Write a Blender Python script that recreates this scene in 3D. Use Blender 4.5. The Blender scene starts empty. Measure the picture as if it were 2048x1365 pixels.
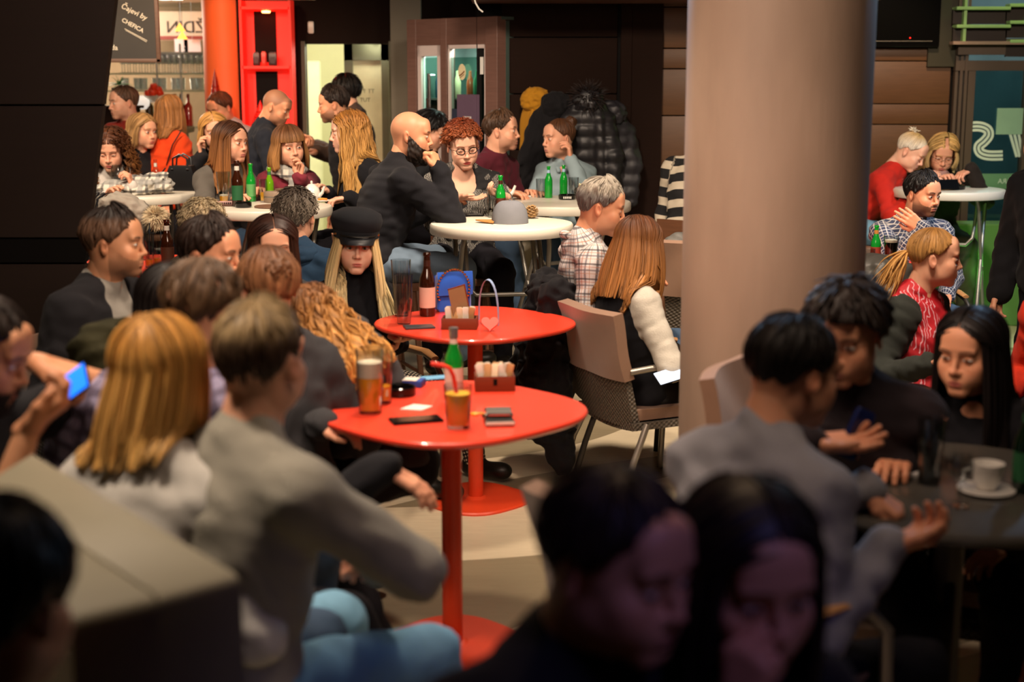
import bpy, math, random
import numpy as np
from mathutils import Vector, Matrix
R = math.radians
SC = bpy.context.scene
COL = SC.collection
# ------------------------------------------------------------------ camera
CAM_H, PITCH, FPX = 1.727, R(10.52), 2048 * 50 / 36.0
cam = bpy.data.objects.new('camera', bpy.data.cameras.new('camera'))
COL.objects.link(cam)
cam.location = (0, 0, CAM_H)
cam.rotation_euler = (math.pi / 2 - PITCH, 0, 0)
cam.data.lens = 50
cam.data.sensor_width = 36
cam.data.clip_start = .05
cam.data.dof.use_dof = True
cam.data.dof.focus_distance = 6.9
cam.data.dof.aperture_fstop = 2.0
SC.camera = cam
# ------------------------------------------------------------------ world, exposure
SC.view_settings.view_transform = 'Standard'
SC.view_settings.look = 'None'
SC.view_settings.gamma = 1
SC.view_settings.use_curve_mapping = False
SC.view_settings.exposure = 0.28
SC.cycles.use_denoising = True
SC.cycles.max_bounces = 8
SC.cycles.transparent_max_bounces = 24
SC.cycles.sample_clamp_indirect = 4
SC.cycles.caustics_reflective = False
SC.cycles.caustics_refractive = False
world = bpy.data.worlds.new('night')
SC.world = world
world.use_nodes = True
world.node_tree.nodes['Background'].inputs[0].default_value = (.55, .42, .34, 1)
world.node_tree.nodes['Background'].inputs[1].default_value = .04


def lin(c):
    if isinstance(c, str):
        c = [int(c[i:i + 2], 16) / 255 for i in (0, 2, 4)]
        return tuple((x / 12.92 if x < .04045 else ((x + .055) / 1.055) ** 2.4) for x in c)
    return tuple(c[:3])


def lamp(kind, loc, target, power, col, size=.3, spot=70, blend=.6, name='ceiling_or_fill_light'):
    d = bpy.data.lights.new(name, kind)
    o = bpy.data.objects.new(name, d)
    COL.objects.link(o)
    o.location = loc
    v = Vector(target) - Vector(loc)
    o.rotation_euler = v.to_track_quat('-Z', 'Y').to_euler()
    d.energy = power
    d.color = lin(col)
    if kind == 'SPOT':
        d.spot_size = R(spot); d.spot_blend = blend; d.shadow_soft_size = size
    elif kind == 'AREA':
        d.size = size
    else:
        d.shadow_soft_size = size
    return o

WARM, WARM2, COOL = 'ffe6cc', 'ffd4a8', 'a8d4ff'
lamp('SPOT', (-.25, 4.4, 2.85), (-.2, 4.4, 0), 120, WARM, .12, 88, .5)
lamp('SPOT', (.1, 6.0, 2.85), (.0, 5.8, 0), 150, WARM, .12, 95, .5)
lamp('SPOT', (-1.2, 2.75, 2.85), (-.92, 2.8, .9), 150, WARM, .12, 75, .7)
lamp('SPOT', (-1.6, 4.6, 2.85), (-1.4, 4.2, .6), 75, WARM, .12, 90, .6)
lamp('SPOT', (1.2, 4.9, 2.85), (1.0, 6.0, .5), 140, WARM, .12, 90, .5)
lamp('SPOT', (-1.7, 6.7, 2.85), (-1.7, 8.2, .9), 230, WARM, .14, 100, .5)
lamp('SPOT', (.1, 6.2, 2.85), (.3, 8.0, .9), 230, WARM, .14, 95, .5)
lamp('SPOT', (-3.1, 7.2, 2.85), (-3.0, 8.8, 1.0), 190, WARM, .14, 90, .5)
lamp('SPOT', (-2.2, 8.9, 2.85), (-2.2, 10.3, 1.0), 95, WARM2, .12, 100, .6)
lamp('SPOT', (2.3, 6.6, 2.85), (2.75, 9.0, 1.0), 260, WARM, .12, 80, .6)
lamp('SPOT', (2.7, 9.2, 2.85), (2.6, 10.3, 1.3), 80, WARM2, .05, 60, .8)
lamp('SPOT', (1.5, 4.6, 2.85), (1.7, 5.9, .9), 90, WARM, .12, 80, .6)
lamp('SPOT', (.35, 3.0, 2.85), (1.05, 4.5, .3), 85, 'ffd8c0', .15, 48, .9)
lamp('SPOT', (3.6, 7.2, 2.6), (2.8, 8.0, 1.0), 110, 'c4e2ff', .1, 60, .6, 'window_light')
lamp('SPOT', (1.2, 2.5, 2.85), (1.2, 2.95, .8), 17, WARM, .12, 80, .8)
lamp('AREA', (.2, 2.6, 2.95), (0, 8.0, 1.2), 34, 'ffdcc0', 1.4)  # broad soft fill added from the camera side to open up dark faces
lamp('SPOT', (.75, .75, 2.5), (.40, 1.75, 1.08), 24, '9c90e4', .2, 44, .8, name='violet_light')
lamp('SPOT', (.3, 2.9, 2.85), (.35, 1.7, 1.1), 26, WARM2, .1, 60, .7)
lamp('POINT', (3.0, 9.1, .5), (0, 0, 0), 6, '7dff66', .2, name='green_light')
lamp('SPOT', (-.1, 6.9, 2.7), (.62, 4.85, 1.8), 150, COOL, .08, 24, .6, 'cool_light')
lamp('SPOT', (2.9, 6.4, 2.7), (1.66, 4.85, 1.9), 60, COOL, .08, 24, .6, 'cool_light')
lamp('AREA', (-.3, 3.4, 2.3), (-.5, 6.2, 1.0), 24, 'ffe0c8', .9)  # added fill lamp brightening the middle group, not a ceiling fitting



def P(px, py, Y):
    """the point of the room seen at a pixel of the photograph, Y metres ahead"""
    x = (px - 1024) / FPX
    u = -(py - 682.5) / FPX
    d = Vector((x, math.cos(PITCH) + u * math.sin(PITCH), -math.sin(PITCH) + u * math.cos(PITCH)))
    return Vector((0, 0, CAM_H)) + d * (Y / d.y)


def PZ(px, py, z):
    x = (px - 1024) / FPX
    u = -(py - 682.5) / FPX
    d = Vector((x, math.cos(PITCH) + u * math.sin(PITCH), -math.sin(PITCH) + u * math.cos(PITCH)))
    return Vector((0, 0, CAM_H)) + d * ((z - CAM_H) / d.z)


# ------------------------------------------------------------------ materials
class N:
    def __init__(s, name):
        s.m = bpy.data.materials.new(name)
        s.m.use_nodes = True
        s.t = s.m.node_tree
        s.b = s.t.nodes['Principled BSDF']

    def n(s, typ, **kw):
        n = s.t.nodes.new(typ)
        for k, v in kw.items():
            if k in n.inputs:
                s.put(n.inputs[k], v)
            else:
                setattr(n, k, v)
        return n

    def put(s, sock, v):
        if isinstance(v, bpy.types.NodeSocket):
            s.t.links.new(v, sock)
        else:
            sock.default_value = v

    def math(s, op, a, b=0.0, c=None):
        n = s.t.nodes.new('ShaderNodeMath')
        n.operation = op
        s.put(n.inputs[0], a); s.put(n.inputs[1], b)
        if c is not None:
            s.put(n.inputs[2], c)
        return n.outputs[0]

    def mix(s, f, a, b, mode='MIX'):
        n = s.t.nodes.new('ShaderNodeMix')
        n.data_type = 'RGBA'; n.blend_type = mode
        s.put(n.inputs[0], f)
        for i, v in ((6, a), (7, b)):
            s.put(n.inputs[i], v if isinstance(v, bpy.types.NodeSocket) else (*lin(v), 1))
        return n.outputs[2]

    def coord(s, which='Object'):
        return s.n('ShaderNodeTexCoord').outputs[which]

    def attr(s, name):
        return s.n('ShaderNodeAttribute', attribute_name=name)

    def xyz(s, v):
        n = s.t.nodes.new('ShaderNodeSeparateXYZ')
        s.t.links.new(v, n.inputs[0])
        return n.outputs

    def noise(s, scale, vec=None, detail=3, stretch=None):
        if vec is None:
            vec = s.coord()
        if stretch:
            mp = s.t.nodes.new('ShaderNodeMapping')
            mp.inputs['Scale'].default_value = stretch
            s.t.links.new(vec, mp.inputs[0])
            vec = mp.outputs[0]
        n = s.t.nodes.new('ShaderNodeTexNoise')
        n.inputs['Scale'].default_value = scale
        n.inputs['Detail'].default_value = detail
        s.t.links.new(vec, n.inputs['Vector'])
        return n.outputs[0]

    def bump(s, h, strength=.3, dist=.002):
        n = s.t.nodes.new('ShaderNodeBump')
        n.inputs['Strength'].default_value = strength
        n.inputs['Distance'].default_value = dist
        s.t.links.new(h, n.inputs['Height'])
        s.t.links.new(n.outputs[0], s.b.inputs['Normal'])

    def base(s, v):
        s.put(s.b.inputs['Base Color'], v if isinstance(v, bpy.types.NodeSocket) else (*lin(v), 1))

    def set(s, **kw):
        for k, v in kw.items():
            s.put(s.b.inputs[k.replace('_', ' ')], v)


MC = {}


def mk(name, col, rough=.6, metal=0, var=.12, scale=12, bump=0, bscale=150, stretch=None, trans=0, ior=1.45, emit=0, coat=0, alpha=1, sheen=0):
    if name in MC:
        return MC[name]
    k = N(name)
    c = lin(col)
    if var:
        f = k.noise(scale, stretch=stretch)
        a = tuple(x * (1 - var) for x in c); b = tuple(min(1, x * (1 + var)) for x in c)
        k.base(k.mix(f, a, b))
    else:
        k.base(c)
    k.set(Roughness=rough, Metallic=metal, IOR=ior)
    if rough > .79:
        k.b.inputs['Specular IOR Level'].default_value = .15
    k.b.inputs['Transmission Weight'].default_value = trans
    k.b.inputs['Coat Weight'].default_value = coat
    k.b.inputs['Sheen Weight'].default_value = sheen
    k.b.inputs['Alpha'].default_value = alpha
    if emit:
        k.b.inputs['Emission Color'].default_value = (*c, 1)
        k.b.inputs['Emission Strength'].default_value = emit
    if bump:
        k.bump(k.noise(bscale), bump)
    MC[name] = k.m
    return k.m


def clear_mat(name, tint, body=None, amount=.0, rough=.03):
    """thin clear wall: see-through with fresnel reflection, optional coloured body"""
    if name in MC:
        return MC[name]
    k = N(name)
    t = k.t
    out = t.nodes['Material Output']
    tr = t.nodes.new('ShaderNodeBsdfTransparent'); tr.inputs[0].default_value = (*lin(tint), 1)
    gl = t.nodes.new('ShaderNodeBsdfGlossy'); gl.inputs['Roughness'].default_value = rough
    lw = t.nodes.new('ShaderNodeLayerWeight'); lw.inputs[0].default_value = .10
    mx = t.nodes.new('ShaderNodeMixShader')
    k.put(mx.inputs[0], k.math('MULTIPLY_ADD', lw.outputs['Fresnel'], .7, .09))
    t.links.new(tr.outputs[0], mx.inputs[1]); t.links.new(gl.outputs[0], mx.inputs[2])
    if body:
        k.base(body); k.set(Roughness=.12)
        m2 = t.nodes.new('ShaderNodeMixShader'); m2.inputs[0].default_value = amount
        t.links.new(mx.outputs[0], m2.inputs[1]); t.links.new(k.b.outputs[0], m2.inputs[2])
        mx = m2
    t.links.new(mx.outputs[0], out.inputs[0])
    MC[name] = k.m
    return k.m


def vcol_mat(name, rough, spec=.4, sss=0, bumps=None):
    k = N(name)
    k.base(k.attr('Col').outputs['Color'])
    k.set(Roughness=rough)
    k.b.inputs['Specular IOR Level'].default_value = spec
    if sss:
        k.b.inputs['Subsurface Weight'].default_value = sss
        k.b.inputs['Subsurface Radius'].default_value = (1, .35, .2)
        k.b.inputs['Subsurface Scale'].default_value = .008
    if bumps:
        k.bump(k.noise(bumps[0]), bumps[1])
    return k.m


SKIN = vcol_mat('skin', .5, .35, .12, (500, .12))
HAIR = vcol_mat('hair', .5, .28)
EYE = vcol_mat('eye_surface', .15, .5)


def knit(name, col, col2=None, rough=.9, scale=500):
    """soft cloth with fine yarn relief"""
    if name in MC:
        return MC[name]
    k = N(name)
    f = k.noise(7)
    c = lin(col)
    c2 = lin(col2) if col2 else tuple(x * .72 for x in c)
    g = k.noise(scale, detail=1)
    k.base(k.mix(k.math('MULTIPLY_ADD', g, .5, k.math('MULTIPLY', f, .5)), c2, c))
    k.set(Roughness=rough)
    k.b.inputs['Sheen Weight'].default_value = .03
    k.b.inputs['Specular IOR Level'].default_value = .2
    k.bump(g, .5)
    MC[name] = k.m
    return k.m


def plaid(name, base, lines, cols, period=.05, rough=.85):
    """woven check: lines = [(offset, width, colour)] per period, in both directions"""
    k = N(name)
    uv = k.xyz(k.attr('cuv').outputs['Vector'])
    cur = base
    first = True
    for ax in (0, 1):
        fr = k.math('FRACT', k.math('DIVIDE', uv[ax], period))
        for off, w, c in lines:
            m = k.math('LESS_THAN', k.math('ABSOLUTE', k.math('SUBTRACT', fr, off)), w)
            cur = k.mix(k.math('MULTIPLY', m, .75), cur if not first else lin(base), lin(c))
            first = False
    k.base(cur)
    k.set(Roughness=rough)
    return k.m


# ------------------------------------------------------------------ objects
def tag(o, label=None, cat=None, group=None, kind=None):
    if label: o['label'] = label
    if cat: o['category'] = cat
    if group: o['group'] = group
    if kind: o['kind'] = kind
    return o


def empty(name, loc=(0, 0, 0), rz=0, parent=None):
    o = bpy.data.objects.new(name, None)
    COL.objects.link(o)
    o.location = loc
    o.rotation_euler = (0, 0, rz)
    o.empty_display_size = .05
    o.parent = parent
    return o


def link_mesh(name, verts, faces, m, parent=None, smooth=True, loc=None, cols=None, cuv=None):
    me = bpy.data.meshes.new(name)
    verts = np.asarray(verts, dtype=np.float32)
    if isinstance(faces, np.ndarray):
        faces = [faces]
    if len(faces) and not isinstance(faces[0], np.ndarray):
        me.from_pydata(verts.tolist(), [], [tuple(int(i) for i in f) for f in faces])
    else:
        nv = sum(f.size for f in faces)
        nf = sum(len(f) for f in faces)
        me.vertices.add(len(verts))
        me.vertices.foreach_set('co', verts.ravel())
        me.loops.add(nv)
        me.loops.foreach_set('vertex_index', np.concatenate([f.ravel() for f in faces]).astype(np.int32))
        me.polygons.add(nf)
        starts, p = [], 0
        for f in faces:
            starts.append(np.arange(len(f)) * f.shape[1] + p)
            p += f.size
        me.polygons.foreach_set('loop_start', np.concatenate(starts).astype(np.int32))
        me.update(calc_edges=True)
        me.validate()
    if smooth:
        me.polygons.foreach_set('use_smooth', np.ones(len(me.polygons), dtype=bool))
    if cols is not None and len(me.vertices) == len(cols):
        a = me.color_attributes.new('Col', 'FLOAT_COLOR', 'POINT')
        c4 = np.ones((len(cols), 4), dtype=np.float32)
        c4[:, :3] = cols
        a.data.foreach_set('color', c4.ravel())
    if cuv is not None and len(me.vertices) == len(cuv):
        a = me.attributes.new('cuv', 'FLOAT_VECTOR', 'POINT')
        a.data.foreach_set('vector', np.asarray(cuv, dtype=np.float32).ravel())
    if m is not None:
        me.materials.append(m)
    o = bpy.data.objects.new(name, me)
    COL.objects.link(o)
    if parent is not None:
        o.parent = parent
    if loc is not None:
        o.location = loc
    return o


class MB:
    """collects boxes, tubes, lathes into one mesh"""

    def __init__(s):
        s.v, s.f = [], []

    def add(s, v, f, M=None):
        b = len(s.v)
        for p in v:
            p = Vector(p)
            s.v.append(tuple(M @ p if M is not None else p))
        s.f += [tuple(i + b for i in q) for q in f]
        return s

    def box(s, c, d, rz=0, M=None, bev=0):
        x, y, z = d[0] / 2, d[1] / 2, d[2] / 2
        if bev:
            b = min(bev, x * .9, y * .9, z * .9)
            v = []
            for sz, inn in ((-z, b), (-z + b, 0), (z - b, 0), (z, b)):
                for px, py in ((-1, -1), (1, -1), (1, 1), (-1, 1)):
                    X, Y = x - inn, y - inn
                    cc = b * .0 if inn else b * .45
                    v += [(px * (X - (cc if px * py > 0 else 0)), py * (Y - (cc if px * py < 0 else 0)), sz),
                          (px * (X - (0 if px * py > 0 else cc)), py * (Y - (0 if px * py < 0 else cc)), sz)]
            f = [tuple(range(7, -1, -1)), tuple(range(24, 32))]
            for r in range(3):
                for i in range(8):
                    f.append((r * 8 + i, r * 8 + (i + 1) % 8, r * 8 + 8 + (i + 1) % 8, r * 8 + 8 + i))
        else:
            v = [(i * x, j * y, k * z) for k in (-1, 1) for i, j in ((-1, -1), (1, -1), (1, 1), (-1, 1))]
            f = [(3, 2, 1, 0), (4, 5, 6, 7), (0, 1, 5, 4), (1, 2, 6, 5), (2, 3, 7, 6), (3, 0, 4, 7)]
        m = Matrix.Translation(Vector(c)) @ Matrix.Rotation(rz, 4, 'Z')
        return s.add(v, f, (M @ m) if M is not None else m)

    def tube(s, pts, r, n=8, M=None, cap=True, flat=1.0):
        pts = [Vector(p) for p in pts]
        rs = r if isinstance(r, (list, tuple)) else [r] * len(pts)
        v, f = [], []
        up = None
        for i, p in enumerate(pts):
            t = (pts[min(i + 1, len(pts) - 1)] - pts[max(i - 1, 0)]).normalized()
            if up is None:
                up = Vector((0, 0, 1)) if abs(t.z) < .9 else Vector((1, 0, 0))
            a = t.cross(up).normalized()
            b = a.cross(t).normalized()
            up = b
            for k in range(n):
                w = 2 * math.pi * k / n
                v.append(p + (a * math.cos(w) + b * math.sin(w) * flat) * rs[i])
        for i in range(len(pts) - 1):
            for k in range(n):
                k2 = (k + 1) % n
                f.append((i * n + k, i * n + k2, (i + 1) * n + k2, (i + 1) * n + k))
        if cap:
            f.append(tuple(range(n - 1, -1, -1)))
            f.append(tuple(range((len(pts) - 1) * n, len(pts) * n)))
        return s.add(v, f, M)

    def lathe(s, prof, n=24, c=(0, 0, 0), M=None, sx=1, sy=1):
        v, f = [], []
        m = len(prof)
        for r, z in prof:
            for k in range(n):
                w = 2 * math.pi * k / n
                v.append((c[0] + r * math.cos(w) * sx, c[1] + r * math.sin(w) * sy, c[2] + z))
        for i in range(m - 1):
            for k in range(n):
                k2 = (k + 1) % n
                f.append((i * n + k, i * n + k2, (i + 1) * n + k2, (i + 1) * n + k))
        if prof[0][0] > 1e-4:
            f.append(tuple(range(n - 1, -1, -1)))
        if prof[-1][0] > 1e-4:
            f.append(tuple(range((m - 1) * n, m * n)))
        return s.add(v, f, M)

    def prism(s, outline, z0, z1, M=None, top_in=0, rings=None):
        """outline in xy extruded; rings = [(inset, z)]"""
        rings = rings or [(0, z0), (0, z1)]
        n = len(outline)
        cx = sum(p[0] for p in outline) / n; cy = sum(p[1] for p in outline) / n
        v, f = [], []
        for ins, z in rings:
            for x, y in outline:
                L = math.hypot(x - cx, y - cy) or 1
                k = (L - ins) / L
                v.append((cx + (x - cx) * k, cy + (y - cy) * k, z))
        for i in range(len(rings) - 1):
            for k in range(n):
                k2 = (k + 1) % n
                f.append((i * n + k, i * n + k2, (i + 1) * n + k2, (i + 1) * n + k))
        f.append(tuple(range(n - 1, -1, -1)))
        f.append(tuple(range((len(rings) - 1) * n, len(rings) * n)))
        return s.add(v, f, M)

    def build(s, name, m, parent=None, smooth=True, loc=None, auto=40):
        o = link_mesh(name, s.v, s.f, m, parent, False, loc)
        if smooth and len(o.data.polygons):
            try:
                o.data.polygons.foreach_set('use_smooth', np.ones(len(o.data.polygons), dtype=bool))
                o.data.set_sharp_from_angle(angle=R(auto))
            except Exception:
                pass
        return o


def thing(name, label, cat, loc=(0, 0, 0), rz=0, group=None):
    return tag(empty(name, loc, rz), label, cat, group)


def solo(mb, name, m, label, cat, loc=(0, 0, 0), rz=0, group=None, smooth=True):
    o = mb.build(name, m, None, smooth, loc)
    o.rotation_euler = (0, 0, rz)
    return tag(o, label, cat, group)


def struct(mb, name, m, smooth=False, parent=None):
    o = mb.build(name, m, parent, smooth)
    if parent is None:
        o['kind'] = 'structure'
    return o


def copy_tree(o, parent=None):
    c = o.copy()
    COL.objects.link(c)
    c.parent = parent
    for ch in [x for x in bpy.data.objects if x.parent == o]:
        copy_tree(ch, c)
    return c


def text_mesh(name, body, size, m, parent=None, loc=(0, 0, 0), rot=(0, 0, 0), ext=.001, bold=0, align='LEFT', shear=0):
    cu = bpy.data.curves.new(name, 'FONT')
    cu.body = body
    cu.size = size
    cu.extrude = ext
    cu.offset = bold
    cu.shear = shear
    cu.align_x = align
    cu.resolution_u = 3
    o = bpy.data.objects.new(name, cu)
    dg = bpy.context.evaluated_depsgraph_get()
    me = bpy.data.meshes.new_from_object(o)
    bpy.data.objects.remove(o)
    me.materials.clear()
    me.materials.append(m)
    o = bpy.data.objects.new(name, me)
    COL.objects.link(o)
    o.location = loc
    o.rotation_euler = rot
    o.parent = parent
    return o


# ------------------------------------------------------------------ signed distance modelling
def _smin(a, b, k):
    h = np.maximum(k - np.abs(a - b), 0) / k
    return np.minimum(a, b) - h * h * k * .25


class SDF:
    def __init__(s, h=.01):
        s.h, s.ops = h, []

    def cap(s, a, b, ra, rb, k=.02, sub=False):
        a, b = np.array(a, float), np.array(b, float)
        m = max(ra, rb)
        s.ops.append(('c', (a, b, ra, rb), k, sub, np.minimum(a, b) - m, np.maximum(a, b) + m))
        return s

    def ell(s, c, r, Rm=None, k=.02, sub=False):
        c, r = np.array(c, float), np.array(r, float)
        Rm = np.eye(3) if Rm is None else np.array(Rm, float)
        e = np.sqrt(((Rm * r[None, :]) ** 2).sum(1))
        s.ops.append(('e', (c, r, Rm), k, sub, c - e, c + e))
        return s

    @staticmethod
    def _ev(op, X, Y, Z):
        if op[0] == 'c':
            a, b, ra, rb = op[1]
            d = b - a
            L2 = max(float(d @ d), 1e-9)
            t = np.clip(((X - a[0]) * d[0] + (Y - a[1]) * d[1] + (Z - a[2]) * d[2]) / L2, 0, 1)
            return np.sqrt((X - a[0] - t * d[0]) ** 2 + (Y - a[1] - t * d[1]) ** 2 + (Z - a[2] - t * d[2]) ** 2) - (ra + (rb - ra) * t)
        c, r, Rm = op[1]
        q = [(X - c[0]) * Rm[0, i] + (Y - c[1]) * Rm[1, i] + (Z - c[2]) * Rm[2, i] for i in range(3)]
        k0 = np.sqrt(sum((q[i] / r[i]) ** 2 for i in range(3)))
        k1 = np.sqrt(sum((q[i] / r[i] ** 2) ** 2 for i in range(3))) + 1e-9
        return k0 * (k0 - 1) / k1

    def eval(s, p):
        p = np.asarray(p, float)
        f = np.full(len(p), 1.0)
        for op in s.ops:
            d = s._ev(op, p[:, 0], p[:, 1], p[:, 2])
            f = -_smin(-f, d, op[2]) if op[3] else _smin(f, d, op[2])
        return f

    def push(s, p, dist=.012, it=3, flatz=.25):
        p = np.array(p, float)
        for _ in range(it):
            f = s.eval(p)
            m = f < dist
            if not m.any():
                break
            q = p[m]
            e = .004
            g = np.stack([s.eval(q + np.eye(3)[i] * e) - s.eval(q - np.eye(3)[i] * e) for i in range(3)], 1)
            g[:, 2] *= flatz
            g /= (np.linalg.norm(g, axis=1, keepdims=True) + 1e-9)
            p[m] = q + g * (dist - f[m])[:, None]
        return p

    def mesh(s, disp=None):
        h = s.h
        un = [o for o in s.ops if not o[3]]
        lo = np.min([o[4] for o in un], 0) - 3 * h
        hi = np.max([o[5] for o in un], 0) + 3 * h
        n = np.ceil((hi - lo) / h).astype(int) + 1
        ax = [(lo[i] + h * np.arange(n[i])).astype(np.float32) for i in range(3)]
        f = np.full(n, .3, np.float32)
        for op in s.ops:
            mg = op[2] + 3 * h + .01
            a = np.clip(np.floor((op[4] - mg - lo) / h).astype(int), 0, n)
            b = np.clip(np.ceil((op[5] + mg - lo) / h).astype(int) + 1, 0, n)
            sl = tuple(slice(a[i], b[i]) for i in range(3))
            if any(b[i] <= a[i] for i in range(3)):
                continue
            X, Y, Z = ax[0][sl[0]][:, None, None], ax[1][sl[1]][None, :, None], ax[2][sl[2]][None, None, :]
            d = s._ev(op, X, Y, Z).astype(np.float32)
            f[sl] = -_smin(-f[sl], d, op[2]) if op[3] else _smin(f[sl], d, op[2])
        if disp is not None:
            m = np.abs(f) < .03
            idx = np.nonzero(m)
            p = np.stack([ax[i][idx[i]] for i in range(3)], 1)
            f[m] += disp(p).astype(np.float32)
        return nets(f, lo, h)


def nets(f, lo, h):
    s = f < 0
    c = [s[i:s.shape[0] - 1 + i, j:s.shape[1] - 1 + j, k:s.shape[2] - 1 + k] for i in (0, 1) for j in (0, 1) for k in (0, 1)]
    cnt = sum(x.astype(np.int8) for x in c)
    act = (cnt > 0) & (cnt < 8)
    idx = np.stack(np.nonzero(act), 1)
    vid = np.full(act.shape, -1, np.int64)
    vid[act] = np.arange(len(idx))
    acc = np.zeros((len(idx), 3)); num = np.zeros(len(idx))
    I, J, K = idx[:, 0], idx[:, 1], idx[:, 2]
    g = {(i, j, k): f[I + i, J + j, K + k].astype(float) for i in (0, 1) for j in (0, 1) for k in (0, 1)}
    for a in range(3):
        for u in (0, 1):
            for w in (0, 1):
                o0 = [0, 0, 0]
                oth = [x for x in range(3) if x != a]
                o0[oth[0]], o0[oth[1]] = u, w
                o1 = list(o0); o1[a] = 1
                f0, f1 = g[tuple(o0)], g[tuple(o1)]
                m = (f0 < 0) != (f1 < 0)
                t = np.where(m, f0 / np.where(m, f0 - f1, 1), 0)
                pt = np.tile(np.array(o0, float), (len(idx), 1))
                pt[:, a] = t
                acc += pt * m[:, None]
                num += m
    v = (idx + acc / num[:, None]) * h + lo
    quads = []
    for a in range(3):
        b, c_ = (a + 1) % 3, (a + 2) % 3
        sl0 = [slice(None)] * 3; sl1 = [slice(None)] * 3
        sl0[a] = slice(0, -1); sl1[a] = slice(1, None)
        d = s[tuple(sl0)] != s[tuple(sl1)]
        e = np.stack(np.nonzero(d), 1)
        e = e[(e[:, b] > 0) & (e[:, c_] > 0) & (e[:, b] < s.shape[b] - 1) & (e[:, c_] < s.shape[c_] - 1)]
        ins = s[e[:, 0], e[:, 1], e[:, 2]]

        def cell(db, dc):
            q = e.copy(); q[:, b] += db; q[:, c_] += dc
            return vid[q[:, 0], q[:, 1], q[:, 2]]
        q = np.stack([cell(-1, -1), cell(0, -1), cell(0, 0), cell(-1, 0)], 1)
        q[~ins] = q[~ins][:, ::-1]
        quads.append(q)
    q = np.concatenate(quads)
    return v, q[(q >= 0).all(1)]


def wrinkle(amp, seed, lo=.06, hi=.16, aniso=(1, 1, 1.6)):
    rg = np.random.default_rng(seed)
    ks, ph = [], []
    for _ in range(7):
        d = rg.normal(size=3) * np.array(aniso)
        d /= np.linalg.norm(d)
        ks.append(d * 2 * math.pi / rg.uniform(lo, hi)); ph.append(rg.uniform(0, 6.28))

    def fn(p):
        w = np.sin(p @ ks[0] + ph[0]) * 1.2
        return amp * sum(np.sin(p @ k + f + w) for k, f in zip(ks[1:], ph[1:])) / 3
    return fn

# ------------------------------------------------------------------ people
SKINT = {'fair': 'd9a184', 'warm': 'cf9270', 'tan': 'c28b68', 'pale': 'e2b096', 'dark': 'a56a48'}
_HC = {}


def head_mesh(sex, h):
    key = (sex, h)
    if key in _HC:
        return _HC[key]
    f = sex == 'f'
    s = SDF(h)
    jw = .90 if f else 1.0
    s.ell((0, .013, .026), (.074 if f else .077, .092, .087), k=.01)
    s.ell((0, -.022, -.030), (.060 * jw, .062, .078), k=.03)
    s.ell((0, -.045, -.072), (.040 * jw, .038, .036), k=.03)
    s.cap((-.013 * jw, -.074, -.098), (.013 * jw, -.074, -.098), .0155, .0155, k=.025)
    for x in (-1, 1):
        s.ell((x * .047 * jw, -.014, -.066), (.016, .036, .024), k=.03)
        s.ell((x * .043, -.060, -.026), (.018, .018, .016), k=.025)
        s.ell((x * .027, -.081, .021), (.022, .009, .005 if f else .008), k=.018)
        s.ell((x * .033, -.058, -.050), (.021, .024, .026), k=.03)
    s.ell((0, -.068, .050), (.048, .022, .035), k=.03)
    for x in (-1, 1):
        s.ell((x * .031, -.0965, .000), (.0165, .0115, .0105), k=.014, sub=True)
        s.ell((x * .031, -.0735, .000), (.0158, .0158, .0150), k=.004)
    s.cap((0, -.085, .012), (0, -.1045, -.030), .0065, .0085, k=.012)
    s.ell((0, -.1055, -.033), (.0092, .0088, .0078), k=.008)
    for x in (-1, 1):
        s.ell((x * .0115, -.0955, -.036), (.0065, .009, .0065), k=.006)
    s.ell((0, -.083, -.062), (.026, .012, .020), k=.02)
    s.ell((0, -.0925, -.0635), (.0205, .0075, .0042), k=.005)
    s.ell((0, -.0915, -.0735), (.0175, .0080, .0055), k=.005)
    s.cap((-.019, -.0985, -.0685), (.019, -.0985, -.0685), .0012, .0012, k=.004, sub=True)
    s.ell((0, -.094, -.0835), (.014, .006, .004), k=.008, sub=True)
    for x in (-1, 1):
        Rm = Matrix.Rotation(x * R(24), 3, 'Z') @ Matrix.Rotation(R(-12), 3, 'X')
        s.ell((x * .0795, .010, -.010), (.0062, .0165, .0295), np.array(Rm), k=.005)
        s.ell((x * .0875, .006, -.006), (.006, .008, .014), np.array(Rm), k=.005, sub=True)
    s.cap((0, .022, -.05), (0, .038, -.150), .050 if f else .057, .050 if f else .058, k=.03)
    _HC[key] = s.mesh()
    return _HC[key]


def _g(v, c, r):
    return np.exp(-(((v - np.array(c)) / np.array(r)) ** 2).sum(1))


def _ph_th(v, c=(0, .013, .026), r=(.077, .092, .087)):
    q = (v - np.array(c)) / np.array(r)
    ph = np.degrees(np.arctan2(np.abs(q[:, 0]), -q[:, 1]))
    th = np.degrees(np.arccos(np.clip(q[:, 2] / (np.linalg.norm(q, axis=1) + 1e-9), -1, 1)))
    return ph, th


def hairline(ph, kind='short'):
    """polar angle where the hair ends, by azimuth from the face"""
    x = [0, 25, 45, 62, 75, 88, 100, 115, 135, 180]
    y = {'short': [68, 68, 72, 88, 102, 90, 98, 118, 130, 134],
         'receding': [62, 54, 56, 76, 98, 92, 98, 118, 130, 134],
         'long': [64, 66, 74, 88, 96, 98, 100, 104, 108, 110],
         'bangs': [84, 84, 84, 90, 98, 100, 100, 104, 108, 110],
         'up': [64, 64, 68, 82, 96, 90, 98, 116, 128, 130]}[kind]
    return np.interp(ph, x, y)


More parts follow.
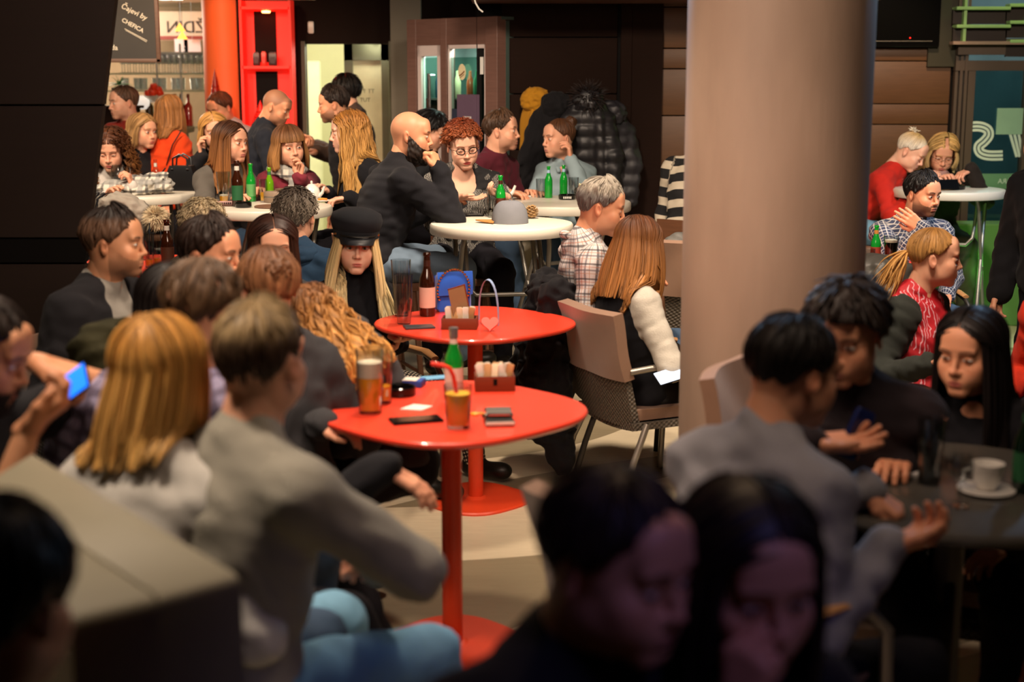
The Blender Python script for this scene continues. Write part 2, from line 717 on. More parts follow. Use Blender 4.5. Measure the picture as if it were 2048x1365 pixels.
def beard_mask(v):
    ax = np.abs(v[:, 0])
    zl = np.interp(-v[:, 1], [-.01, .03, .06, .09], [.012, -.020, -.044, -.054])
    m = (v[:, 1] < .0) & (v[:, 2] < zl) & (v[:, 2] > -.128)
    must = (ax < .030) & (v[:, 1] < -.07) & (v[:, 2] > -.0625) & (v[:, 2] < -.0465)
    lips = (ax < .023) & (v[:, 1] < -.07) & (v[:, 2] > -.081) & (v[:, 2] < -.058)
    return (m | must) & ~lips


def head_colours(v, o):
    base = np.array(lin(SKINT[o.get('skin', 'fair')]))
    c = np.tile(base, (len(v), 1))

    def mixin(m, col):
        c[:] = c * (1 - m[:, None]) + np.array(col) * m[:, None]
    red = base * np.array([1.0, .74, .70])
    for x in (-1, 1):
        mixin(.55 * _g(v, (x * .046, -.062, -.034), (.020, .03, .018)), red)
        mixin(.6 * _g(v, (x * .084, .01, -.01), (.012, .02, .03)), red)
    mixin(.5 * _g(v, (0, -.108, -.034), (.013, .014, .012)), red)
    if o['sex'] == 'f':
        for x in (-1, 1):
            mixin(.45 * _g(v, (x * .031, -.088, .010), (.017, .02, .006)), base * np.array([.72, .58, .52]))
    lip = lin(o.get('lips', 'b8605a' if o['sex'] == 'f' else 'b0705f'))
    ax = np.abs(v[:, 0])
    lm = np.clip(1.5 - ((v[:, 0] / .0215) ** 2 + ((v[:, 2] + .0685) / .0105) ** 2) * 1.25, 0, 1) * (v[:, 1] < -.075)
    mixin(lm * .9, lip)
    mixin(.75 * np.clip(1.6 - ((v[:, 0] / .021) ** 2 + ((v[:, 2] + .0685) / .0022) ** 2) * 1.3, 0, 1) * (v[:, 1] < -.075), np.array(lip) * .4)
    for x in (-1, 1):
        mixin(.7 * _g(v, (x * .008, -.100, -.041), (.004, .01, .003)), base * .25)
    bc = np.array(lin(o.get('brow', o.get('hc', '3a2418'))))
    t = np.clip((ax - .012) / .036, 0, 1)
    zc = .0205 + .0065 * np.sin(t * 2.3) - .002 * t
    bw = .0036 if o['sex'] == 'm' else .0027
    bm = np.exp(-((v[:, 2] - zc) / bw) ** 2) * np.clip((ax - .009) / .004, 0, 1) * np.clip((.051 - ax) / .006, 0, 1) * (v[:, 1] < -.05)
    mixin(np.clip(bm * 1.2, 0, .92), bc)
    if o.get('stubble'):
        mixin(beard_mask(v) * o['stubble'] * np.clip((-.02 - v[:, 2]) / .05 + .25, .2, 1), np.array(lin(o.get('bc', '33241b'))))
    if o.get('buzz'):
        ph, th = _ph_th(v)
        m = np.clip((hairline(ph, 'short') - th) / 6, 0, 1)
        mixin(m * o['buzz'], np.array(lin(o.get('hc', '3a2c22'))))
    return c


def eye_patch(opening, gaze, iris, sx):
    nu, nv = 22, 9
    Rr = .0162
    v, cc = [], []
    for i in range(nu + 1):
        u = -1 + 2 * i / nu
        for j in range(nv + 1):
            w = -1 + 2 * j / nv
            x = .0148 * u
            e = max(0, 1 - u * u) ** .55
            z = (w * .5 + .12) * opening * e + u * sx * .0012
            d = max(Rr * Rr - x * x - z * z, 0) ** .5
            v.append((x, -d, z))
            g = math.hypot(x - gaze[0], z - gaze[1])
            col = (.62, .57, .52)
            if g < .0062: col = iris
            if g < .0028: col = (.01, .01, .01)
            if g < .0062 and g > .0054: col = tuple(k * .4 for k in iris)
            if w > .80: col = (.03, .018, .012)
            cc.append(col)
    f = []
    for i in range(nu):
        for j in range(nv):
            a = i * (nv + 1) + j
            f.append((a, a + nv + 1, a + nv + 2, a + 1))
    return np.array(v), np.array(f), np.array(cc)


_HAND = {}


def hand_mesh(pose, h=.0032):
    key = (pose, h)
    if key in _HAND:
        return _HAND[key]
    cur = {'relaxed': (22, 32, 22), 'fist': (68, 92, 55), 'flat': (4, 6, 5), 'grip': (45, 52, 32), 'soft': (38, 42, 25), 'open': (12, 16, 10), 'point': (60, 80, 50)}[pose]
    s = SDF(h)
    s.cap((-.012, 0, 0), (.006, 0, 0), .0235, .024, k=.02)
    L = [.070, .078, .073, .057]
    ys = [.029, .010, -.010, -.028]
    xs = [.086, .090, .086, .078]
    for i in range(4):
        s.cap((.005, ys[i] * .55, 0), (xs[i] - .004, ys[i], -.001), .0125, .0112, k=.012)
        ang, p = 0, np.array([xs[i] - .004, ys[i], 0])
        c3 = cur
        if pose == 'point' and i == 0: c3 = (12, 10, 5)
        spread = (.06, .02, -.02, -.07)[i] * (1.6 if pose in ('open', 'flat') else 1)
        for j, fr in enumerate((.46, .30, .24)):
            ang += R(c3[j] + (i - 1.5) * 3)
            d = np.array([math.cos(ang), spread * math.cos(ang), -math.sin(ang)])
            q = p + d * L[i] * fr
            s.cap(p, q, .0098 - .0009 * j, .0090 - .0010 * j, k=.004)
            p = q
    c = {'fist': .1, 'grip': .2, 'flat': .75, 'open': .9}.get(pose, .45)
    a = np.array([.018, .020, -.006]); b = np.array([.045, .030 + .018 * c, -.016])
    d = np.array([.074, .028 + .034 * c, -.024]); e = np.array([.098, .018 + .040 * c, -.028])
    s.cap(a, b, .0155, .0135, k=.015); s.cap(b, d, .0118, .0100, k=.006); s.cap(d, e, .0100, .0080, k=.004)
    _HAND[key] = s.mesh()
    return _HAND[key]


def nrm(v):
    v = np.array(v, float)
    return v / (np.linalg.norm(v) + 1e-9)


def frame_x(d, pn):
    """columns: x = d, z = -palm normal"""
    x = nrm(d)
    z = -np.array(pn, float)
    z = nrm(z - x * (z @ x))
    return np.stack([x, np.cross(z, x), z], 1)


def ik(s, t, l1, l2, pole):
    s, t = np.array(s, float), np.array(t, float)
    d = t - s
    D = np.linalg.norm(d)
    if D > (l1 + l2) * .995:
        d *= (l1 + l2) * .995 / D
        D = (l1 + l2) * .995
        t = s + d
    u = d / D
    a = (l1 * l1 - l2 * l2 + D * D) / (2 * D)
    hgt = math.sqrt(max(l1 * l1 - a * a, 0))
    p = np.array(pole, float)
    p = nrm(p - u * (p @ u))
    return s + u * a + p * hgt, t


def vary(rg, col, n, amt=.3):
    b = np.array(lin(col))
    f = 1 + amt * rg.uniform(-1, 1, n)
    return b[None, :] * f[:, None]


def hair_paths(ph, o, s):
    """points of a strand: ph azimuth deg (signed), s rows 0..2 (0..1 scalp, 1..2 fall)"""
    kind = o.get('line', 'long')
    drop = o.get('drop', .3)
    cx, cy, cz = 0, .013, .026
    th0 = np.radians(hairline(np.abs(ph), kind))
    thick = o.get('thick', .016)
    part = o.get('part', 0.0)
    a = np.clip(s, 0, 1)
    th = a * np.minimum(th0, np.radians(96)) if drop else a * th0
    pr = np.radians(ph)
    # crown whorl: start on the parting line
    rx, ry, rz = .077 + thick, .092 + thick * 1.1, .087 + thick * .9
    if drop and kind == 'long':
        F0 = o.get('face', 50)
        ap = np.abs(ph)
        t1 = np.clip((ap - F0) / (100. - F0), 0, 1)
        t2 = np.clip((ap - 100.) / 80., 0, 1)
        ths = np.radians(np.where(ap < 100, o.get('hl', 62) * (1 - t1) ** .8, 0) + 42 * t2)
        azs = np.where(ap < 100, 0.0, math.pi)
        d0 = np.stack([np.sin(ths) * np.sin(azs) * 0, -np.sin(ths) * np.cos(azs), np.cos(ths)], -1)
        te = np.minimum(th0, np.radians(96))
        d1 = np.stack([np.sin(te) * np.sin(pr), -np.sin(te) * np.cos(pr), np.cos(te)], -1)
        om = np.arccos(np.clip((d0 * d1).sum(-1), -1, 1))[..., None] + 1e-5
        A_ = a[..., None]
        dd = (np.sin((1 - A_) * om) * d0 + np.sin(A_ * om) * d1) / np.sin(om)
        lift_ = np.sin(a * math.pi) * .004
        x = cx + (rx + lift_) * dd[..., 0] + part * (1 - a)
        y = cy + ry * dd[..., 1]
        z = cz + rz * dd[..., 2]
    else:
        st = np.sin(th)
        x = cx + rx * st * np.sin(pr) + part * (1 - a) * .9
        y = cy - ry * st * np.cos(pr)
        z = cz + rz * np.cos(th)
    if not drop:
        low = np.clip((th - np.radians(85)) / 1.0, 0, 1)
        k = 1 - low * .10
        x *= k
        y = cy + (y - cy) * (1 - low * .16)
        return np.stack([x, y, z], -1)
    b = np.clip(s - 1, 0, 1)
    dl = drop * o.get('dropf', lambda p: np.ones_like(p))(np.abs(ph))
    flare = o.get('flare', .15)
    z = z - b * dl
    x = x * (1 + flare * np.sin(b * 2.4)) + np.sign(x) * o.get('out', 0) * b
    y = y + o.get('back', .02) * b - np.where(np.abs(ph) < 88, o.get('fwd', .035) * b, 0)
    x = x + o.get('shift', 0) * b
    if drop and not o.get('allback'):
        fr = np.abs(ph) < o.get('fs', 92)
        x = np.where(fr, np.sign(ph) * (np.abs(x) * (1 - b * .3) + b * .3 * np.maximum(np.abs(x), .085)), x)
    inward = o.get('tuck', 0)
    if inward:
        x = x * (1 - inward * b ** 3); y = cy + (y - cy) * (1 - inward * b ** 3)
    w = o.get('wave', 0)
    if w:
        fq = o.get('wf', 3.0)
        x = x + w * np.sin(s * fq * 6.28 + ph * .13) * np.clip(s - .4, 0, 1)
        y = y + w * np.cos(s * fq * 6.28 + ph * .17) * np.clip(s - .4, 0, 1)
    return np.stack([x, y, z], -1)


def hair_mesh(o, seed, q):
    rg = np.random.default_rng(seed)
    drop = o.get('drop', .3)
    nphi = 230 if q > 1 else 110
    nt = (26 if drop else 16) if q > 1 else (16 if drop else 10)
    F0 = o.get('face', 50) if drop else 0
    if o.get('line') == 'bangs' and drop:
        F0 = 0
    ph = np.linspace(F0 if F0 else -180, 360 - F0 if F0 else 180, nphi)
    ph = np.where(ph > 180, ph - 360, ph)
    if F0:
        order = ph
    smax = 2.0 if drop else 1.0
    s = np.linspace(0.02, smax, nt)
    PH, S = np.meshgrid(ph, s, indexing='ij')
    if o.get('line') == 'bangs' and drop:
        S = np.where(np.abs(PH) < 52, S * .5, S)
    rag = rg.uniform(-1, 1, nphi) * o.get('rag', .04)
    S2 = np.where(S > .6, S * (1 + rag[:, None] * (S - .6)), S) if drop else S
    p = hair_paths(PH, o, S2)
    ridge = rg.normal(size=nphi)
    ridge = (ridge + np.roll(ridge, 1)) * .5
    amp = o.get('ridge', .0015)
    cen = np.array([0, .013, .0])
    d = p - cen
    d[..., 2] *= .5
    d /= (np.linalg.norm(d, axis=-1, keepdims=True) + 1e-9)
    tous = o.get('tousle', 0)
    rr = (ridge[:, None] * amp * np.clip(S * 3, 0, 1))
    if tous:
        nz = wrinkle(1, seed + 3, .018, .05, (1, 1, 1))(p.reshape(-1, 3)).reshape(p.shape[:2])
        rr = rr + nz * tous * np.clip(S * 2.2, .4, 1)
    if 'thf' in o:
        rr = rr + o['thf'](np.abs(PH), S) - 0
    p = p + d * rr[..., None]
    # close inwards
    inner = p - d * .012
    nrow = nphi
    cols = np.array(lin(o['col']))[None, None, :] * (1 + .38 * ridge[:, None, None] * .7 + .12 * rg.uniform(-1, 1, (nphi, nt, 1)))
    if 'tip' in o:
        t = np.clip((S / smax - .25) / .6, 0, 1)[..., None]
        cols = cols * (1 - t) + np.array(lin(o['tip'])) * t * (1 + .3 * ridge[:, None, None])
    if 'side' in o:
        phh = np.abs(PH); th = S * hairline(phh, o.get('line', 'long'))
        t = np.clip((th - o.get('fade', 62)) / 16, 0, 1)[..., None]
        cols = cols * (1 - t) + np.array(lin(o['side'])) * t
    cols = np.clip(cols, 0, 1)
    V = [p.reshape(-1, 3), inner.reshape(-1, 3)]
    C = [cols.reshape(-1, 3), cols.reshape(-1, 3) * .6]
    PHV = [PH.reshape(-1), PH.reshape(-1)]
    i, j = np.meshgrid(np.arange(nphi - 1), np.arange(nt - 1), indexing='ij')
    a = (i * nt + j).ravel()
    f = np.stack([a, a + 1, a + nt + 1, a + nt], 1)
    nV = nphi * nt
    faces = [f, f[:, ::-1] + nV]
    # rim strips
    jj = np.arange(nt - 1)
    rims = []
    if F0:
        for e, fl in ((0, False), (nphi - 1, True)):
            b = e * nt + jj
            qd = np.stack([b, b + nV, b + nV + 1, b + 1], 1)
            rims.append(qd[:, ::-1] if fl else qd)
    ii = np.arange(nphi - 1)
    b = ii * nt + nt - 1
    rims.append(np.stack([b, b + nV, b + nV + nt, b + nt], 1))
    faces += rims
    base = nV * 2
    # loose locks
    nl = o.get('locks', 110 if drop else 300)
    nl = int(nl * (1 if q > 1 else .5))
    if nl:
        ns = 22 if drop else 8
        lim = 180 - F0
        sgn = rg.choice([-1, 1], nl)
        lph = sgn * rg.uniform(F0 + 1 if F0 else 5, 180, nl)
        st0 = rg.uniform(.05, .5, nl)
        ln = rg.uniform(.82, 1.06, nl)
        for k in range(nl):
            ss = np.linspace(st0[k], smax * (ln[k] if drop else 1.0), ns)
            if not drop:
                s0_ = rg.uniform(.0, .80); ss = np.linspace(s0_, min(s0_ + o.get('tl', .30), 1.0), ns)
            if o.get('line') == 'bangs' and drop and abs(lph[k]) < 52:
                ss = np.minimum(ss, 1.0)
            oo = dict(o)
            if o.get('wave'):
                oo['wave'] = o['wave'] * rg.uniform(.7, 1.5)
            pts = hair_paths(np.full(ns, lph[k]) + rg.uniform(-7, 7) * np.linspace(0, 1, ns) ** 2, oo, ss)
            if o.get('wave'):
                ang = ss * o.get('wf', 3) * 6.28 * rg.uniform(.9, 1.2) + rg.uniform(0, 6)
                pts[:, 0] += np.sin(ang) * o['wave'] * .7
                pts[:, 1] += np.cos(ang) * o['wave'] * .7
            dd = pts - cen
            dd[:, 2] *= .4
            dd /= np.linalg.norm(dd, axis=1, keepdims=True)
            r = o.get('lr', .0045 if drop else .0036) * np.clip(np.sin(np.linspace(.25, 3.05, ns)) + .15, .1, 1)
            pts = pts + dd * rg.uniform(.000, o.get('lift', .005))
            if not drop:
                pts = pts + dd * (np.linspace(0, 1, ns)[:, None] * rg.uniform(0, o.get('tuft', .006)))
                if 'thf' in o: pts = pts + dd * o['thf'](np.abs(lph[k]), ss)[:, None]
                pts = pts - dd * .002
            tn = np.gradient(pts, axis=0)
            tn /= (np.linalg.norm(tn, axis=1, keepdims=True) + 1e-9)
            sd = np.cross(tn, dd)
            sd /= (np.linalg.norm(sd, axis=1, keepdims=True) + 1e-9)
            ring = np.stack([pts + sd * r[:, None], pts + dd * r[:, None] * .55, pts - sd * r[:, None], pts - dd * r[:, None] * .55], 1)
            V.append(ring.reshape(-1, 3))
            cc = np.array(lin(o['col'])) * rg.uniform(.65, 1.5)
            cc = np.tile(cc, (ns * 4, 1))
            if 'side' in o:
                t = np.clip((np.repeat(ss, 4) * hairline(np.array([abs(lph[k])]), o.get('line', 'long'))[0] - o.get('fade', 62)) / 16, 0, 1)[:, None]
                cc = cc * (1 - t) + np.array(lin(o['side'])) * t
            if 'tip' in o:
                t = np.clip((np.repeat(ss, 4) / smax - .25) / .6, 0, 1)[:, None]
                cc = cc * (1 - t) + np.array(lin(o['tip'])) * rg.uniform(.7, 1.35) * t
            C.append(np.clip(cc, 0, 1))
            PHV.append(np.full(ns * 4, lph[k]))
            a = np.arange(ns - 1) * 4
            for m in range(4):
                m2 = (m + 1) % 4
                faces.append(np.stack([a + m, a + 4 + m, a + 4 + m2, a + m2], 1) + base)
            base += ns * 4
    return np.concatenate(V), np.concatenate(faces), np.concatenate(C), np.concatenate(PHV)


def blob_hair(c, r, col, seed, h=.006, tous=.006, k=.01, extra=()):
    s = SDF(h)
    s.ell(c, r)
    for e in extra:
        s.cap(*e, k=k)
    v, f = s.mesh(wrinkle(tous, seed, .012, .035, (1, 1, 1)))
    n = np.sin(v[:, 0] * 900 + v[:, 2] * 500 + np.sin(v[:, 1] * 300) * 2)
    c_ = np.array(lin(col))[None, :] * (1 + .28 * n[:, None])
    return v, f, np.clip(c_, 0, 1)


def tuft_locks(root, direction, L, n, col, seed, spread=.5, r=.004, droop=.06, wave=.006, ns=9):
    """strands fanning out of a tie"""
    rg = np.random.default_rng(seed)
    V, F_, C = [], [], []
    base = 0
    d0 = nrm(direction)
    for k in range(n):
        d = nrm(d0 + rg.normal(size=3) * spread * .5)
        t = np.linspace(0, 1, ns)
        ll = L * rg.uniform(.6, 1.1)
        pts = np.array(root) + d * (t * ll)[:, None] + np.array([0, 0, -droop]) * (t ** 2)[:, None]
        pts += np.array([1, .5, 0]) * (np.sin(t * 9 + rg.uniform(0, 6)) * wave * t)[:, None]
        rr = r * np.clip(np.sin(np.linspace(.5, 3.0, ns)), .15, 1)
        tn = nrm(d)
        a = nrm(np.cross(tn, [0.1, .2, 1])); b = np.cross(tn, a)
        ring = np.stack([pts + a * rr[:, None], pts + b * rr[:, None], pts - a * rr[:, None], pts - b * rr[:, None]], 1)
        V.append(ring.reshape(-1, 3))
        C.append(np.tile(np.array(lin(col)) * rg.uniform(.7, 1.35), (ns * 4, 1)))
        q = np.arange(ns - 1) * 4
        for m in range(4):
            F_.append(np.stack([q + m, q + (m + 1) % 4, q + 4 + (m + 1) % 4, q + 4 + m], 1) + base)
        base += ns * 4
    return np.concatenate(V), np.concatenate(F_), np.clip(np.concatenate(C), 0, 1)


def join(parts):
    V, F_, C, b = [], [], [], 0
    for v, f, c in parts:
        V.append(v); F_.append(f + b); C.append(c)
        b += len(v)
    return np.concatenate(V), np.concatenate(F_), np.concatenate(C)


STY = {
    'short': dict(line='short', drop=0, thick=.010, tousle=.004),
    'quiffx': dict(line='short', drop=0, thick=.006, tousle=.002, thf=lambda ph, s: .016 * np.clip(1 - s * 1.5, 0, 1)),
    'quiff': dict(line='short', drop=0, thick=.008, tousle=.006, thf=lambda ph, s: .022 * np.clip(1.1 - s * 1.1, 0, 1) * np.clip((130 - ph) / 90, .3, 1)),
    'curlyshort': dict(line='short', drop=0, thick=.018, tousle=.008, ridge=.002, tuft=.018, tl=.2, locks=700, wave=.006, wf=9),
    'mop': dict(line='bangs', drop=0, thick=.022, tousle=.010, ridge=.003, tuft=.02, locks=420),
    'long': dict(line='long', drop=.34, thick=.015, locks=150, fwd=.05, back=.03),
    'bob': dict(line='long', drop=.14, thick=.018, locks=110, tuck=.12, flare=.25, fwd=.01, rag=.03),
    'bangbob': dict(line='bangs', drop=.17, thick=.018, locks=120, flare=.3, fwd=.02, rag=.03),
    'curly': dict(line='long', drop=.24, thick=.030, locks=260, wave=.014, wf=4, flare=.5, ridge=.004, tousle=.010, lr=.004, lift=.02),
    'up': dict(line='up', drop=0, thick=.006, tousle=.0015, ridge=.0014, tuft=.001, lift=.002, tl=.6),
}


def torso_sdf(J, sex, b, grow=0.0, hem=True, h=.01, arms=2.0, sleeve_r=1.0, coat=0):
    """torso and sleeves around the joints J"""
    s = SDF(h)
    Rt, S, H = J['R'], J['S'], J['H']
    l, bk, u = Rt[:, 0], Rt[:, 1], Rt[:, 2]
    sw = J['sw']
    g = grow + coat
    m = sex == 'm'
    s.ell(S - u * .14, ((.158 if m else .142) * b + g, (.108 if m else .100) * b + g, .175), Rt, k=.04)
    s.ell((S * .42 + H * .58) - bk * .005, ((.142 if m else .122) * b + g, (.105 if m else .092) * b + g, .17), Rt, k=.06)
    s.ell(H + u * .02, ((.160 if m else .165) * b + g, .118 * b + g, .125), Rt, k=.06)
    if not m:
        for x in (-1, 1):
            s.ell(S - u * .165 + l * x * .062 - bk * .075, (.055, .050, .055), Rt, k=.03)
    for x in (-1, 1):
        s.cap(S + l * x * .035 + u * .020, J['sh'][x] + u * -.005, .050 + g * .6, .053 * b + g * .7, k=.05)
    s.ell(S + u * .018 + bk * .012, (.085, .06, .045), Rt, k=.04)
    if J.get('nb') is not None and not J.get('scoop'):
        nb_ = J['nb']
        s.cap(S, S + (nb_ - S) * .42, .076 if m else .066, .069 if m else .060, k=.02)
    if J.get('scoop'):
        s.ell(S - bk * .085 - u * .005, (.075, .07, J['scoop']), Rt, k=.015, sub=True)
    if coat:
        s.cap(S + bk * .02 + u * .03 - l * .04, S + bk * .02 + u * .03 + l * .04, .05, .05, k=.03)
    for x in (-1, 1):
        a, e, w = J['sh'][x], J['el'][x], J['wr'][x]
        t1 = min(arms, 1.0)
        if t1 > 0:
            p = a + (e - a) * t1
            s.cap(a, p, (.053 * b + g) * sleeve_r, ((.053 + (.043 - .053) * t1) * b + g) * sleeve_r, k=.035)
        t2 = min(max(arms - 1, 0), 1)
        if t2 > 0:
            p = e + (w - e) * t2
            s.cap(e, p, (.043 * b + g) * sleeve_r, (.043 - .011 * t2) * b + g, k=.02)
    return s


def leg_sdf(J, b, grow, h=.013, short=0):
    s = SDF(h)
    Rt = J['Rh']
    s.ell(J['H'] + Rt[:, 2] * .0, (.155 * b + grow, .112 * b + grow, .105), Rt, k=.05)
    for x in (-1, 1):
        hp, kn, an = J['hip'][x], J['kn'][x], J['an'][x]
        s.cap(hp, kn, .082 * b + grow, .056 * b + grow, k=.03)
        s.cap(kn, an, .055 * b + grow, .038 * b + grow * 1.3, k=.02)
    return s


def bone_uv(v, bones):
    """metres round and along the nearest bone, for woven patterns"""
    best = np.full(len(v), 9.0)
    uv = np.zeros((len(v), 3))
    for i, (a, b, ref, r, off) in enumerate(bones):
        a = np.array(a); b = np.array(b)
        d = b - a
        L = np.linalg.norm(d)
        d = d / L
        t = (v - a) @ d
        tc = np.clip(t, 0, L)
        q = v - a - tc[:, None] * d
        dist = np.linalg.norm(q, axis=1) - off
        ref_ = nrm(np.array(ref) - d * (np.array(ref) @ d))
        e2 = np.cross(d, ref_)
        qq = v - a - t[:, None] * d
        ang = np.arctan2(qq @ e2, -(qq @ ref_))
        m = dist < best
        best[m] = dist[m]
        uv[m, 0] = ang[m] * r + i * .013
        uv[m, 1] = t[m]
    return uv


def person(label, px, py, Y, yaw=0, head=None, sex='m', skin='fair', hair='short', hc='3a2418', ho=None,
           top=None, topn='sweater', sleeve=2.0, legs=None, legn='trousers', lean=.06, side=0, sit=True, Lh=None, Rh=None, q=1,
           b=1.0, nf=.03, gaze=(0, 0), eye=.0093, iris='4a3020', coat=0, grow=.010, shoes=None, extra=None,
           knees=.10, foot=None, pole=None, neck=False, shrug=0, legdir=None, sd=0, wr=.0055, **o):
    Hc = np.array(P(px, py, Y))
    yw, pt, rl = (head if head is not None else (yaw, 0, 0))
    RH = np.array(Matrix.Rotation(R(yw), 3, 'Z') @ Matrix.Rotation(R(pt), 3, 'X') @ Matrix.Rotation(R(rl), 3, 'Y'))
    o.update(sex=sex, skin=skin, hc=hc)
    ya = R(yaw)
    l = np.array([math.cos(ya), math.sin(ya), 0]); f = np.array([math.sin(ya), -math.cos(ya), 0]); up = np.array([0, 0, 1.])
    base = Hc + RH @ np.array([0, .03, -.10])
    S = base + np.array([0, 0, -.085 + shrug]) - f * nf
    S = S + l * o.get('sx', 0)
    if o.get('Sabs') is not None:
        S = np.array(o['Sabs'], float)
    tl = .475 if sex == 'm' else .45
    dz = math.sqrt(max(tl * tl - lean * lean - side * side, .04))
    H = S - f * lean - l * side - up * dz
    u = nrm(S - H)
    lt = nrm(l - u * (l @ u))
    Rt = np.stack([lt, np.cross(u, lt), u], 1)
    sw = (.188 if sex == 'm' else .158) * b
    J = dict(R=Rt, S=S, H=H, sw=sw, sh={}, el={}, wr={}, hip={}, kn={}, an={})
    ld = np.array([math.sin(R(legdir)), -math.cos(R(legdir)), 0]) if legdir is not None else f
    ll = np.array([-ld[1], ld[0], 0])
    J['Rh'] = np.stack([ll, -ld, up], 1)
    for x, hs in ((1, Lh), (-1, Rh)):
        sh = S + lt * x * (sw - .03) - u * .045
        hp = H + ll * x * .085
        J['hip'][x] = hp
        if sit:
            kz = -.03
            kn = hp + ld * .42 + ll * x * knees + up * kz
            fz = max(.09, kn[2] - .43)
            an = np.array([kn[0], kn[1], fz]) + ld * (.06 if foot is None else foot) + ll * x * 0
        else:
            kn = hp + up * (-hp[2] * .5 + .04) + ld * .03 + ll * x * .02
            an = np.array([hp[0], hp[1], .09]) + ll * x * .03
        J['kn'][x], J['an'][x] = kn, an
        if hs is None:
            if sit:
                hs = dict(t=H + ld * .30 + ll * x * .10 + up * .09, n=(0, 0, -1), pose='relaxed')
            else:
                hs = dict(t=sh + f * .06 + lt * x * .08 - up * .58, n=tuple(-lt * x), pose='relaxed')
        t = np.array(hs['t'], float)
        pl = np.array(hs.get('pole', tuple(-up * 1.0 + lt * x * .55 - f * .35)), float)
        if 'd' in hs:
            hd = nrm(hs['d'])
            el, wr_ = ik(sh, t - hd * .075, .285, .25, pl)
        else:
            el, tt = ik(sh, t, .285, .325, pl)
            hd = nrm(tt - el)
            wr_ = tt - hd * .075
        J['sh'][x], J['el'][x], J['wr'][x] = sh, el, wr_
        J.setdefault('hd', {})[x] = (hd, hs.get('n', (0, 0, -1)), hs.get('pose', 'relaxed'))
    root = thing('person', label, 'person', tuple(np.array([H[0], H[1], 0])))
    off = np.array([H[0], H[1], 0])
    seed = (sd or int(px * 7 + py)) % 9973
    # body: head, neck, trunk, arms and hands joined
    hh = {2: .0026, 1: .0042, 0: .0065}[q]
    hv, hf = head_mesh(sex, hh)
    hcol = head_colours(hv, o)
    W = hv @ RH.T + Hc
    parts = [(W, hf, hcol)]
    bs = SDF(.009 if q else .012)
    basec = np.array(lin(SKINT[skin]))
    nb = Hc + RH @ np.array([0, .028, -.07])
    J['nb'] = nb
    J['scoop'] = o.get('scoop')
    bs.cap(nb, S + u * .0, .050 if sex == 'f' else .057, .060 if sex == 'f' else .068, k=.03)
    bs.ell(S - u * .13, (.14 * b, .098 * b, .15) if o.get('scoop') else (.115 * b, .072 * b, .14), Rt, k=.05)
    bs.ell(H + u * .06, (.11 * b, .08 * b, .16), Rt, k=.05)
    for x in (-1, 1):
        bs.cap(S + u * .01, J['sh'][x], .045, .043, k=.05)
        af = .74 if (top is not None and sleeve >= 2) else 1.0
        bs.cap(J['sh'][x], J['el'][x], .043 * b * af, .036 * b * af, k=.015)
        bs.cap(J['el'][x], J['wr'][x], .037 * b * af, .0245, k=.01)
        if sit:
            bs.cap(J['hip'][x], J['kn'][x], .07, .045, k=.03)
        else:
            bs.cap(J['hip'][x], J['kn'][x], .065, .045, k=.03)
        bs.cap(J['kn'][x], J['an'][x], .047, .030, k=.02)
    bv, bf = bs.mesh()
    parts.append((bv, bf, np.tile(basec, (len(bv), 1))))
    for x in (-1, 1):
        hd, n_, pose = J['hd'][x]
        v, fq = hand_mesh(pose, .0034 if q > 0 else .005)
        v = v.copy(); fq = fq.copy()
        if x == 1:
            v[:, 1] *= -1
            fq = fq[:, ::-1]
        sc = .93 if sex == 'f' else 1.03
        M = frame_x(hd, n_)
        parts.append(((v * sc) @ M.T + J['wr'][x], fq, np.tile(basec * np.array([1, .93, .9]), (len(v), 1))))
    v, fq, c = join(parts)
    link_mesh('body', v - off, fq, SKIN, root, cols=c)
    if q and eye > 0:
        for x in (-1, 1):
            v, fq, c = eye_patch(eye, gaze, lin(iris), x)
            v = (v * np.array([1, 1, 1]) + np.array([x * .031, -.0741, 0])) @ RH.T + Hc
            link_mesh('eye', v - off, fq, EYE, root, cols=c)
    # clothes
    if top is not None:
        s = torso_sdf(J, sex, b, grow, h=.0085 if q > 1 else .0115, arms=sleeve, coat=coat)
        if neck:
            s.cap(S + u * .0, Hc + RH @ np.array([0, .03, -.105]), .064, .058 if sex == 'm' else .053, k=.02)
        v, fq = s.mesh(wrinkle(wr, seed, .05, .15))
        bones = [(H, S, -Rt[:, 1] if o.get('seamfront') else Rt[:, 1], .14, .10)]
        for x in (-1, 1):
            bones.append((J['sh'][x], J['el'][x], lt * -x, .055, .0))
            bones.append((J['el'][x], J['wr'][x], lt * -x, .05, .0))
        link_mesh(topn, v - off, fq, top, root, cuv=bone_uv(v, bones))
    for (om_, on_, og_, oa_, osc_) in (o.get('over') or []):
        J['scoop'] = osc_
        s = torso_sdf(J, sex, b, grow + og_, h=.0085 if q > 1 else .0115, arms=oa_, coat=0)
        v, fq = s.mesh(wrinkle(wr, seed, .05, .15))
        link_mesh(on_, v - off, fq, om_, root)
    if legs is not None:
        s = leg_sdf(J, b, .006)
        v, fq = s.mesh(wrinkle(.005, seed + 5, .06, .14))
        bones = []
        for x in (-1, 1):
            bones.append((J['hip'][x], J['kn'][x], (0, 0, -1) if sit else -f, .075, .0))
            bones.append((J['kn'][x], J['an'][x], -f, .05, .0))
        link_mesh(legn, v - off, fq, legs, root, cuv=bone_uv(v, bones))
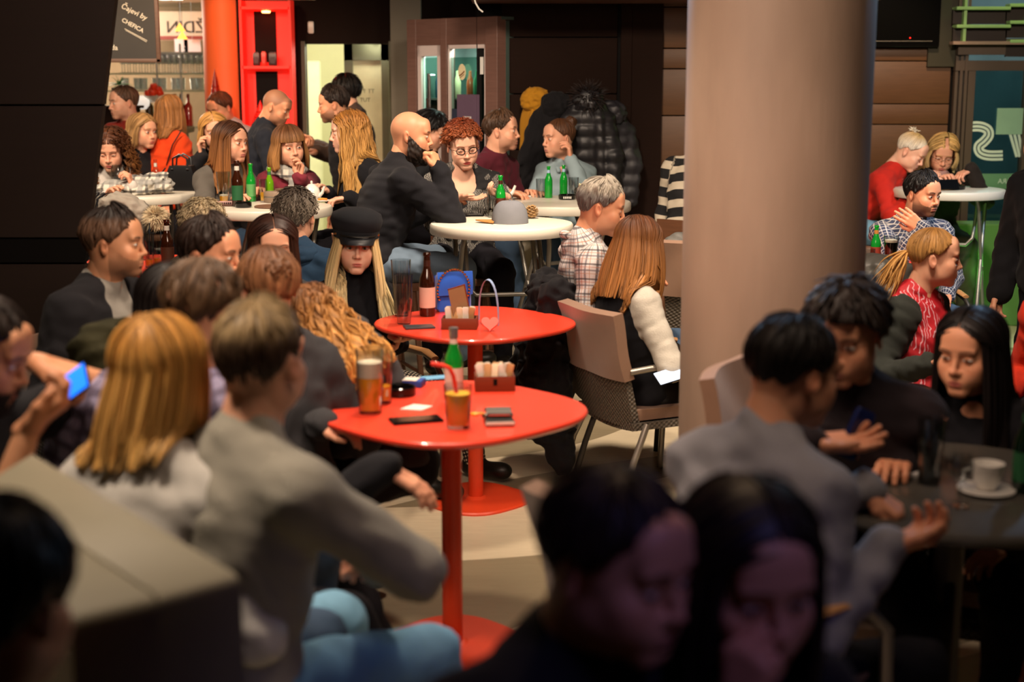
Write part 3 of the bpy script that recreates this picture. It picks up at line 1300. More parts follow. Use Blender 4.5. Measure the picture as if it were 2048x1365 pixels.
    if shoes is not None:
        for x in (-1, 1):
            an = J['an'][x]
            s = SDF(.008)
            fz = an[2] - .05
            a = np.array([an[0], an[1], fz + .012])
            s.cap(a - ld * .03, a + ld * .15, .038, .032, k=.02)
            s.ell(a + ld * .13 + up * .005, (.043, .05, .03), J['Rh'], k=.02)
            s.cap(an + up * .03, a + up * .03, .045, .040, k=.03)
            v, fq = s.mesh()
            v[:, 2] = np.maximum(v[:, 2], fz - .022)
            link_mesh('shoe', v - off, fq, shoes, root)
    # hair
    tsdf = None
    if hair and hair != 'bald':
        hs = dict(STY[hair]); hs['col'] = hc
        if ho: hs.update(ho)
        v, fq, c, phs = hair_mesh(hs, seed, q)
        v = v @ RH.T + Hc
        if hs['drop'] > .1:
            ts = torso_sdf(J, sex, b, grow, arms=1, coat=coat)
            ns_ = SDF(); ns_.cap(nb, S, .055, .065)
            back = (np.abs(phs) >= hs.get('fs', 92)) | bool(hs.get('allback', 0))
            dr_ = np.where(back[:, None], Rt[:, 1], -Rt[:, 1])
            for _ in range(12):
                dd_ = np.minimum(ts.eval(v), ns_.eval(v) + .008)
                m_ = (dd_ < .014) & (v[:, 2] < Hc[2] - .06)
                if not m_.any():
                    break
                v[m_] += dr_[m_] * np.clip(.014 - dd_[m_], .003, .03)[:, None]
        ps = [(v, fq, c)]
        for e in (hs.get('bits') or []):
            bv_, bf_, bc_ = e
            ps.append((bv_ @ RH.T + Hc, bf_, bc_))
        v, fq, c = join(ps)
        link_mesh('hair', v - off, fq, HAIR, root, cols=c)
    if o.get('beard'):
        hv2, hf2 = head_mesh(sex, hh)
        bm = beard_mask(hv2)
        fm = bm[hf2].all(1)
        idx = np.unique(hf2[fm])
        mp = np.full(len(hv2), -1); mp[idx] = np.arange(len(idx))
        vv = hv2[idx].copy()
        d = vv - np.array([0, .0, -.03]); d /= np.linalg.norm(d, axis=1, keepdims=True)
        nz = wrinkle(1, seed + 9, .008, .02, (1, 1, 1))(vv)
        dep = np.interp(vv[:, 2], [-.13, -.10, -.04, 0], [o['beard'], o['beard'], o['beard'] * .6, .003])
        vv += d * (dep + nz * .0018)[:, None]
        vv[:, 2] -= dep * .5
        c = np.array(lin(o.get('bc', '1c120c')))[None, :] * (1 + .4 * np.clip(nz, -1, 1))[:, None]
        fc = mp[hf2[fm]]
        link_mesh('beard', (vv @ RH.T + Hc) - off, fc, HAIR, root, cols=np.clip(c, 0, 1))
    J.update(Hc=Hc, RH=RH, root=root, off=off, f=f, l=l, u=u, lt=lt)
    return J


def head_child(J, name, mb, m, auto=50):
    """a child built in head coordinates (x his left, -y ahead, z up)"""
    M = Matrix(J['RH'].tolist()).to_4x4()
    M.translation = Vector(J['Hc'] - J['off'])
    v = [tuple(M @ Vector(p)) for p in mb.v]
    o = link_mesh(name, v, mb.f, m, J['root'], True)
    o.data.set_sharp_from_angle(angle=R(auto))
    return o


def body_child(J, name, v, fq, m, cols=None):
    return link_mesh(name, np.asarray(v) - J['off'], fq, m, J['root'], cols=cols)


def glasses(J, m, w=.022, hgt=.0155, cat_eye=.004, th=.0024):
    mb = MB()
    for x in (-1, 1):
        pts = []
        for k in range(17):
            a = 2 * math.pi * k / 16
            X = x * .033 + w * math.cos(a)
            Z = -.002 + hgt * math.sin(a) * (1 - .12 * math.cos(a) * x) + cat_eye * (x * math.cos(a) + 1) * (1 if math.sin(a) > 0 else .3)
            pts.append((X, -.103 + .25 * (abs(X) - .02) ** 1 * .5, Z))
        mb.tube(pts, th, 6, cap=False)
        mb.tube([(x * .053, -.094, .004), (x * .078, -.06, .003), (x * .084, .0, .0)], .0014, 5)
    mb.tube([(-.012, -.105, .0), (0, -.108, .002), (.012, -.105, .0)], .0015, 5)
    return head_child(J, 'glasses', mb, m)

# ------------------------------------------------------------------ room
k = N('floor_tiles')
co = k.xyz(k.n('ShaderNodeNewGeometry').outputs['Position'])
def rings(cx, cy, per, w):
    d = k.math('SQRT', k.math('ADD', k.math('POWER', k.math('SUBTRACT', co[0], cx), 2.0), k.math('POWER', k.math('SUBTRACT', co[1], cy), 2.0)))
    return k.math('LESS_THAN', k.math('FRACT', k.math('DIVIDE', d, per)), w)
r1 = rings(-.6, 7.6, 1.35, .5)
r2 = rings(2.6, 2.2, 2.3, .45)
x_ = k.math('ABSOLUTE', k.math('SUBTRACT', r1, r2))
pos = k.n('ShaderNodeNewGeometry').outputs['Position']
grain = k.noise(9, pos, 5, (1, 6, 1))
c1 = k.mix(grain, 'd6c8ac', 'b9aa8e')
c2 = k.mix(grain, '8f8268', '7d7058')
k.base(k.mix(x_, c1, c2))
k.set(Roughness=.38)
FLOORM = k.m
wood = lambda name, c, rough=.5: mk(name, c, rough, var=.25, scale=6, stretch=(1, 1, 14), bump=.15, bscale=60)
WALLD = mk('dark_wall_paint', '1e1410', .85, var=.08, bump=.1)
PANEL = wood('dark_wood_panel', '1c0f09', .85)
PANEL2 = wood('brown_wood_panel', '553a24', .42)
FRAMEW = wood('reddish_wood', '6c4e44', .45)
BLACK = mk('black_matt', '0d0b0a', .8, var=0)
GREYW = mk('grey_plaster', '6b6459', .8, var=.06, bump=.15)
MET = mk('grey_metal', '8d8a84', .35, 1, var=.05)
METP = mk('painted_grey_metal', '6f6a62', .4, .3, var=.05)
CHROME = mk('chrome', 'c9c9c9', .15, 1, var=0)
WHITEP = mk('cream_plastic', 'cfc9ba', .38, var=.03, bump=.05, bscale=300)
WHITE = mk('white_ceramic', 'dedad2', .2, var=.02, coat=.4)
PAPER = mk('white_paper', 'd8d5cf', .8, var=.02)
GLASS = clear_mat('clear_glass', 'f0f2f2')
yR = 10.3
struct(MB().box((1.0, 6.5, -.05), (14, 16, .1)), 'floor', FLOORM)
struct(MB().box((1.0, 4.8, 3.05), (14, 12.6, .1)), 'ceiling', mk('ceiling_paint', '3a322b', .9))


def planks(parent, x0, x1, z0, z1, y, hs, m, name='wall_panel', th=.02, rz=0, gap=.008):
    z = z1
    i = 0
    while z > z0 + .02:
        h = hs[i % len(hs)]; i += 1
        h = min(h, z - z0)
        mb = MB().box((0, 0, 0), (x1 - x0, th, h - gap), bev=.003)
        o = mb.build(name, m, parent)
        o.location = ((x0 + x1) / 2, y - th / 2 - .001 * (i % 2), z - h / 2)
        z -= h


# centre: dark panelled wall where the coats hang
yb = 9.4
wc = struct(MB().box((.86, yb + .1, 1.5), (2.18, .18, 3.0)), 'wall_back', BLACK)
planks(wc, P(1003, 100, yb).x, P(1234, 100, yb).x, 0, 2.7, yb, [.36], PANEL)
planks(wc, P(1240, 100, yb).x, P(1262, 100, yb).x, 0, 2.9, yb - .03, [2.9], PANEL, th=.05)
planks(wc, P(1316, 100, yb).x, P(1400, 100, yb).x, 0, 2.9, yb, [.46, .13, .14, .26, .13, .3], PANEL2)
x0 = P(1262, 100, yb).x
struct(MB().box((x0 + .1, yb - .03, 1.5), (.2, .07, 3)), 'pillar_wood', PANEL)
# soffit above
struct(MB().box((1.0, 9.0, 2.44), (2.5, .7, .5)), 'trim_soffit', FRAMEW)
# right: brown boards under the screen
wr_ = struct(MB().box((2.65, yR + .1, 1.5), (1.04, .18, 3.0)), 'wall_right_back', BLACK)
planks(wr_, 2.15, P(1902, 100, yR).x, 0, P(1800, 95, yR).z, yR, [.095, .30, .145, .36, .15, .3], PANEL2)
# door side wall, far left
yd = 11.3
xl, xr = P(610, 100, yd).x, P(780, 100, yd).x
ztop = P(700, 88, yd).z
wl = MB().box(((xl - .35), yd + .05, 1.5), (.7, .12, 3)).box(((xr + .4), yd + .05, 1.5), (.8, .12, 3)).box(((xl + xr) / 2, yd + .05, (3 + ztop) / 2), (xr - xl, .12, 3 - ztop))
struct(wl, 'wall_back_left', WALLD)
struct(MB().box((P(812, 50, 10.6).x, 10.6, 1.5), (.22, .1, 3)), 'pillar_plaster', GREYW)
# lit room behind the door
GREENW = mk('pale_green_wall', 'd2d0aa', .8, var=.03)
rm = MB()
rm.box((-1.35, 14.0, 1.5), (2.6, .1, 3)).box((-2.35, 12.7, 1.5), (.1, 2.6, 3)).box((-.2, 12.7, 1.5), (.1, 2.6, 3)).box((-1.3, 12.7, 2.5), (2.3, 2.6, .08))
struct(rm, 'wall_corridor', GREENW)
struct(MB().box((P(627, 200, 13.6).x, 13.6, .9), (.14, .06, 1.95), bev=.01), 'door_2', mk('white_door_paint', 'e3e6c4', .5))
lamp('POINT', (-1.5, 12.2, 2.3), (0, 0, 0), 85, 'fffbe8', .15, name='corridor_light')
lamp('POINT', (-1.1, 11.75, 2.0), (0, 0, 0), 26, 'fffbe8', .1, name='corridor_light')
# opened door leaf
dr = empty('door_1', (P(686, 200, 11.6).x, 11.75, 0))
dr['kind'] = 'structure'
DG = mk('grey_door_frame', '5b5a44', .5)
mb = MB()
for x in (.035, .33): mb.box((x, 0, 1.0), (.07 if x < .1 else .06, .045, 2.0))
mb.box((.18, 0, 1.93), (.36, .045, .14)).box((.18, 0, .1), (.36, .045, .2))
mb.build('door_frame', DG, dr)
MB().box((.185, 0, 1.02), (.24, .01, 1.7)).build('pane', mk('frosted_pane', 'cfcda6', .5), dr)
for z_, t_ in ((1.60, 'TT TT'), (1.53, 'TUT'), (1.40, 'UT'), (1.34, 'UI')):
    text_mesh('lettering', t_, .045, DG, dr, (.12, -.012, z_), (R(90), 0, 0), .0005)
mb = MB().box((xr + .01, yd - .02, 1.0), (.035, .05, 2.0)).box((xl - .01, yd - .02, 1.0), (.03, .05, 2.0))
struct(mb, 'trim_1', DG)
o = solo(MB().box((0, 0, 0), (.045, .03, .09), bev=.008), 'wall_sensor', WHITE, 'small white sensor box on dark wall above the lit doorway', 'sensor', P(622, 55, yd - .02))
# ------------------------------------------------------------------ bar zone
yp = 11.4
ORANGE = mk('orange_pillar_paint', 'e8703e', .55, var=.04)
pr = P(449, 100, yp)
struct(MB().lathe([(.165, 0), (.165, 3)], 40, (pr.x, pr.y, 0)), 'pillar_orange', ORANGE, True)
lamp('SPOT', (pr.x + .1, 10.6, 2.8), (pr.x, 11.3, 1.5), 34, 'ffa060', .08, 70, .8)
# red niche with black panels
ys = 11.02
sh = thing('display_shelf', 'tall red lit display shelf with black panels beside the orange pillar', 'shelf', (P(533, 100, ys).x, ys, 0))
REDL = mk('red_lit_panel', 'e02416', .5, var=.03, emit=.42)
w_ = .37
MB().box((0, .14, 1.15), (w_, .02, 2.3)).build('back_panel', REDL, sh)
for x in (-w_ / 2, w_ / 2): MB().box((x, .06, 1.15), (.02, .18, 2.3)).build('side_panel', REDL, sh)
for z in (.75, 1.28, 1.80, 2.24): MB().box((0, .06, z), (w_, .18, .02)).build('shelf_board', REDL, sh)
for z, h_ in ((2.03, .38), (1.54, .46), (1.0, .46)): MB().box((-.025, .12, z), (.165, .02, h_)).build('black_panel', BLACK, sh)
lamp('POINT', (P(533, 40, ys).x, ys - .03, 2.19), (0, 0, 0), 2.6, 'ff3020', .04, name='shelf_light')
lamp('SPOT', (P(533, 40, ys).x, ys - .6, 2.7), (P(533, 40, ys).x, ys, 1.6), 26, 'ff2a18', .05, 50, .6, name='shelf_light')
MB().lathe([(.03, 0), (.035, .015), (0, .02)], 12, (0, .03, 2.205)).build('lamp_fitting', mk('lamp_glow', 'ffb060', .5, emit=6), sh)
zs = P(533, 136, ys).z
for i, (px_, w2, h2, c_) in enumerate(((513, .05, .095, '401010'), (528, .035, .1, 'c03020'), (546, .06, .095, '30100c'))):
    p = P(px_, 136, ys)
    mb = MB().box((0, 0, h2 / 2), (w2, .04, h2), bev=.004).box((0, -.021, h2 * .45), (w2 * .6, .002, h2 * .5)).box((0, 0, h2 + .004), (w2 * .7, .03, .008))
    solo(mb, 'tea_tin', mk('tin' + str(i), c_, .4), ['dark red square tin left on the red lit shelf', 'narrow bright red tin in the middle of the lit shelf', 'black patterned tin right on the red lit shelf'][i], 'tin', (p.x, ys + .01, 1.811))
# red winter cones standing on the ledge
for (px_, top_, bot_, w2, nm) in ((432, 136, 215, .055, 'tall dark red cone decoration with pine garland before the orange pillar'), (522, 200, 250, .075, 'glittery red cone decoration on the lower red shelf')):
    a, b_ = P(px_, top_, 11.12 if px_ < 500 else 10.92), P(px_, bot_, 11.12 if px_ < 500 else 10.92)
    hgt = a.z - b_.z
    mb = MB()
    prof = [(w2 * (1 - t) * (1 + .1 * math.sin(t * 60)), t * hgt) for t in [i / 24 for i in range(25)]]
    mb.lathe(prof, 16)
    solo(mb, 'cone_decoration', mk('cone_red' + str(px_), '7e1c12' if px_ < 500 else 'c81e18', .35, bump=.6, bscale=120), nm, 'decoration', b_)
    mb = MB().box((0, 0, -.01), (.13, .10, .02)).box((0, 0, -b_.z / 2 - .01), (.11, .08, b_.z - .03))
    solo(mb, 'plinth', mk('plinth_red', '6b1a10', .5), ('plinth in red shade under the tall cone decoration' if px_ < 500 else 'plinth in red shade under the glittery cone decoration'), 'stand', b_)
# bar back wall, mirror-written sign
yw = 14.0
struct(MB().box((-4.3, yw + .05, 1.5), (4.6, .1, 3)), 'wall_bar', mk('bar_wall_paint', '8d7f6c', .8))
struct(MB().box((-3.5, 12.9, 2.42), (4.0, 2.4, .06)), 'ceiling_bar', mk('bar_ceiling_paint', '8a8172', .8))
lamp('POINT', (-3.6, 12.4, 2.2), (0, 0, 0), 55, 'ffe8cc', .15, name='bar_light')
lamp('POINT', (-3.9, 13.2, 1.7), (0, 0, 0), 34, 'ffe0bc', .15, name='bar_light')
for (px_, py_) in ((331, 25), (355, 2)):
    p = P(px_, py_, 12.4)
    solo(MB().lathe([(.045, 0), (.05, .012), (0, .015)], 16), 'downlight', mk('downlight_glow', 'fff2dc', .4, emit=12, var=0), 'small round bright downlight over the bar' if px_ == 331 else 'pale round downlight at the top edge above the bar', 'light', (p.x, p.y, 2.375))
sp = P(360, 52, 13.3)
sg = thing('bar_sign', 'white sign board with mirror written black capitals above the bar', 'sign', sp)
MB().box((0, 0, 0), (.75, .02, .26), bev=.004).build('board', mk('sign_board', 'cdbfae', .6), sg)
o = text_mesh('lettering', 'VARAŽDIN', .15, mk('sign_black', '2a1d18', .6, var=0), sg, (-.03, -.012, -.05), (R(90), 0, 0), .001, .001)
o.scale = (-1, 1, 1)
o.location = (.62, -.013, -.06)
# red lit shelf line and posters
solo(MB().box((0, 0, 0), (.9, .2, .03)), 'bar_canopy', mk('canopy_red', '7a2018', .5), 'dark red canopy edge under the bar sign', 'canopy', P(370, 76, 13.3))
for px_, m_, in ((363, 1), (390, 2)):
    p = P(px_ if m_ == 1 else 385, 96 if m_ == 1 else 97, 13.0)
    mb = MB().box((0, 0, 0), (.12 if m_ == 1 else .15, .008, .16))
    for z in (-.05, -.02, .01): mb.box((0, -.005, z), (.07, .002, .006))
    mb.tube([(0, 0, .07), (0, 0, 2.39 - p.z)], .0015, 5)
    solo(mb, 'price_card', mk('card_blue', '9fb6c6', .6, var=.05), 'smaller pale blue card above the hanging glasses' if m_ == 1 else 'larger pale blue card above the hanging glasses', 'card', p, group=None)
for i, (px_, py_) in enumerate(((360, 62), (365, 78))):
    p = P(px_, py_, 12.9)
    t_ = thing('pendant_lamp', ['upper small glowing orange pendant lamp before the bar sign', 'lower wide glowing orange pendant lamp before the bar sign'][i], 'lamp', p)
    MB().lathe([(.0, .07), (.012, .05), (.045, .0), (.0, .012)], 14).build('lamp_shade', mk('pendant_glow', 'ff8a30', .5, emit=4, var=0), t_)
    MB().tube([(0, 0, .06), (0, 0, 2.39 - p.z)], .002, 5).build('cord', BLACK, t_)
lamp('POINT', tuple(P(365, 85, 12.7)), (0, 0, 0), 3.5, 'ff5a28', .05, name='pendant_light')
# glass shelves, uprights
bs_ = thing('bar_shelf_unit', 'open glass and metal shelf unit behind the bar, loaded with glassware', 'shelf', (P(320, 150, 12.2).x, 12.2, 0))
zsh = [P(320, y, 12.2).z for y in (148, 182, 254)]
SHG = mk('shelf_glass', 'b8c4b0', .1, trans=.6, var=0)
for z in zsh: MB().box((0, 0, z), (.95, .25, .015)).build('shelf_board', SHG, bs_)
MB().box((0, 0, zsh[0] + .17), (.95, .25, .02)).build('rail', MET, bs_)
for x in (-.45, .0, .2, .45): MB().box((x, -.1, 1.0), (.015, .015, 2.0)).build('upright', MET, bs_)
def stem_prof(s=1.0):
    return [(.030 * s, 0), (.031 * s, .002), (.005, .006), (.004, .075 * s), (.02 * s, .09 * s), (.036 * s, .115 * s), (.038 * s, .14 * s), (.032 * s, .175 * s), (.030 * s, .175 * s), (.036 * s, .14 * s), (.034 * s, .115 * s), (.004, .085 * s)]
proto = None
rg = random.Random(4)
THING = clear_mat('bar_glassware', 'e4ecee', 'dfe4e4', .16)
n = 0
for r_, yy in enumerate((12.12, 12.22)):
    for i in range(15):
        x = P(244 + i * 11.5 + r_ * 5, 130, yy).x
        if proto is None:
            o = proto = MB().lathe(stem_prof(.9), 12).build('wine_glass', THING)
        else:
            o = proto.copy(); COL.objects.link(o)
        o.location = (x, yy, zsh[0] + .008)
        tag(o, 'stemmed wine glass standing in the row along the top bar shelf', 'glass', 'wine glasses on the top bar shelf')
        n += 1
for i in range(13):
    x = P(250 + i * 12.5, 160, 12.2).x
    if i % 3 == 1: continue
    mb = MB().lathe([(.028, 0), (.030, .004), (.035, .10), (.033, .10), (.027, .008), (0, .008)], 12)
    o = solo(mb, 'tumbler', THING, 'straight clear tumbler on the middle bar shelf', 'glass', (x, 12.2, zsh[1] + .008), group='tumblers on the middle bar shelf')
bcols = ['5a3c18', '2c4a2a', 'b86a2a', '1c1a18', '8a1c14']
for i, px_ in enumerate((300, 322, 352, 364, 378)):
    x = P(px_, 200, 12.3).x
    c_ = bcols[i]
    mb = MB().lathe([(.035, 0), (.036, .01), (.036, .16), (.014, .20), (.013, .26), (.015, .265), (.0, .27)], 14)
    solo(mb, 'liquor_bottle', mk('liq' + c_, c_, .1, var=0, coat=.6), ['brown', 'dark green', 'amber', 'black', 'deep red'][i] + ' liquor bottle on the lowest bar shelf', 'bottle', (x, 12.27, zsh[2] + .008))
# fruit bowl, globe lamp, plant
p = P(309, 205, 12.0)
fb = solo(MB().lathe([(.03, 0), (.03, .01), (.085, .05), (.09, .055), (.08, .05), (.0, .012)], 20), 'fruit_bowl', WHITE, 'white bowl holding red apples on the bar', 'bowl', p)
for i, (dx, dy, dz) in enumerate(((-.05, 0, .075), (.0, -.03, .078), (.05, 0, .075), (-.025, .03, .10), (.03, .03, .105), (0, 0, .13))):
    mb = MB().lathe([(0, -.028), (.02, -.026), (.033, -.006), (.031, .014), (.018, .026), (.006, .024), (.0, .020)], 12)
    o = solo(mb, 'apple', mk('apple_red', 'c03418', .3, var=.2), 'shiny red apple heaped in the white bowl on the bar', 'apple', p + Vector((dx, dy, dz)), group='apples in the bowl')
p = P(285, 205, 12.0)
solo(MB().lathe([(.0, -.06), (.03, -.055), (.055, -.025), (.06, 0), (.055, .025), (.03, .052), (0, .06)], 20), 'globe_lamp', mk('opal_globe', 'ece6da', .3, emit=.6, var=0), 'round white globe lamp on the bar between shelves', 'lamp', p)
solo(MB().box((0, 0, 0), (1.8, .5, .05), bev=.01).box((0, .05, -.55), (1.7, .4, 1.05)), 'bar_counter', wood('bar_counter_wood', '4a3a28'), 'wooden bar counter with pale top behind the standing guests', 'counter', (-3.55, 11.75, P(320, 262, 11.6).z))
p = P(238, 170, 11.3)
pl = thing('potted_plant', 'green spiky plant at the left end of the bar', 'plant', p)
MB().lathe([(.05, -.16), (.06, -.02), (.055, -.02), (.0, -.03)], 14).build('pot', mk('pot_grey', '55504a', .6), pl)
GL = mk('plant_green', '3f8a4a', .5, var=.3)
for i in range(46):
    a = rg.uniform(0, 6.28); e = rg.uniform(.1, 1.4)
    d = Vector((math.cos(a) * math.cos(e), math.sin(a) * math.cos(e), math.sin(e)))
    L = rg.uniform(.07, .14)
    pts = [d * L * t + Vector((0, 0, -.05 * t * t)) for t in (0, .35, .7, 1)]
    MB().tube(pts, [.002, .007, .005, .001], 4, flat=.3).build('leaf', GL, pl)
solo(MB().box((0, 0, 0), (.3, .3, .02)).box((0, 0, -(p.z - .17) / 2), (.25, .25, p.z - .17)), 'plant_stand', PANEL, 'dark stand under the spiky green plant', 'stand', p + Vector((0, 0, -.17)))
# ------------------------------------------------------------------ chalkboard
p0, p1 = P(212, -6, 9.9), P(322, 125, 9.9)
w2, h2 = .50, .62
cb = thing('chalkboard', 'hanging wood framed chalkboard lettered in white chalk, above the bar guests', 'sign', (p1.x - w2 / 2, 9.9, p1.z + h2 / 2), 0)
BF = wood('board_frame', '5a4234')
MB().box((0, 0, 0), (w2 - .03, .012, h2 - .03)).build('slate', mk('slate', '2f2d2a', .7, var=.25, scale=4), cb)
for x in (-1, 1): MB().box((x * (w2 / 2 - .012), -.006, 0), (.026, .03, h2), bev=.004).build('frame_rail', BF, cb)
for z in (-1, 1): MB().box((0, -.006, z * (h2 / 2 - .012)), (w2, .03, .026), bev=.004).build('frame_rail', BF, cb)
CH = mk('chalk', 'c9c3b2', .9, var=.1)
text_mesh('lettering', 'Čajevi by', .050, CH, cb, (-.005, -.009, .055), (R(90), R(27), 0), .0004, .0004, shear=.1)
text_mesh('lettering', 'CHEFICA', .040, CH, cb, (-.005, -.009, -.035), (R(90), R(29), 0), .0004, .0006)
text_mesh('lettering', 'da', .05, CH, cb, (-.085, -.009, -.225), (R(90), R(3), 0), .0004, .0006)
MB().tube([(.015, -.009, -.085), (.09, -.009, -.125), (.165, -.009, -.165)], .0022, 5).tube([(.02, -.009, -.095), (.09, -.009, -.133), (.16, -.009, -.173)], .0020, 5).build('chalk_line', CH, cb)
for x in (-.2, .2): MB().tube([(x, 0, h2 / 2), (x, 0, 3 - cb.location.z)], .003, 5).build('hanging_wire', MET, cb)
# projector-like white box at the ceiling
p = P(566, -2, 9.0)
mb = MB().box((0, 0, 0), (.40, .34, .10), bev=.02)
for i in range(5): mb.box((-.1 + i * .05, -.171, 0), (.03, .004, .05))
pj = solo(mb, 'ceiling_unit', mk('unit_white', 'b5aea2', .5), 'pale grey box unit hung under the ceiling near the red shelf', 'ceiling unit', p + Vector((0, 0, .05)))
MB().box((0, 0, .5), (.05, .05, .9)).build('bracket', MET, pj)
# ------------------------------------------------------------------ fridge cabinet
A, B = P(822, 60, 9.9), P(1003, 60, 9.3)
fw = math.hypot(B.x - A.x, B.y - A.y); fr = math.atan2(B.y - A.y, B.x - A.x)
fc = thing('drinks_fridge', 'tall wood framed drinks fridge with two glass doors and posters', 'fridge', (A.x, A.y, 0), fr)
zt = P(822, 40, 9.9).z
zd = P(835, 92, 9.87).z
for x, w in ((.045, .09), (.36, .06), (fw - .055, .11)): MB().box((x, 0, zt / 2), (w, .08, zt), bev=.004).build('frame_post', FRAMEW, fc)
MB().box((fw / 2, .001, (zt + zd) / 2), (fw - .01, .07, zt - zd), bev=.004).build('header_panel', FRAMEW, fc)
MB().box((fw / 2, .001, .2), (fw, .07, .4), bev=.004).build('plinth_panel', FRAMEW, fc)
MB().box((fw / 2, .5, zt / 2), (fw, .02, zt)).box((.01, .25, zt / 2), (.02, .5, zt)).box((fw - .03, .25, zt / 2), (.02, .46, zt - .05)).box((fw / 2, .25, zt - .01), (fw, .5, .02)).build('carcass', mk('fridge_inside', '4a5a54', .4), fc)
for z in (.7, 1.0, 1.3, 1.58): MB().box((fw / 2, .25, z), (fw - .05, .4, .012)).build('shelf_board', MET, fc)
ds = []
for i, (x0, x1) in enumerate(((.095, .325), (.395, fw - .115))):
    d = empty('glass_door', (0, -.01, 0), 0, fc)
    ALU = mk('pink_alu_frame', 'dccac4', .4, .2, var=.03)
    t = .035 if i == 0 else .012
    MB().box((x0 + t / 2, 0, (zd + .4) / 2), (t, .04, zd - .4)).box((x1 - t / 2, 0, (zd + .4) / 2), (t, .04, zd - .4)).box(((x0 + x1) / 2, 0, zd - t), (x1 - x0, .04, t * 2)).build('door_frame', ALU, d)
    MB().box(((x0 + x1) / 2, 0, (zd + .4) / 2 - .03), (x1 - x0 - 2 * t, .006, zd - .5)).build('pane', clear_mat('fridge_pane', 'c8e0d8'), d)
    if i == 0:
        MB().tube([((x0 + x1) / 2 + .03, -.05, 1.75), ((x0 + x1) / 2 + .03, -.05, .8)], .012, 10).tube([((x0 + x1) / 2 + .03, 0, 1.74), ((x0 + x1) / 2 + .03, -.05, 1.74)], .006, 6).build('handle', CHROME, d)
lamp('AREA', (A.x + .35, 9.75, 1.98), (A.x + .4, 9.9, 0), 16, 'eafff6', .25, name='fridge_light')
x2 = .395 + (fw - .51) / 2
ST = fc
mb = MB().lathe([(0, 0), (.035, .0), (.036, .003), (0, .004)], 28, sx=1, sy=1.45, M=Matrix.Translation((x2 - .035, -.036, 1.76)) @ Matrix.Rotation(R(90), 4, 'X'))
mb.build('oval_sticker', mk('sticker_cream', 'd8c8a0', .5), ST)
MB().tube([(x2 - .06, -.042, 1.735), (x2 - .035, -.042, 1.745), (x2 - .01, -.042, 1.765)], .004, 5).tube([(x2 - .055, -.042, 1.72), (x2 - .012, -.042, 1.745)], .002, 5).build('sticker_script', mk('sticker_brown', '7a4a2a', .5, var=0), ST)
MB().box((fw - .15, -.03, 1.80), (.03, .002, .11)).build('price_sticker', PAPER, ST)
MB().box((x2 + .015, -.032, 1.38), (.21, .003, .47)).build('poster', mk('poster_purple', '5e4a5c', .5, var=.1), ST)
mb = MB()
for q in range(5): mb.box((x2 - .025 + q * .016, -.034, 1.465), (.010, .002, .014))
mb.build('poster_print', PAPER, ST)
MB().lathe([(.018, 0), (.026, .12), (.03, .17), (.028, .19), (0, .2)], 12, M=Matrix.Translation((x2 + .03, -.03, 1.15)) @ Matrix.Diagonal((1, .1, 1, 1))).build('poster_beer_glass', mk('poster_beer', 'd89a4a', .5, var=.1), ST)
MB().box((x2 - .115, -.033, 1.44), (.045, .003, .16)).box((x2 - .11, -.034, 1.29), (.045, .003, .08)).build('notice', mk('notice_navy', '2a3040', .5), ST)
for z in (.7, 1.0, 1.3, 1.58):
    for i in range(9):
        x = .11 + i * .062
        if .34 < x < .40: continue
        c_ = ['b84a28', '3f7a5a', 'c8b890', '2c5a70'][(i + int(z * 10)) % 4]
        mb = MB().lathe([(.024, 0), (.025, .01), (.025, .11), (.010, .15), (.010, .18), (0, .182)], 10)
        o = mb.build('soda_bottle', mk('soda' + c_, c_, .2, var=0, coat=.3), None)
        o.location = Matrix.Translation((A.x, A.y, 0)) @ Matrix.Rotation(fr, 4, 'Z') @ Vector((x, .15, z + .007))
        tag(o, 'small coloured drink bottle standing behind the fridge glass', 'bottle', 'drink bottles in the fridge')
# lampshade ring reflections on soffit: cable
p = P(950, 0, 9.0)
solo(MB().tube([P(948, -6, 8.62), P(951, 6, 8.62), P(958, 18, 8.62), P(966, 24, 8.62)], .005, 6), 'white_cable', WHITE, 'thin white cable hanging below the wooden soffit', 'cable')
# ------------------------------------------------------------------ right: screen, window, louvres
p = P(1800, 40, 9.3)
tv = thing('television', 'black wall screen with a tiny red standby light, above brown boards', 'television', (2.65, yR - .07, P(1800, 30, yR - .1).z + .05))
tz0 = P(1800, 94, yR - .1).z - tv.location.z
MB().box((.0, 0, (.4 + tz0) / 2), (.70, .06, .4 - tz0), bev=.006).build('screen', mk('screen_black', '0a0a0a', .15, var=0), tv)
MB().box((0, -.035, tz0 + .04), (.60, .006, .004)).build('bezel_line', METP, tv)
q_ = P(1820, 76, yR - .1)
MB().lathe([(.004, 0), (.004, .003), (0, .004)], 8, M=Matrix.Translation((q_.x - 2.65, -.033, q_.z - tv.location.z)) @ Matrix.Rotation(R(90), 4, 'X')).build('standby_light', mk('standby_red', 'ff1a10', .4, emit=5, var=0), tv)
struct(MB().box((P(1884, 40, yR).x, yR - .02, 2.3), (.2, .06, 1.0)), 'wall_screen_side', mk('olive_wall', '2c2a1c', .7))
xw0, xw1 = P(1905, 200, (yR - .05)).x, 5.2
zw = P(1950, 140, (yR - .05)).z
ALD = mk('brown_grey_alu', '5c5047', .45, .4, var=.06)
win = empty('window_1', (0, (yR - .05), 0)); win['kind'] = 'structure'
mb = MB()
for i in range(3): mb.box((xw0 + .012 + i * .03, -.012 * i, 1.3), (.02, .05, 2.6))
mb.box((xw0 + .12, 0, zw / 2), (.05, .06, zw))
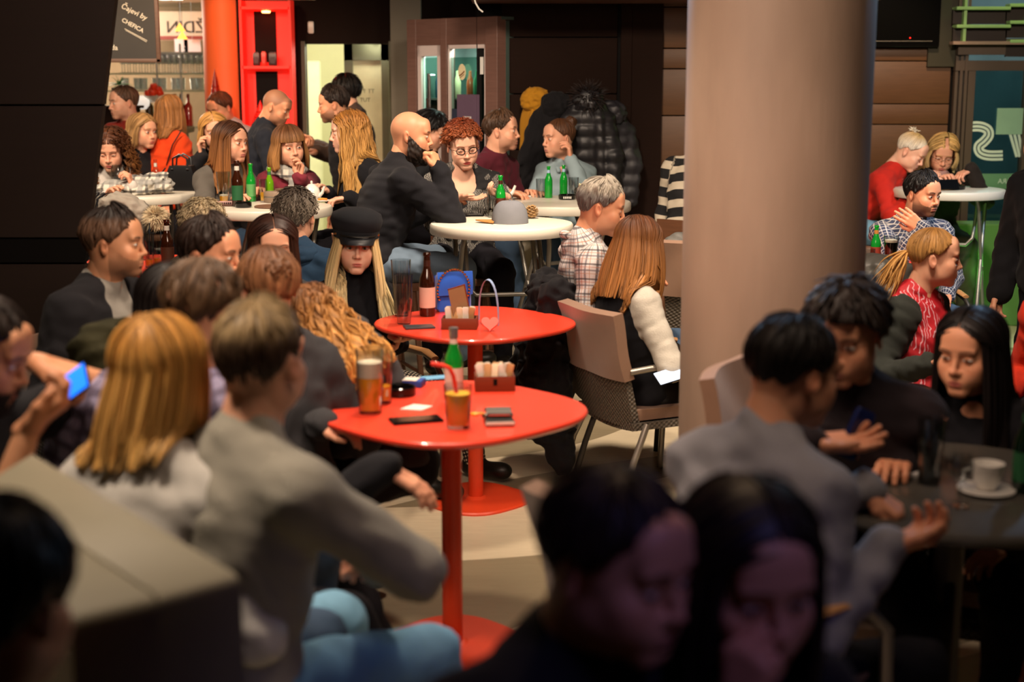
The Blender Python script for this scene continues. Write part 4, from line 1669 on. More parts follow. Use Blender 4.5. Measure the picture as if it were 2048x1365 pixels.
mb.box(((xw0 + xw1) / 2, 0, zw + .03), (xw1 - xw0, .07, .07)).box(((xw0 + xw1) / 2, -.02, zw + .16), (xw1 - xw0, .1, .11)).box(((xw0 + xw1) / 2, 0, .04), (xw1 - xw0, .07, .08))
mb.box((P(2046, 300, yR - .1).x + .03, -.01, zw / 2), (.07, .08, zw))
mb.build('window_frame', ALD, win)
MB().box(((xw0 + xw1) / 2 + .06, 0, zw / 2), (xw1 - xw0, .008, zw)).build('pane', clear_mat('window_pane', 'b8d0d0'), win)
DEC = mk('window_decal', 'c4d8cc', .6, var=.05)
# striped S and V of the window lettering, seen from behind
mb = MB()
sc_ = yR - .06
path = [(1936, 254), (1958, 253), (1974, 259), (1977, 271), (1968, 283), (1957, 293), (1960, 305), (1976, 311), (2005, 311)]
sm = []
for i in range(len(path) - 1):
    q0_, q1_, q2_, q3_ = [Vector(path[min(max(i + d_, 0), len(path) - 1)]) for d_ in (-1, 0, 1, 2)]
    for t in (0, .25, .5, .75):
        sm.append(.5 * ((2 * q1_) + (q2_ - q0_) * t + (2 * q0_ - 5 * q1_ + 4 * q2_ - q3_) * t * t + (3 * q1_ - q0_ - 3 * q2_ + q3_) * t ** 3))
sm.append(Vector(path[-1]))
for k_ in (-1, 0, 1):
    line = []
    for i, q in enumerate(sm):
        d_ = (sm[min(i + 1, len(sm) - 1)] - sm[max(i - 1, 0)]).normalized()
        o_ = q + Vector((-d_.y, d_.x)) * k_ * 7.6
        w_ = P(o_.x, o_.y, sc_)
        line.append((w_.x, yR - .065, w_.z))
    mb.tube(line, .0105, 6)
for k_ in range(3):
    a, b_ = P(2018 + k_ * 9, 262, sc_), P(2033 + k_ * 6, 314, sc_)
    mb.tube([(a.x, yR - .065, a.z), (b_.x, yR - .065, b_.z)], .011, 6)
for v_ in range(len(mb.v)):
    x, y, z = mb.v[v_]; mb.v[v_] = (x, yR - .065 + (y - yR + .065) * .12, z)
solo(mb, 'window_lettering', DEC, 'large striped pale window letters S and V, seen mirrored', 'lettering', (0, 0, 0))
p = P(2024, 243, yR - .1)
solo(MB().box((0, 0, 0), (.20, .003, .185)), 'window_sheet', mk('sheet_green', '8fb79f', .7, emit=0, trans=.1), 'pale green paper sheet taped inside the window above the letters', 'paper', (p.x, yR - .07, p.z))
for i in range(4):
    pass
p = P(2000, 358, yR - .1)
wb = thing('window_banner', 'low pale green banner with a faint name behind the window letters', 'banner', (p.x, yR - .07, p.z))
MB().box((0.03, 0, -.02), (.33, .003, .11)).build('banner_sheet', mk('banner_green', '5a8a68', .7), wb)
o = text_mesh('lettering', 'MARA', .05, DEC, wb, (.0, -.003, -.035), (R(90), 0, 0), .0004); o.scale = (-1, 1, 1); o.location.x = .13
# outside: green lit planter wall and dark street
struct(MB().box((3.9, 12.8, 1.5), (4, .1, 3.4)), 'wall_outside', mk('outside_blue', '566a70', .8, var=.5, scale=2))
struct(MB().box((3.5, yR - .3, .36), (1.5, .25, .72), bev=.01), 'wall_green_ledge', mk('green_ledge', '5c8a4a', .6, var=.05))
lamp('POINT', (3.7, 11.2, 2.3), (0, 0, 0), 95, 'd0e0da', .3, name='street_light')
lamp('SPOT', (3.9, yR - .5, 2.85), (3.3, yR - .1, 2.1), 12, 'c0f080', .05, 120, .5, name='green_light')
lv = thing('louvre_rack', 'green lit louvre of dark slats with pale edges over the window', 'louvre', (0, yR - .15, 0))
DS = mk('dark_slat', '241b17', .6); ES = mk('green_slat_edge', '8ab070', .5)
for (px0, px1, ys_) in ((1910, 2018, (8, 44)), (2016, 2060, (2, 36, 74))):
    for y_ in ys_:
        a, b_ = P(px0, y_, (yR - .15)), P(px1, y_ - 3, (yR - .15))
        cx, w = (a.x + b_.x) / 2, b_.x - a.x
        MB().box((cx, 0, a.z - .03), (w, .10, .022), bev=.003).build('slat_edge', ES, lv)
        MB().box((cx, .04, a.z - .085), (w, .02, .10)).build('slat', DS, lv)
p = P(1960, 86, (yR - .15))
MB().box((p.x + .1, .0, p.z), (.6, .09, .022)).build('slat_edge', mk('pinkish_edge', '8a7466', .5), lv)
MB().box((xw0 + .02, 0, p.z + .3), (.02, .05, .62)).build('upright', ES, lv)
# ------------------------------------------------------------------ left leaning dark wall
yl = 5.6
a, b_ = P(236, -60, yl), P(150, 700, yl)
dx = (b_.x - a.x) / (b_.z - a.z)
def lean_x(z): return a.x + (z - a.z) * dx
wz = [(0, .62), (.62, 1.0), (1.0, 1.10), (1.10, 1.62), (1.62, 2.2), (2.2, 3.0)]
lw = struct(MB().add([(-5, yl + .05, 0), (lean_x(0) - .02, yl + .05, 0), (lean_x(3) - .02, yl + .05, 3), (-5, yl + .05, 3), (-5, yl + .1, 0), (lean_x(0) - .02, yl + .1, 0), (lean_x(3) - .02, yl + .1, 3), (-5, yl + .1, 3)],
            [(0, 1, 2, 3), (5, 4, 7, 6), (1, 5, 6, 2), (4, 0, 3, 7), (3, 2, 6, 7), (0, 4, 5, 1)]), 'wall_left', BLACK)
for z0, z1 in wz:
    m_ = BLACK if z0 == 1.0 else mk('left_dark_panel', '241712', .6, var=.2, scale=5, stretch=(1, 1, 10))
    g = .004
    xx = [(-5, z0 + g), (lean_x(z0), z0 + g), (lean_x(z1), z1 - g), (-5, z1 - g)]
    v = [(x, yl, z) for x, z in xx] + [(x, yl + .049, z) for x, z in xx]
    MB().add(v, [(0, 1, 2, 3), (5, 4, 7, 6), (1, 5, 6, 2), (4, 0, 3, 7), (3, 2, 6, 7), (0, 4, 5, 1)]).build('wall_panel', m_, lw, False)
# outer walls out of the picture
OW = mk('outer_wall', '2a211b', .9)
struct(MB().box((-5.6, 6, 1.5), (.1, 16, 3)), 'wall_outer_left', OW)
struct(MB().box((7.6, 6, 1.5), (.1, 16, 3)), 'wall_outer_right', OW)
struct(MB().box((1, -1.4, 1.5), (13.4, .1, 3)), 'wall_front', OW)
# ------------------------------------------------------------------ concrete column
k = N('raw_concrete')
geo = k.n('ShaderNodeNewGeometry').outputs['Position']
f1 = k.noise(3.5, geo, 5, (1, 1, .35))
f2 = k.noise(14, geo, 6, (2.4, 2.4, .5))
c = k.mix(f1, '4a382f', 'b49c88')
k.base(k.mix(k.math('MULTIPLY', f2, .8), c, '907a68'))
k.set(Roughness=.62)
k.bump(f2, .35, .004)
cy_ = 4.7
ca, cb_ = P(1366, 500, cy_), P(1727, 500, cy_)
CX, CR = (ca.x + cb_.x) / 2, (cb_.x - ca.x) / 2
struct(MB().lathe([(CR, 0), (CR, 3)], 64, (CX, cy_, 0)), 'pillar_concrete', k.m, True)

# ------------------------------------------------------------------ tables
RED = mk('red_table_lacquer', 'e6442e', .32, var=.03, coat=.25)
REDB = mk('red_table_base', 'd8421e', .4, var=.04)


def superell(a, n=72, p=2.75, rot=45):
    out = []
    for i in range(n):
        t = 2 * math.pi * i / n
        c, s = math.cos(t), math.sin(t)
        x = a * math.copysign(abs(c) ** (2 / p), c); y = a * math.copysign(abs(s) ** (2 / p), s)
        r = R(rot)
        out.append((x * math.cos(r) - y * math.sin(r), x * math.sin(r) + y * math.cos(r)))
    return out


def red_table(label, c, zt=.75):
    t = thing('cafe_table', label, 'table', (c.x, c.y, 0), 0, 'red lacquered café tables')
    MB().prism(superell(.372), 0, 0, rings=[(.045, zt - .028), (.012, zt - .022), (.0, zt - .012), (.0, zt - .005), (.004, zt)]).build('tabletop', RED, t, auto=30)
    MB().lathe([(.031, .012), (.031, zt - .026)], 28).lathe([(.10, zt - .034), (.10, zt - .026)], 28).build('column', REDB, t)
    MB().prism(superell(.21), 0, 0, rings=[(0, 0), (0, .006), (.006, .012)]).lathe([(.05, .011), (.034, .02)], 24).build('base_plate', REDB, t, auto=30)
    return t


T1 = PZ(902, 818, .75); T2 = PZ(950, 644, .75); T3 = PZ(292, 528, .75)
red_table('nearest red rounded square table, with juice glass, beer and green bottle', T1)
red_table('red rounded square table with blue bag and brown bottle, before the capped woman', T2)
red_table('partly hidden red table at the far left with brown bottle and glasses', T3)
LEGM = mk('grey_tube_leg', '85827b', .35, .6, var=.05)


def bar_table(label, c, rz=0, zt=1.03, r=.35):
    t = thing('bar_table', label, 'table', (c.x, c.y, 0), R(rz), 'round folding bar tables')
    MB().lathe([(0, zt - .03), (r - .03, zt - .032), (r - .02, zt - .052), (r - .004, zt - .052), (r, zt - .046), (r, zt - .010), (r - .006, zt - .002), (r - .02, zt), (0, zt)], 64).build('tabletop', WHITEP, t)
    for s in (-1, 1):
        for e in (-1, 1):
            MB().tube([(e * .20, s * .20, zt - .04), (e * .21, s * .16, zt - .10), (e * .24, -s * .26, .03), (e * .24, -s * .26, 0)], .0125, 10).build('leg', LEGM, t)
        MB().tube([(-.237, -s * .25, .06), (.237, -s * .25, .06)], .009, 8).build('stretcher', LEGM, t)
    mb = MB().tube([(-.17, .14, zt - .04), (-.17, .02, .80), (-.165, -.02, .72), (-.13, -.04, .68), (.13, -.04, .68), (.165, -.02, .72), (.17, .02, .80), (.17, .14, zt - .04)], .0115, 10)
    mb.build('inner_brace', LEGM, t)
    for e in (-1, 1): MB().box((e * .225, 0, .53), (.03, .02, .03), bev=.004).build('hinge', MET, t)
    return t


B1 = PZ(1003, 445, 1.03); B2 = PZ(537, 412, 1.03); B3 = PZ(1122, 402, 1.03); B4 = PZ(285, 385, 1.03); B5 = PZ(1897, 377, 1.03)
bar_table('round cream bar table holding the grey cap and pine cone', B1, 8)
bar_table('round cream bar table before three women, with beer bottles and teapot', B2, -20)
bar_table('round cream bar table with two green bottles, behind the grey-haired man', B3, 30, r=.40)
bar_table('round cream bar table at left, with handbag and draped scarf', B4, 15)
bar_table('round cream bar table by the window, under two leaning women', B5, -25)
# dark round table right foreground
DT = Vector((1.08, 3.36, 0))
t = thing('cafe_table', 'dark round stone topped table in the right foreground', 'table', DT)
MB().lathe([(0, .715), (.40, .715), (.415, .722), (.42, .735), (.415, .745), (.40, .75), (0, .75)], 64).build('tabletop', mk('dark_stone', '4a4640', .25, var=.2, scale=8), t)
MB().lathe([(.22, 0), (.22, .012), (.04, .03), (.035, .715)], 28).build('column', METP, t)
# table beyond the column
T6 = P(1742, 520, 7.1); T6 = PZ(1735, 528, .75)
red_table('red table half hidden behind the concrete column, under the stout glass', T6)

# ------------------------------------------------------------------ seats
WK = N('woven_wicker')
cc = WK.xyz(WK.coord('Object'))
wv = WK.math('SINE', WK.math('MULTIPLY', cc[2], 330.0))
wh = WK.math('SINE', WK.math('MULTIPLY', WK.math('ADD', cc[0], cc[1]), 280.0))
ww = WK.math('MULTIPLY', wv, wh)
WK.base(WK.mix(WK.math('MULTIPLY_ADD', ww, .5, .5), '2e2924', '6d6458'))
WK.set(Roughness=.55)
WK.bump(ww, .8, .003)
WICK = WK.m
CUSH = mk('brown_cushion_cloth', '80604a', .75, var=.15, scale=9, bump=.3, bscale=30, sheen=.3)
TUBEM = mk('warm_grey_tube', '9a948a', .35, .7, var=.05)
DTUBE = mk('dark_tube', '38342f', .4, .5, var=.05)


def sheet(mb, fn, nu, nv, th):
    """thick curved sheet: fn(u, v) -> point, normal"""
    top, bot = [], []
    for i in range(nu + 1):
        for j in range(nv + 1):
            p, n = fn(i / nu, j / nv)
            top.append(Vector(p) + Vector(n) * th / 2); bot.append(Vector(p) - Vector(n) * th / 2)
    v = top + bot
    o = len(top)
    f = []
    w = nv + 1
    for i in range(nu):
        for j in range(nv):
            a = i * w + j
            f.append((a, a + w, a + w + 1, a + 1)); f.append((o + a, o + a + 1, o + a + w + 1, o + a + w))
    for i in range(nu):
        a = i * w; f.append((a, o + a, o + a + w, a + w))
        a = i * w + nv; f.append((a, a + w, o + a + w, o + a))
    for j in range(nv):
        a = j; f.append((a, a + 1, o + a + 1, o + a))
        a = nu * w + j; f.append((a, o + a, o + a + 1, a + 1))
    return mb.add(v, f)


def wicker_chair(label, x, y, yaw, sz=.42, tubem=None, cushion=True, group='wicker armchairs around the tables', cat='chair'):
    t = thing('wicker_armchair', label, 'chair', (x, y, 0), R(yaw), group)
    tm = tubem or TUBEM

    def back(u, v):
        X = (u - .5) * (.44 + .03 * v)
        z = sz - .04 + v * .47
        Y = .20 + .12 * v + .03 * (1 - (2 * u - 1) ** 2)
        return (X, Y, z), (0, -.97, .22)
    sheet(MB(), back, 10, 10, .028).build('backrest', WICK, t)

    def seat(u, v):
        X = (u - .5) * .47
        Y = .23 - v * .46
        return (X, Y, sz - .03 - .02 * math.sin(math.pi * u) - (.04 * max(0, v - .85) / .15)), (0, 0, 1)
    sheet(MB(), seat, 8, 8, .03).build('seat', WICK, t)
    if cushion:
        sheet(MB(), lambda u, v: ((((u - .5) * .42), .21 - v * .43, sz + .012 + .012 * math.sin(math.pi * u) * math.sin(math.pi * v)), (0, 0, 1)), 8, 8, .045).build('seat_cushion', CUSH, t)

        def cov(u, v):
            p, n = back(u, .44 + v * .58)
            b = .006 * math.sin(u * 9 + v * 5)
            return (p[0] * 1.07, p[1] + b, p[2]), n
        sheet(MB(), cov, 12, 8, .046).build('back_cushion', CUSH, t)
    for s in (-1, 1):
        e = s * .265
        MB().tube([(e, -.20, 0), (e, -.215, .30), (e, -.20, sz + .15), (e * .99, -.14, sz + .205), (e * .98, -.05, sz + .225), (e * .96, .12, sz + .215), (e * .9, .25, sz + .20)], .0135, 10).build('arm_frame', tm, t)
        MB().tube([(e * .92, .17, sz - .02), (e * .98, .24, .2), (e, .30, 0)], .0135, 10).build('leg', tm, t)
        MB().tube([(e * .98, -.15, sz + .222), (e * .975, -.05, sz + .238), (e * .96, .12, sz + .230)], [.018, .022, .018], 10, flat=.5).build('armrest', wood('armrest_wood', 'a97a4c'), t)
    MB().tube([(-.265, -.21, sz - .05), (.265, -.21, sz - .05)], .010, 8).build('stretcher', tm, t)
    return t


def bar_stool(label, x, y, yaw, sz, m=None, group='bar stools at the high tables'):
    t = thing('bar_stool', label, 'stool', (x, y, 0), R(yaw), group)
    w = m or wood('stool_wood', '6b4630')
    MB().box((0, 0, sz - .02), (.36, .34, .04), bev=.012).build('seat', w, t)
    for s in (-1, 1):
        for e in (-1, 1):
            MB().tube([(e * .14, s * .13, sz - .04), (e * .18, s * .17, 0)], .015, 8).build('leg', w, t)
        MB().tube([(-.165, s * .155, .26), (.165, s * .155, .26)], .009, 8).build('footrest', w, t)
    sheet(MB(), lambda u, v: (((u - .5) * .34, .165 + .03 * v + .02 * math.sin(math.pi * u), sz + .03 + v * .20), (0, -1, 0)), 8, 4, .018).build('backrest', w, t)
    for e in (-1, 1): MB().tube([(e * .15, .15, sz - .02), (e * .15, .175, sz + .06)], .009, 6).build('back_post', w, t)
    return t


def seat_for(J, kind, label, yaw, **kw):
    """puts a seat under the seated figure, touching"""
    h = J['H']
    ld = -J['Rh'][:, 1]
    if kind == 'stool':
        return bar_stool(label, h[0] + ld[0] * .06, h[1] + ld[1] * .06, yaw, h[2] - .095, **kw)
    return wicker_chair(label, h[0] + ld[0] * .08, h[1] + ld[1] * .08, yaw, max(h[2] - .135, .3), **kw)

# ------------------------------------------------------------------ the people
JEANS = mk('blue_denim', '3c4f66', .8, var=.18, scale=9, bump=.2, bscale=500)
LJEANS = mk('light_denim', '6f9cb8', .8, var=.15, scale=9, bump=.2, bscale=500)
BLKT = mk('black_trousers', '16151a', .85, var=.1)
SHOE = mk('black_shoe', '17140f', .45, var=0)
BLK = knit('black_knit', '15151a')
BLK2 = knit('black_cotton', '1a191d')
CH_ = knit('charcoal_knit', '3a3a3d')
NAVY = knit('dark_navy_knit', '20242e')


def hand(px, py, Y, pose='relaxed', n=(0, 0, -1), **k):
    return dict(t=P(px, py, Y), pose=pose, n=n, **k)


CAST = {}
def cast(key, *a, **k):
    CAST[key] = person(*a, **k)
    return CAST[key]


# --- back, bar area
cast('redtee', 'man in dark red tee with short brown hair standing at the left of the bar', 247, 205, 10.4, yaw=-15, head=(-52, 5, 0), sit=False, hair='short', hc='5a4030', top=knit('red_tee', '8e2a20'), topn='tee_shirt', sleeve=.8, legs=BLKT, shoes=SHOE, q=1, b=1.12, stubble=.2)
cast('blackbob', 'woman with blond bob and black top seated below the man in red tee', 286, 262, 10.0, yaw=30, head=(55, 5, 0), sex='f', hair='bob', hc='94734a', top=BLK2, topn='top', legs=BLKT, shoes=SHOE, q=1)
J = cast('orangecoat', 'woman in bright orange coat with dark shoulder strap, back turned, at the bar', 340, 224, 10.2, yaw=150, head=(165, 0, 0), sex='f', sit=False, hair='long', hc='8f6238', ho=dict(drop=.20), top=knit('orange_coat_cloth', 'e2481c'), topn='coat', legs=BLKT, shoes=SHOE, q=1, coat=.02)
v = [P(333, 330, 9.98), P(345, 290, 9.96), P(362, 262, 10.0)]
body_child(J, 'shoulder_strap', *(lambda m: (np.array(m.v), np.array([f for f in m.f if len(f) == 4])))(MB().tube(v, .011, 6, flat=.4)), m=SHOE)
cast('greyjacket', 'man in pale grey jacket looking down before the orange pillar', 440, 216, 10.9, yaw=-30, head=(-35, 22, 0), sit=False, hair='short', hc='4a2c1a', top=knit('grey_jacket_cloth', '8f9498'), topn='jacket', legs=BLKT, shoes=SHOE, q=1, coat=.015, skin='warm')
cast('smiler', 'smiling woman with short blond hair and raised hand, behind the long brown haired woman', 428, 262, 9.5, yaw=10, head=(18, 6, -8), sex='f', hair='bob', hc='9c7440', top=BLK2, topn='top', legs=BLKT, shoes=SHOE, q=1, Rh=hand(398, 288, 9.3, 'soft', (1, 0, 0), d=(-.2, 0, 1)))
cast('buzz', 'man with shaved hair in dark navy sweater standing by the red lit shelf', 553, 214, 9.8, yaw=105, head=(78, 24, 0), sit=False, hair=None, buzz=.55, hc='4a3c34', top=NAVY, legs=BLKT, shoes=SHOE, q=1, b=1.1, lean=.1, Rh=hand(610, 290, 9.7, 'grip', (0, 0, 1)), Lh=hand(618, 292, 9.95, 'grip', (0, 0, 1)), stubble=.4, skin='warm')
cast('brownjacket', 'man in brown jacket with black hair reaching across the lit doorway', 692, 184, 10.4, yaw=-95, head=(-135, 5, 0), sit=False, hair='mop', hc='15100e', ho=dict(line='short'), top=knit('brown_jacket_cloth', '4d3c34'), topn='jacket', legs=BLKT, shoes=SHOE, q=1, coat=.01, Rh=hand(618, 300, 10.2, 'relaxed'), Lh=hand(622, 290, 10.6, 'relaxed'))
cast('blackcoat', 'bearded man in black coat in profile before the lit doorway', 667, 209, 9.7, yaw=-75, head=(-86, 8, 0), sit=False, hair='quiff', hc='241a16', top=knit('black_wool_coat', '17161a'), topn='coat', legs=BLKT, shoes=SHOE, q=2, coat=.015, stubble=.65, skin='warm')
cast('behindbald', 'dark haired person bending down behind the bald man', 862, 262, 9.2, yaw=60, head=(70, 25, 0), hair='mop', hc='0f0c0b', ho=dict(line='short'), top=knit('dark_grey_knit', '2a2c30'), legs=BLKT, shoes=SHOE, q=1)

# --- left high table
J = cast('curly', 'curly haired woman in white top with black collar looking into her glass', 221, 300, 8.75, yaw=15, head=(4, 20, 0), sex='f', hair='curly', hc='4a2814', ho=dict(tip='8a5a30', thick=.02, flare=.35, face=56, wave=.016), top=knit('white_blouse', 'cfc8c0'), topn='blouse', legs=BLKT, shoes=SHOE, q=2, eye=.004, gaze=(0, -.004), Lh=hand(258, 352, 8.55, 'grip', (-1, 0, 0), d=(-.3, 0, 1)), Rh=hand(225, 378, 8.5, 'relaxed'), iris='3a2a1a', lips='b0504c')
mb = MB().tube([J['S'] + J['lt'] * .075 * math.cos(a) - J['f'] * .065 * math.sin(a) + np.array([0, 0, .03 + .01 * math.cos(a)]) for a in [i * .4 for i in range(17)]], .010, 8, cap=False)
body_child(J, 'collar', np.array(mb.v), np.array(mb.f), BLK)
# --- second high table
J = cast('longbrown', 'woman with long brown hair and grey sweater looking to the right', 462, 284, 8.5, yaw=35, head=(60, 4, 0), sex='f', hair='long', hc='3a2114', ho=dict(drop=.30, tip='8a5a30', part=.0, rag=.1, lr=.005), top=knit('mid_grey_knit', '5c5750'), legs=JEANS, shoes=SHOE, q=2, lean=.16, gaze=(.001, 0), iris='2a1a10', Lh=hand(520, 378, 8.3, 'soft'), Rh=hand(478, 392, 8.1, 'relaxed'), lips='c0706a')
J = cast('fringe', 'woman with fringe, pale scarf and burgundy cardigan, hand raised to chin', 578, 292, 8.6, yaw=15, head=(30, 6, -4), sex='f', hair='bangbob', hc='5c3a22', ho=dict(tip='a87a48', drop=.16, face=52), top=knit('burgundy_knit', '7c2c3a'), topn='cardigan', legs=JEANS, shoes=SHOE, q=2, lean=.12, iris='3a2a1a', lips='c8606a', Lh=hand(601, 330, 8.2, 'soft', (-.6, -.5, 0), d=(.1, 0, 1), pole=(.2, -.2, -1)), Rh=hand(560, 392, 8.1, 'relaxed'))
rs = np.random.default_rng(2)
s = SDF(.008)
for i in range(14):
    a0, a1 = i * .449, (i + 1) * .449
    pf = lambda a: J['S'] + J['lt'] * .088 * math.cos(a) - J['Rh'][:, 1] * (-.0) + J['f'] * .085 * math.sin(a) + np.array([0, 0, .028 + .012 * math.sin(a * 3)])
    s.cap(pf(a0), pf(a1), .034, .034, k=.02)
s.cap(J['S'] + J['f'] * .11 + J['lt'] * .03, J['S'] + J['f'] * .13 + J['lt'] * .02 - np.array([0, 0, .20]), .035, .045, k=.03)
s.cap(J['S'] + J['f'] * .11 + J['lt'] * .05, J['S'] + J['f'] * .12 + J['lt'] * .09 - np.array([0, 0, .17]), .03, .04, k=.03)
v, fq = s.mesh(wrinkle(.008, 3, .03, .07))
SCARF = plaid('scarf_check', 'c8c2b4', [(.3, .16, '8a8a86'), (.7, .08, '3a3c40')], 0, .09)
body_child(J, 'scarf', v, fq, SCARF)
bpy.data.objects[-1]
sc_o = [o for o in J['root'].children if o.name.startswith('scarf')][0]
at = sc_o.data.attributes.new('cuv', 'FLOAT_VECTOR', 'POINT'); at.data.foreach_set('vector', (v[:, [0, 2, 1]]).astype(np.float32).ravel())
J = cast('ginger', 'woman in profile with very long golden brown hair and red lips', 697, 264, 8.3, yaw=-60, head=(-78, 6, 0), sex='f', hair='long', hc='8a5a28', ho=dict(drop=.40, tip='c89a58', locks=210, rag=.1, wave=.004, wf=3, lift=.012, flare=.25, hl=58), top=BLK, legs=BLKT, shoes=SHOE, q=2, lips='b01c20', skin='pale', Lh=hand(672, 398, 8.05, 'relaxed', (0, 0, -1), d=(-1, -.1, -.1)), Rh=hand(640, 372, 8.3, 'relaxed'))
mb = MB().tube([J['wr'][1] + .029 * np.array([.0, math.cos(a), math.sin(a)]) for a in [i * .4 for i in range(17)]], .006, 6, cap=False)
body_child(J, 'bracelet', np.array(mb.v), np.array(mb.f), MET)
# --- bald man
J = cast('bald', 'bald man with full dark beard in black sweater, fist at his mouth', 822, 270, 7.15, yaw=112, head=(86, 6, 0), hair=None, buzz=.10, hc='6a5040', top=BLK, legs=mk('stone_denim', '5a6a7a', .8, var=.2), shoes=SHOE, q=2, beard=.024, skin='warm', b=1.18, lean=.16, Rh=hand(868, 312, 7.0, 'fist', (-.9, .3, 0), d=(-.35, .1, .9), pole=(.5, -.2, -1)), Lh=hand(900, 400, 7.4, 'relaxed'), gaze=(.001, -.001), iris='2a2018', brow='20140e', knees=.12, foot=.0)
seat_for(J, 'stool', 'brown wooden bar stool under the bald man', 112)
# --- woman with glasses
PAT = N('black_print_dress')
f1 = PAT.n('ShaderNodeTexWave', wave_type='BANDS')
f1.inputs['Scale'].default_value = 26; f1.inputs['Distortion'].default_value = 9
f2 = PAT.noise(11, PAT.coord(), 1)
PAT.base(PAT.mix(PAT.math('MULTIPLY', PAT.math('GREATER_THAN', f1.outputs[1], .72), PAT.math('GREATER_THAN', f2, .48)), '121114', '9a968e'))
PAT.set(Roughness=.85)
J = cast('glasses', 'red haired woman in cat eye glasses and black printed dress looking down', 926, 290, 7.65, yaw=5, head=(14, 17, -6), sex='f', hair='curlyshort', hc='6a2c14', ho=dict(thick=.022, tousle=.012, line='up', tip='8a4826'), top=PAT.m, topn='dress', sleeve=1.2, scoop=.085, legs=BLKT, shoes=SHOE, q=2, b=1.12, eye=.0032, gaze=(0, -.001), lips='a01420', skin='pale', Rh=hand(946, 398, 7.35, 'open', (0, 0, 1), d=(.95, -.3, -.1)), Lh=hand(984, 388, 7.45, 'grip', (0, 0, 1), d=(-.8, -.3, .2)))
glasses(J, mk('black_frame', '0c0a0a', .25, var=0))
seat_for(J, 'stool', 'bar stool under the woman in cat eye glasses', 5)
# --- third high table
J = cast('maroon', 'young man in maroon tee with short brown hair in profile', 1003, 262, 8.65, yaw=52, head=(76, 0, 0), hair='quiff', hc='4a3424', ho=dict(side='3a281c'), top=knit('maroon_cotton', '5a1f2c'), topn='tee_shirt', sleeve=.9, legs=JEANS, shoes=SHOE, q=2, stubble=.35, lean=.12, Lh=hand(1062, 384, 8.5, 'relaxed', (0, 0, -1)), Rh=hand(1036, 386, 8.25, 'relaxed', (0, 0, -1), d=(.9, -.1, -.1)))
seat_for(J, 'stool', 'bar stool under the young man in maroon tee', 52)
bun = blob_hair((.0, .088, .088), (.040, .036, .036), '4a3020', 5, .005, .006)
DEN = knit('pale_denim_shirt', '94a6ac', '7d9098')
J = cast('bunshirt', 'woman with top bun in pale denim shirt, hand at her ear', 1118, 276, 8.8, yaw=-15, head=(-62, 4, 0), sex='f', hair='up', hc='4a2e1c', ho=dict(bits=[bun]), top=DEN, topn='shirt', legs=mk('light_trousers', '9c9484', .8, var=.1), legn='trousers', shoes=mk('grey_trainer', 'a8a49a', .6), q=2, lips='b8706a', Lh=hand(1140, 296, 8.65, 'soft', (-1, .2, 0), d=(-.1, 0, 1), pole=(.5, -.2, -1)), Rh=hand(1074, 386, 8.45, 'relaxed', (0, 0, -1)), foot=-.05)
s = SDF(.006)
for x in (-1, 1):
    s.cap(J['S'] + J['lt'] * x * .06 + np.array([0, 0, .03]), J['S'] + J['lt'] * x * .02 + J['f'] * .085 - np.array([0, 0, .015]), .016, .014, k=.01)
    s.cap(J['S'] + J['lt'] * x * .06 + np.array([0, 0, .03]), J['S'] - J['f'] * .07 + np.array([0, 0, .045]), .016, .016, k=.01)
body_child(J, 'collar', *s.mesh(), m=DEN)
mb = MB().tube([J['wr'][1] + .030 * np.array([math.cos(a), math.sin(a), 0]) for a in [i * .4 for i in range(17)]], .005, 6, cap=False)
body_child(J, 'wrist_watch', np.array(mb.v), np.array(mb.f), MET)
seat_for(J, 'stool', 'bar stool under the woman in pale denim shirt', -15)
for k_, lb, yw in (('longbrown', 'the long brown haired woman', 35), ('fringe', 'the woman with fringe and scarf', 15), ('ginger', 'the woman with very long golden brown hair', -60), ('curly', 'the curly haired woman', 15), ('blackbob', 'the woman in black top with blond bob', 30), ('smiler', 'the smiling woman with raised hand', 10), ('behindbald', 'the person bending behind the bald man', 60)):
    seat_for(CAST[k_], 'stool', 'bar stool under ' + lb, yw)

# --- grey haired man and his companion
PL1 = plaid('shirt_check', 'c9c6c6', [(.18, .06, '2e2a30'), (.38, .022, 'b06a48'), (.60, .05, '5e5c66'), (.82, .022, 'b08a70')], 0, .062)
J = cast('greyman', 'smiling grey haired man in checked shirt', 1203, 414, 6.15, yaw=98, head=(84, 12, 0), hair='quiff', hc='8a8276', ho=dict(side='6a6460', thick=.008, tousle=.007), brow='5a4c42', top=PL1, topn='checked_shirt', legs=JEANS, shoes=SHOE, q=2, b=1.22, lean=-.13, skin='warm', eye=.004, stubble=.12, bc='6a6058', Rh=hand(1290, 625, 6.1, 'relaxed', (0, 0, -1), pole=(-.2, -.3, -1)), Lh=hand(1300, 560, 6.3, 'relaxed'))
s = SDF(.006)
for x in (-1, 1):
    s.cap(J['S'] + J['lt'] * x * .075 + np.array([0, 0, .035]), J['S'] + J['lt'] * x * .02 + J['f'] * .10 - np.array([0, 0, .01]), .017, .015, k=.01)
    s.cap(J['S'] + J['lt'] * x * .075 + np.array([0, 0, .035]), J['S'] - J['f'] * .085 + np.array([0, 0, .06]), .017, .017, k=.01)
v, fq = s.mesh()
link_mesh('collar', v - J['off'], fq, PL1, J['root'], cuv=v[:, [1, 2, 0]] * 1.3)
seat_for(J, 'chair', 'wicker armchair with wooden armrests under the grey haired man', 98, tubem=DTUBE, cushion=False)
WKN = knit('white_openwork_knit', 'c4bfb4', 'a39c90', scale=160)
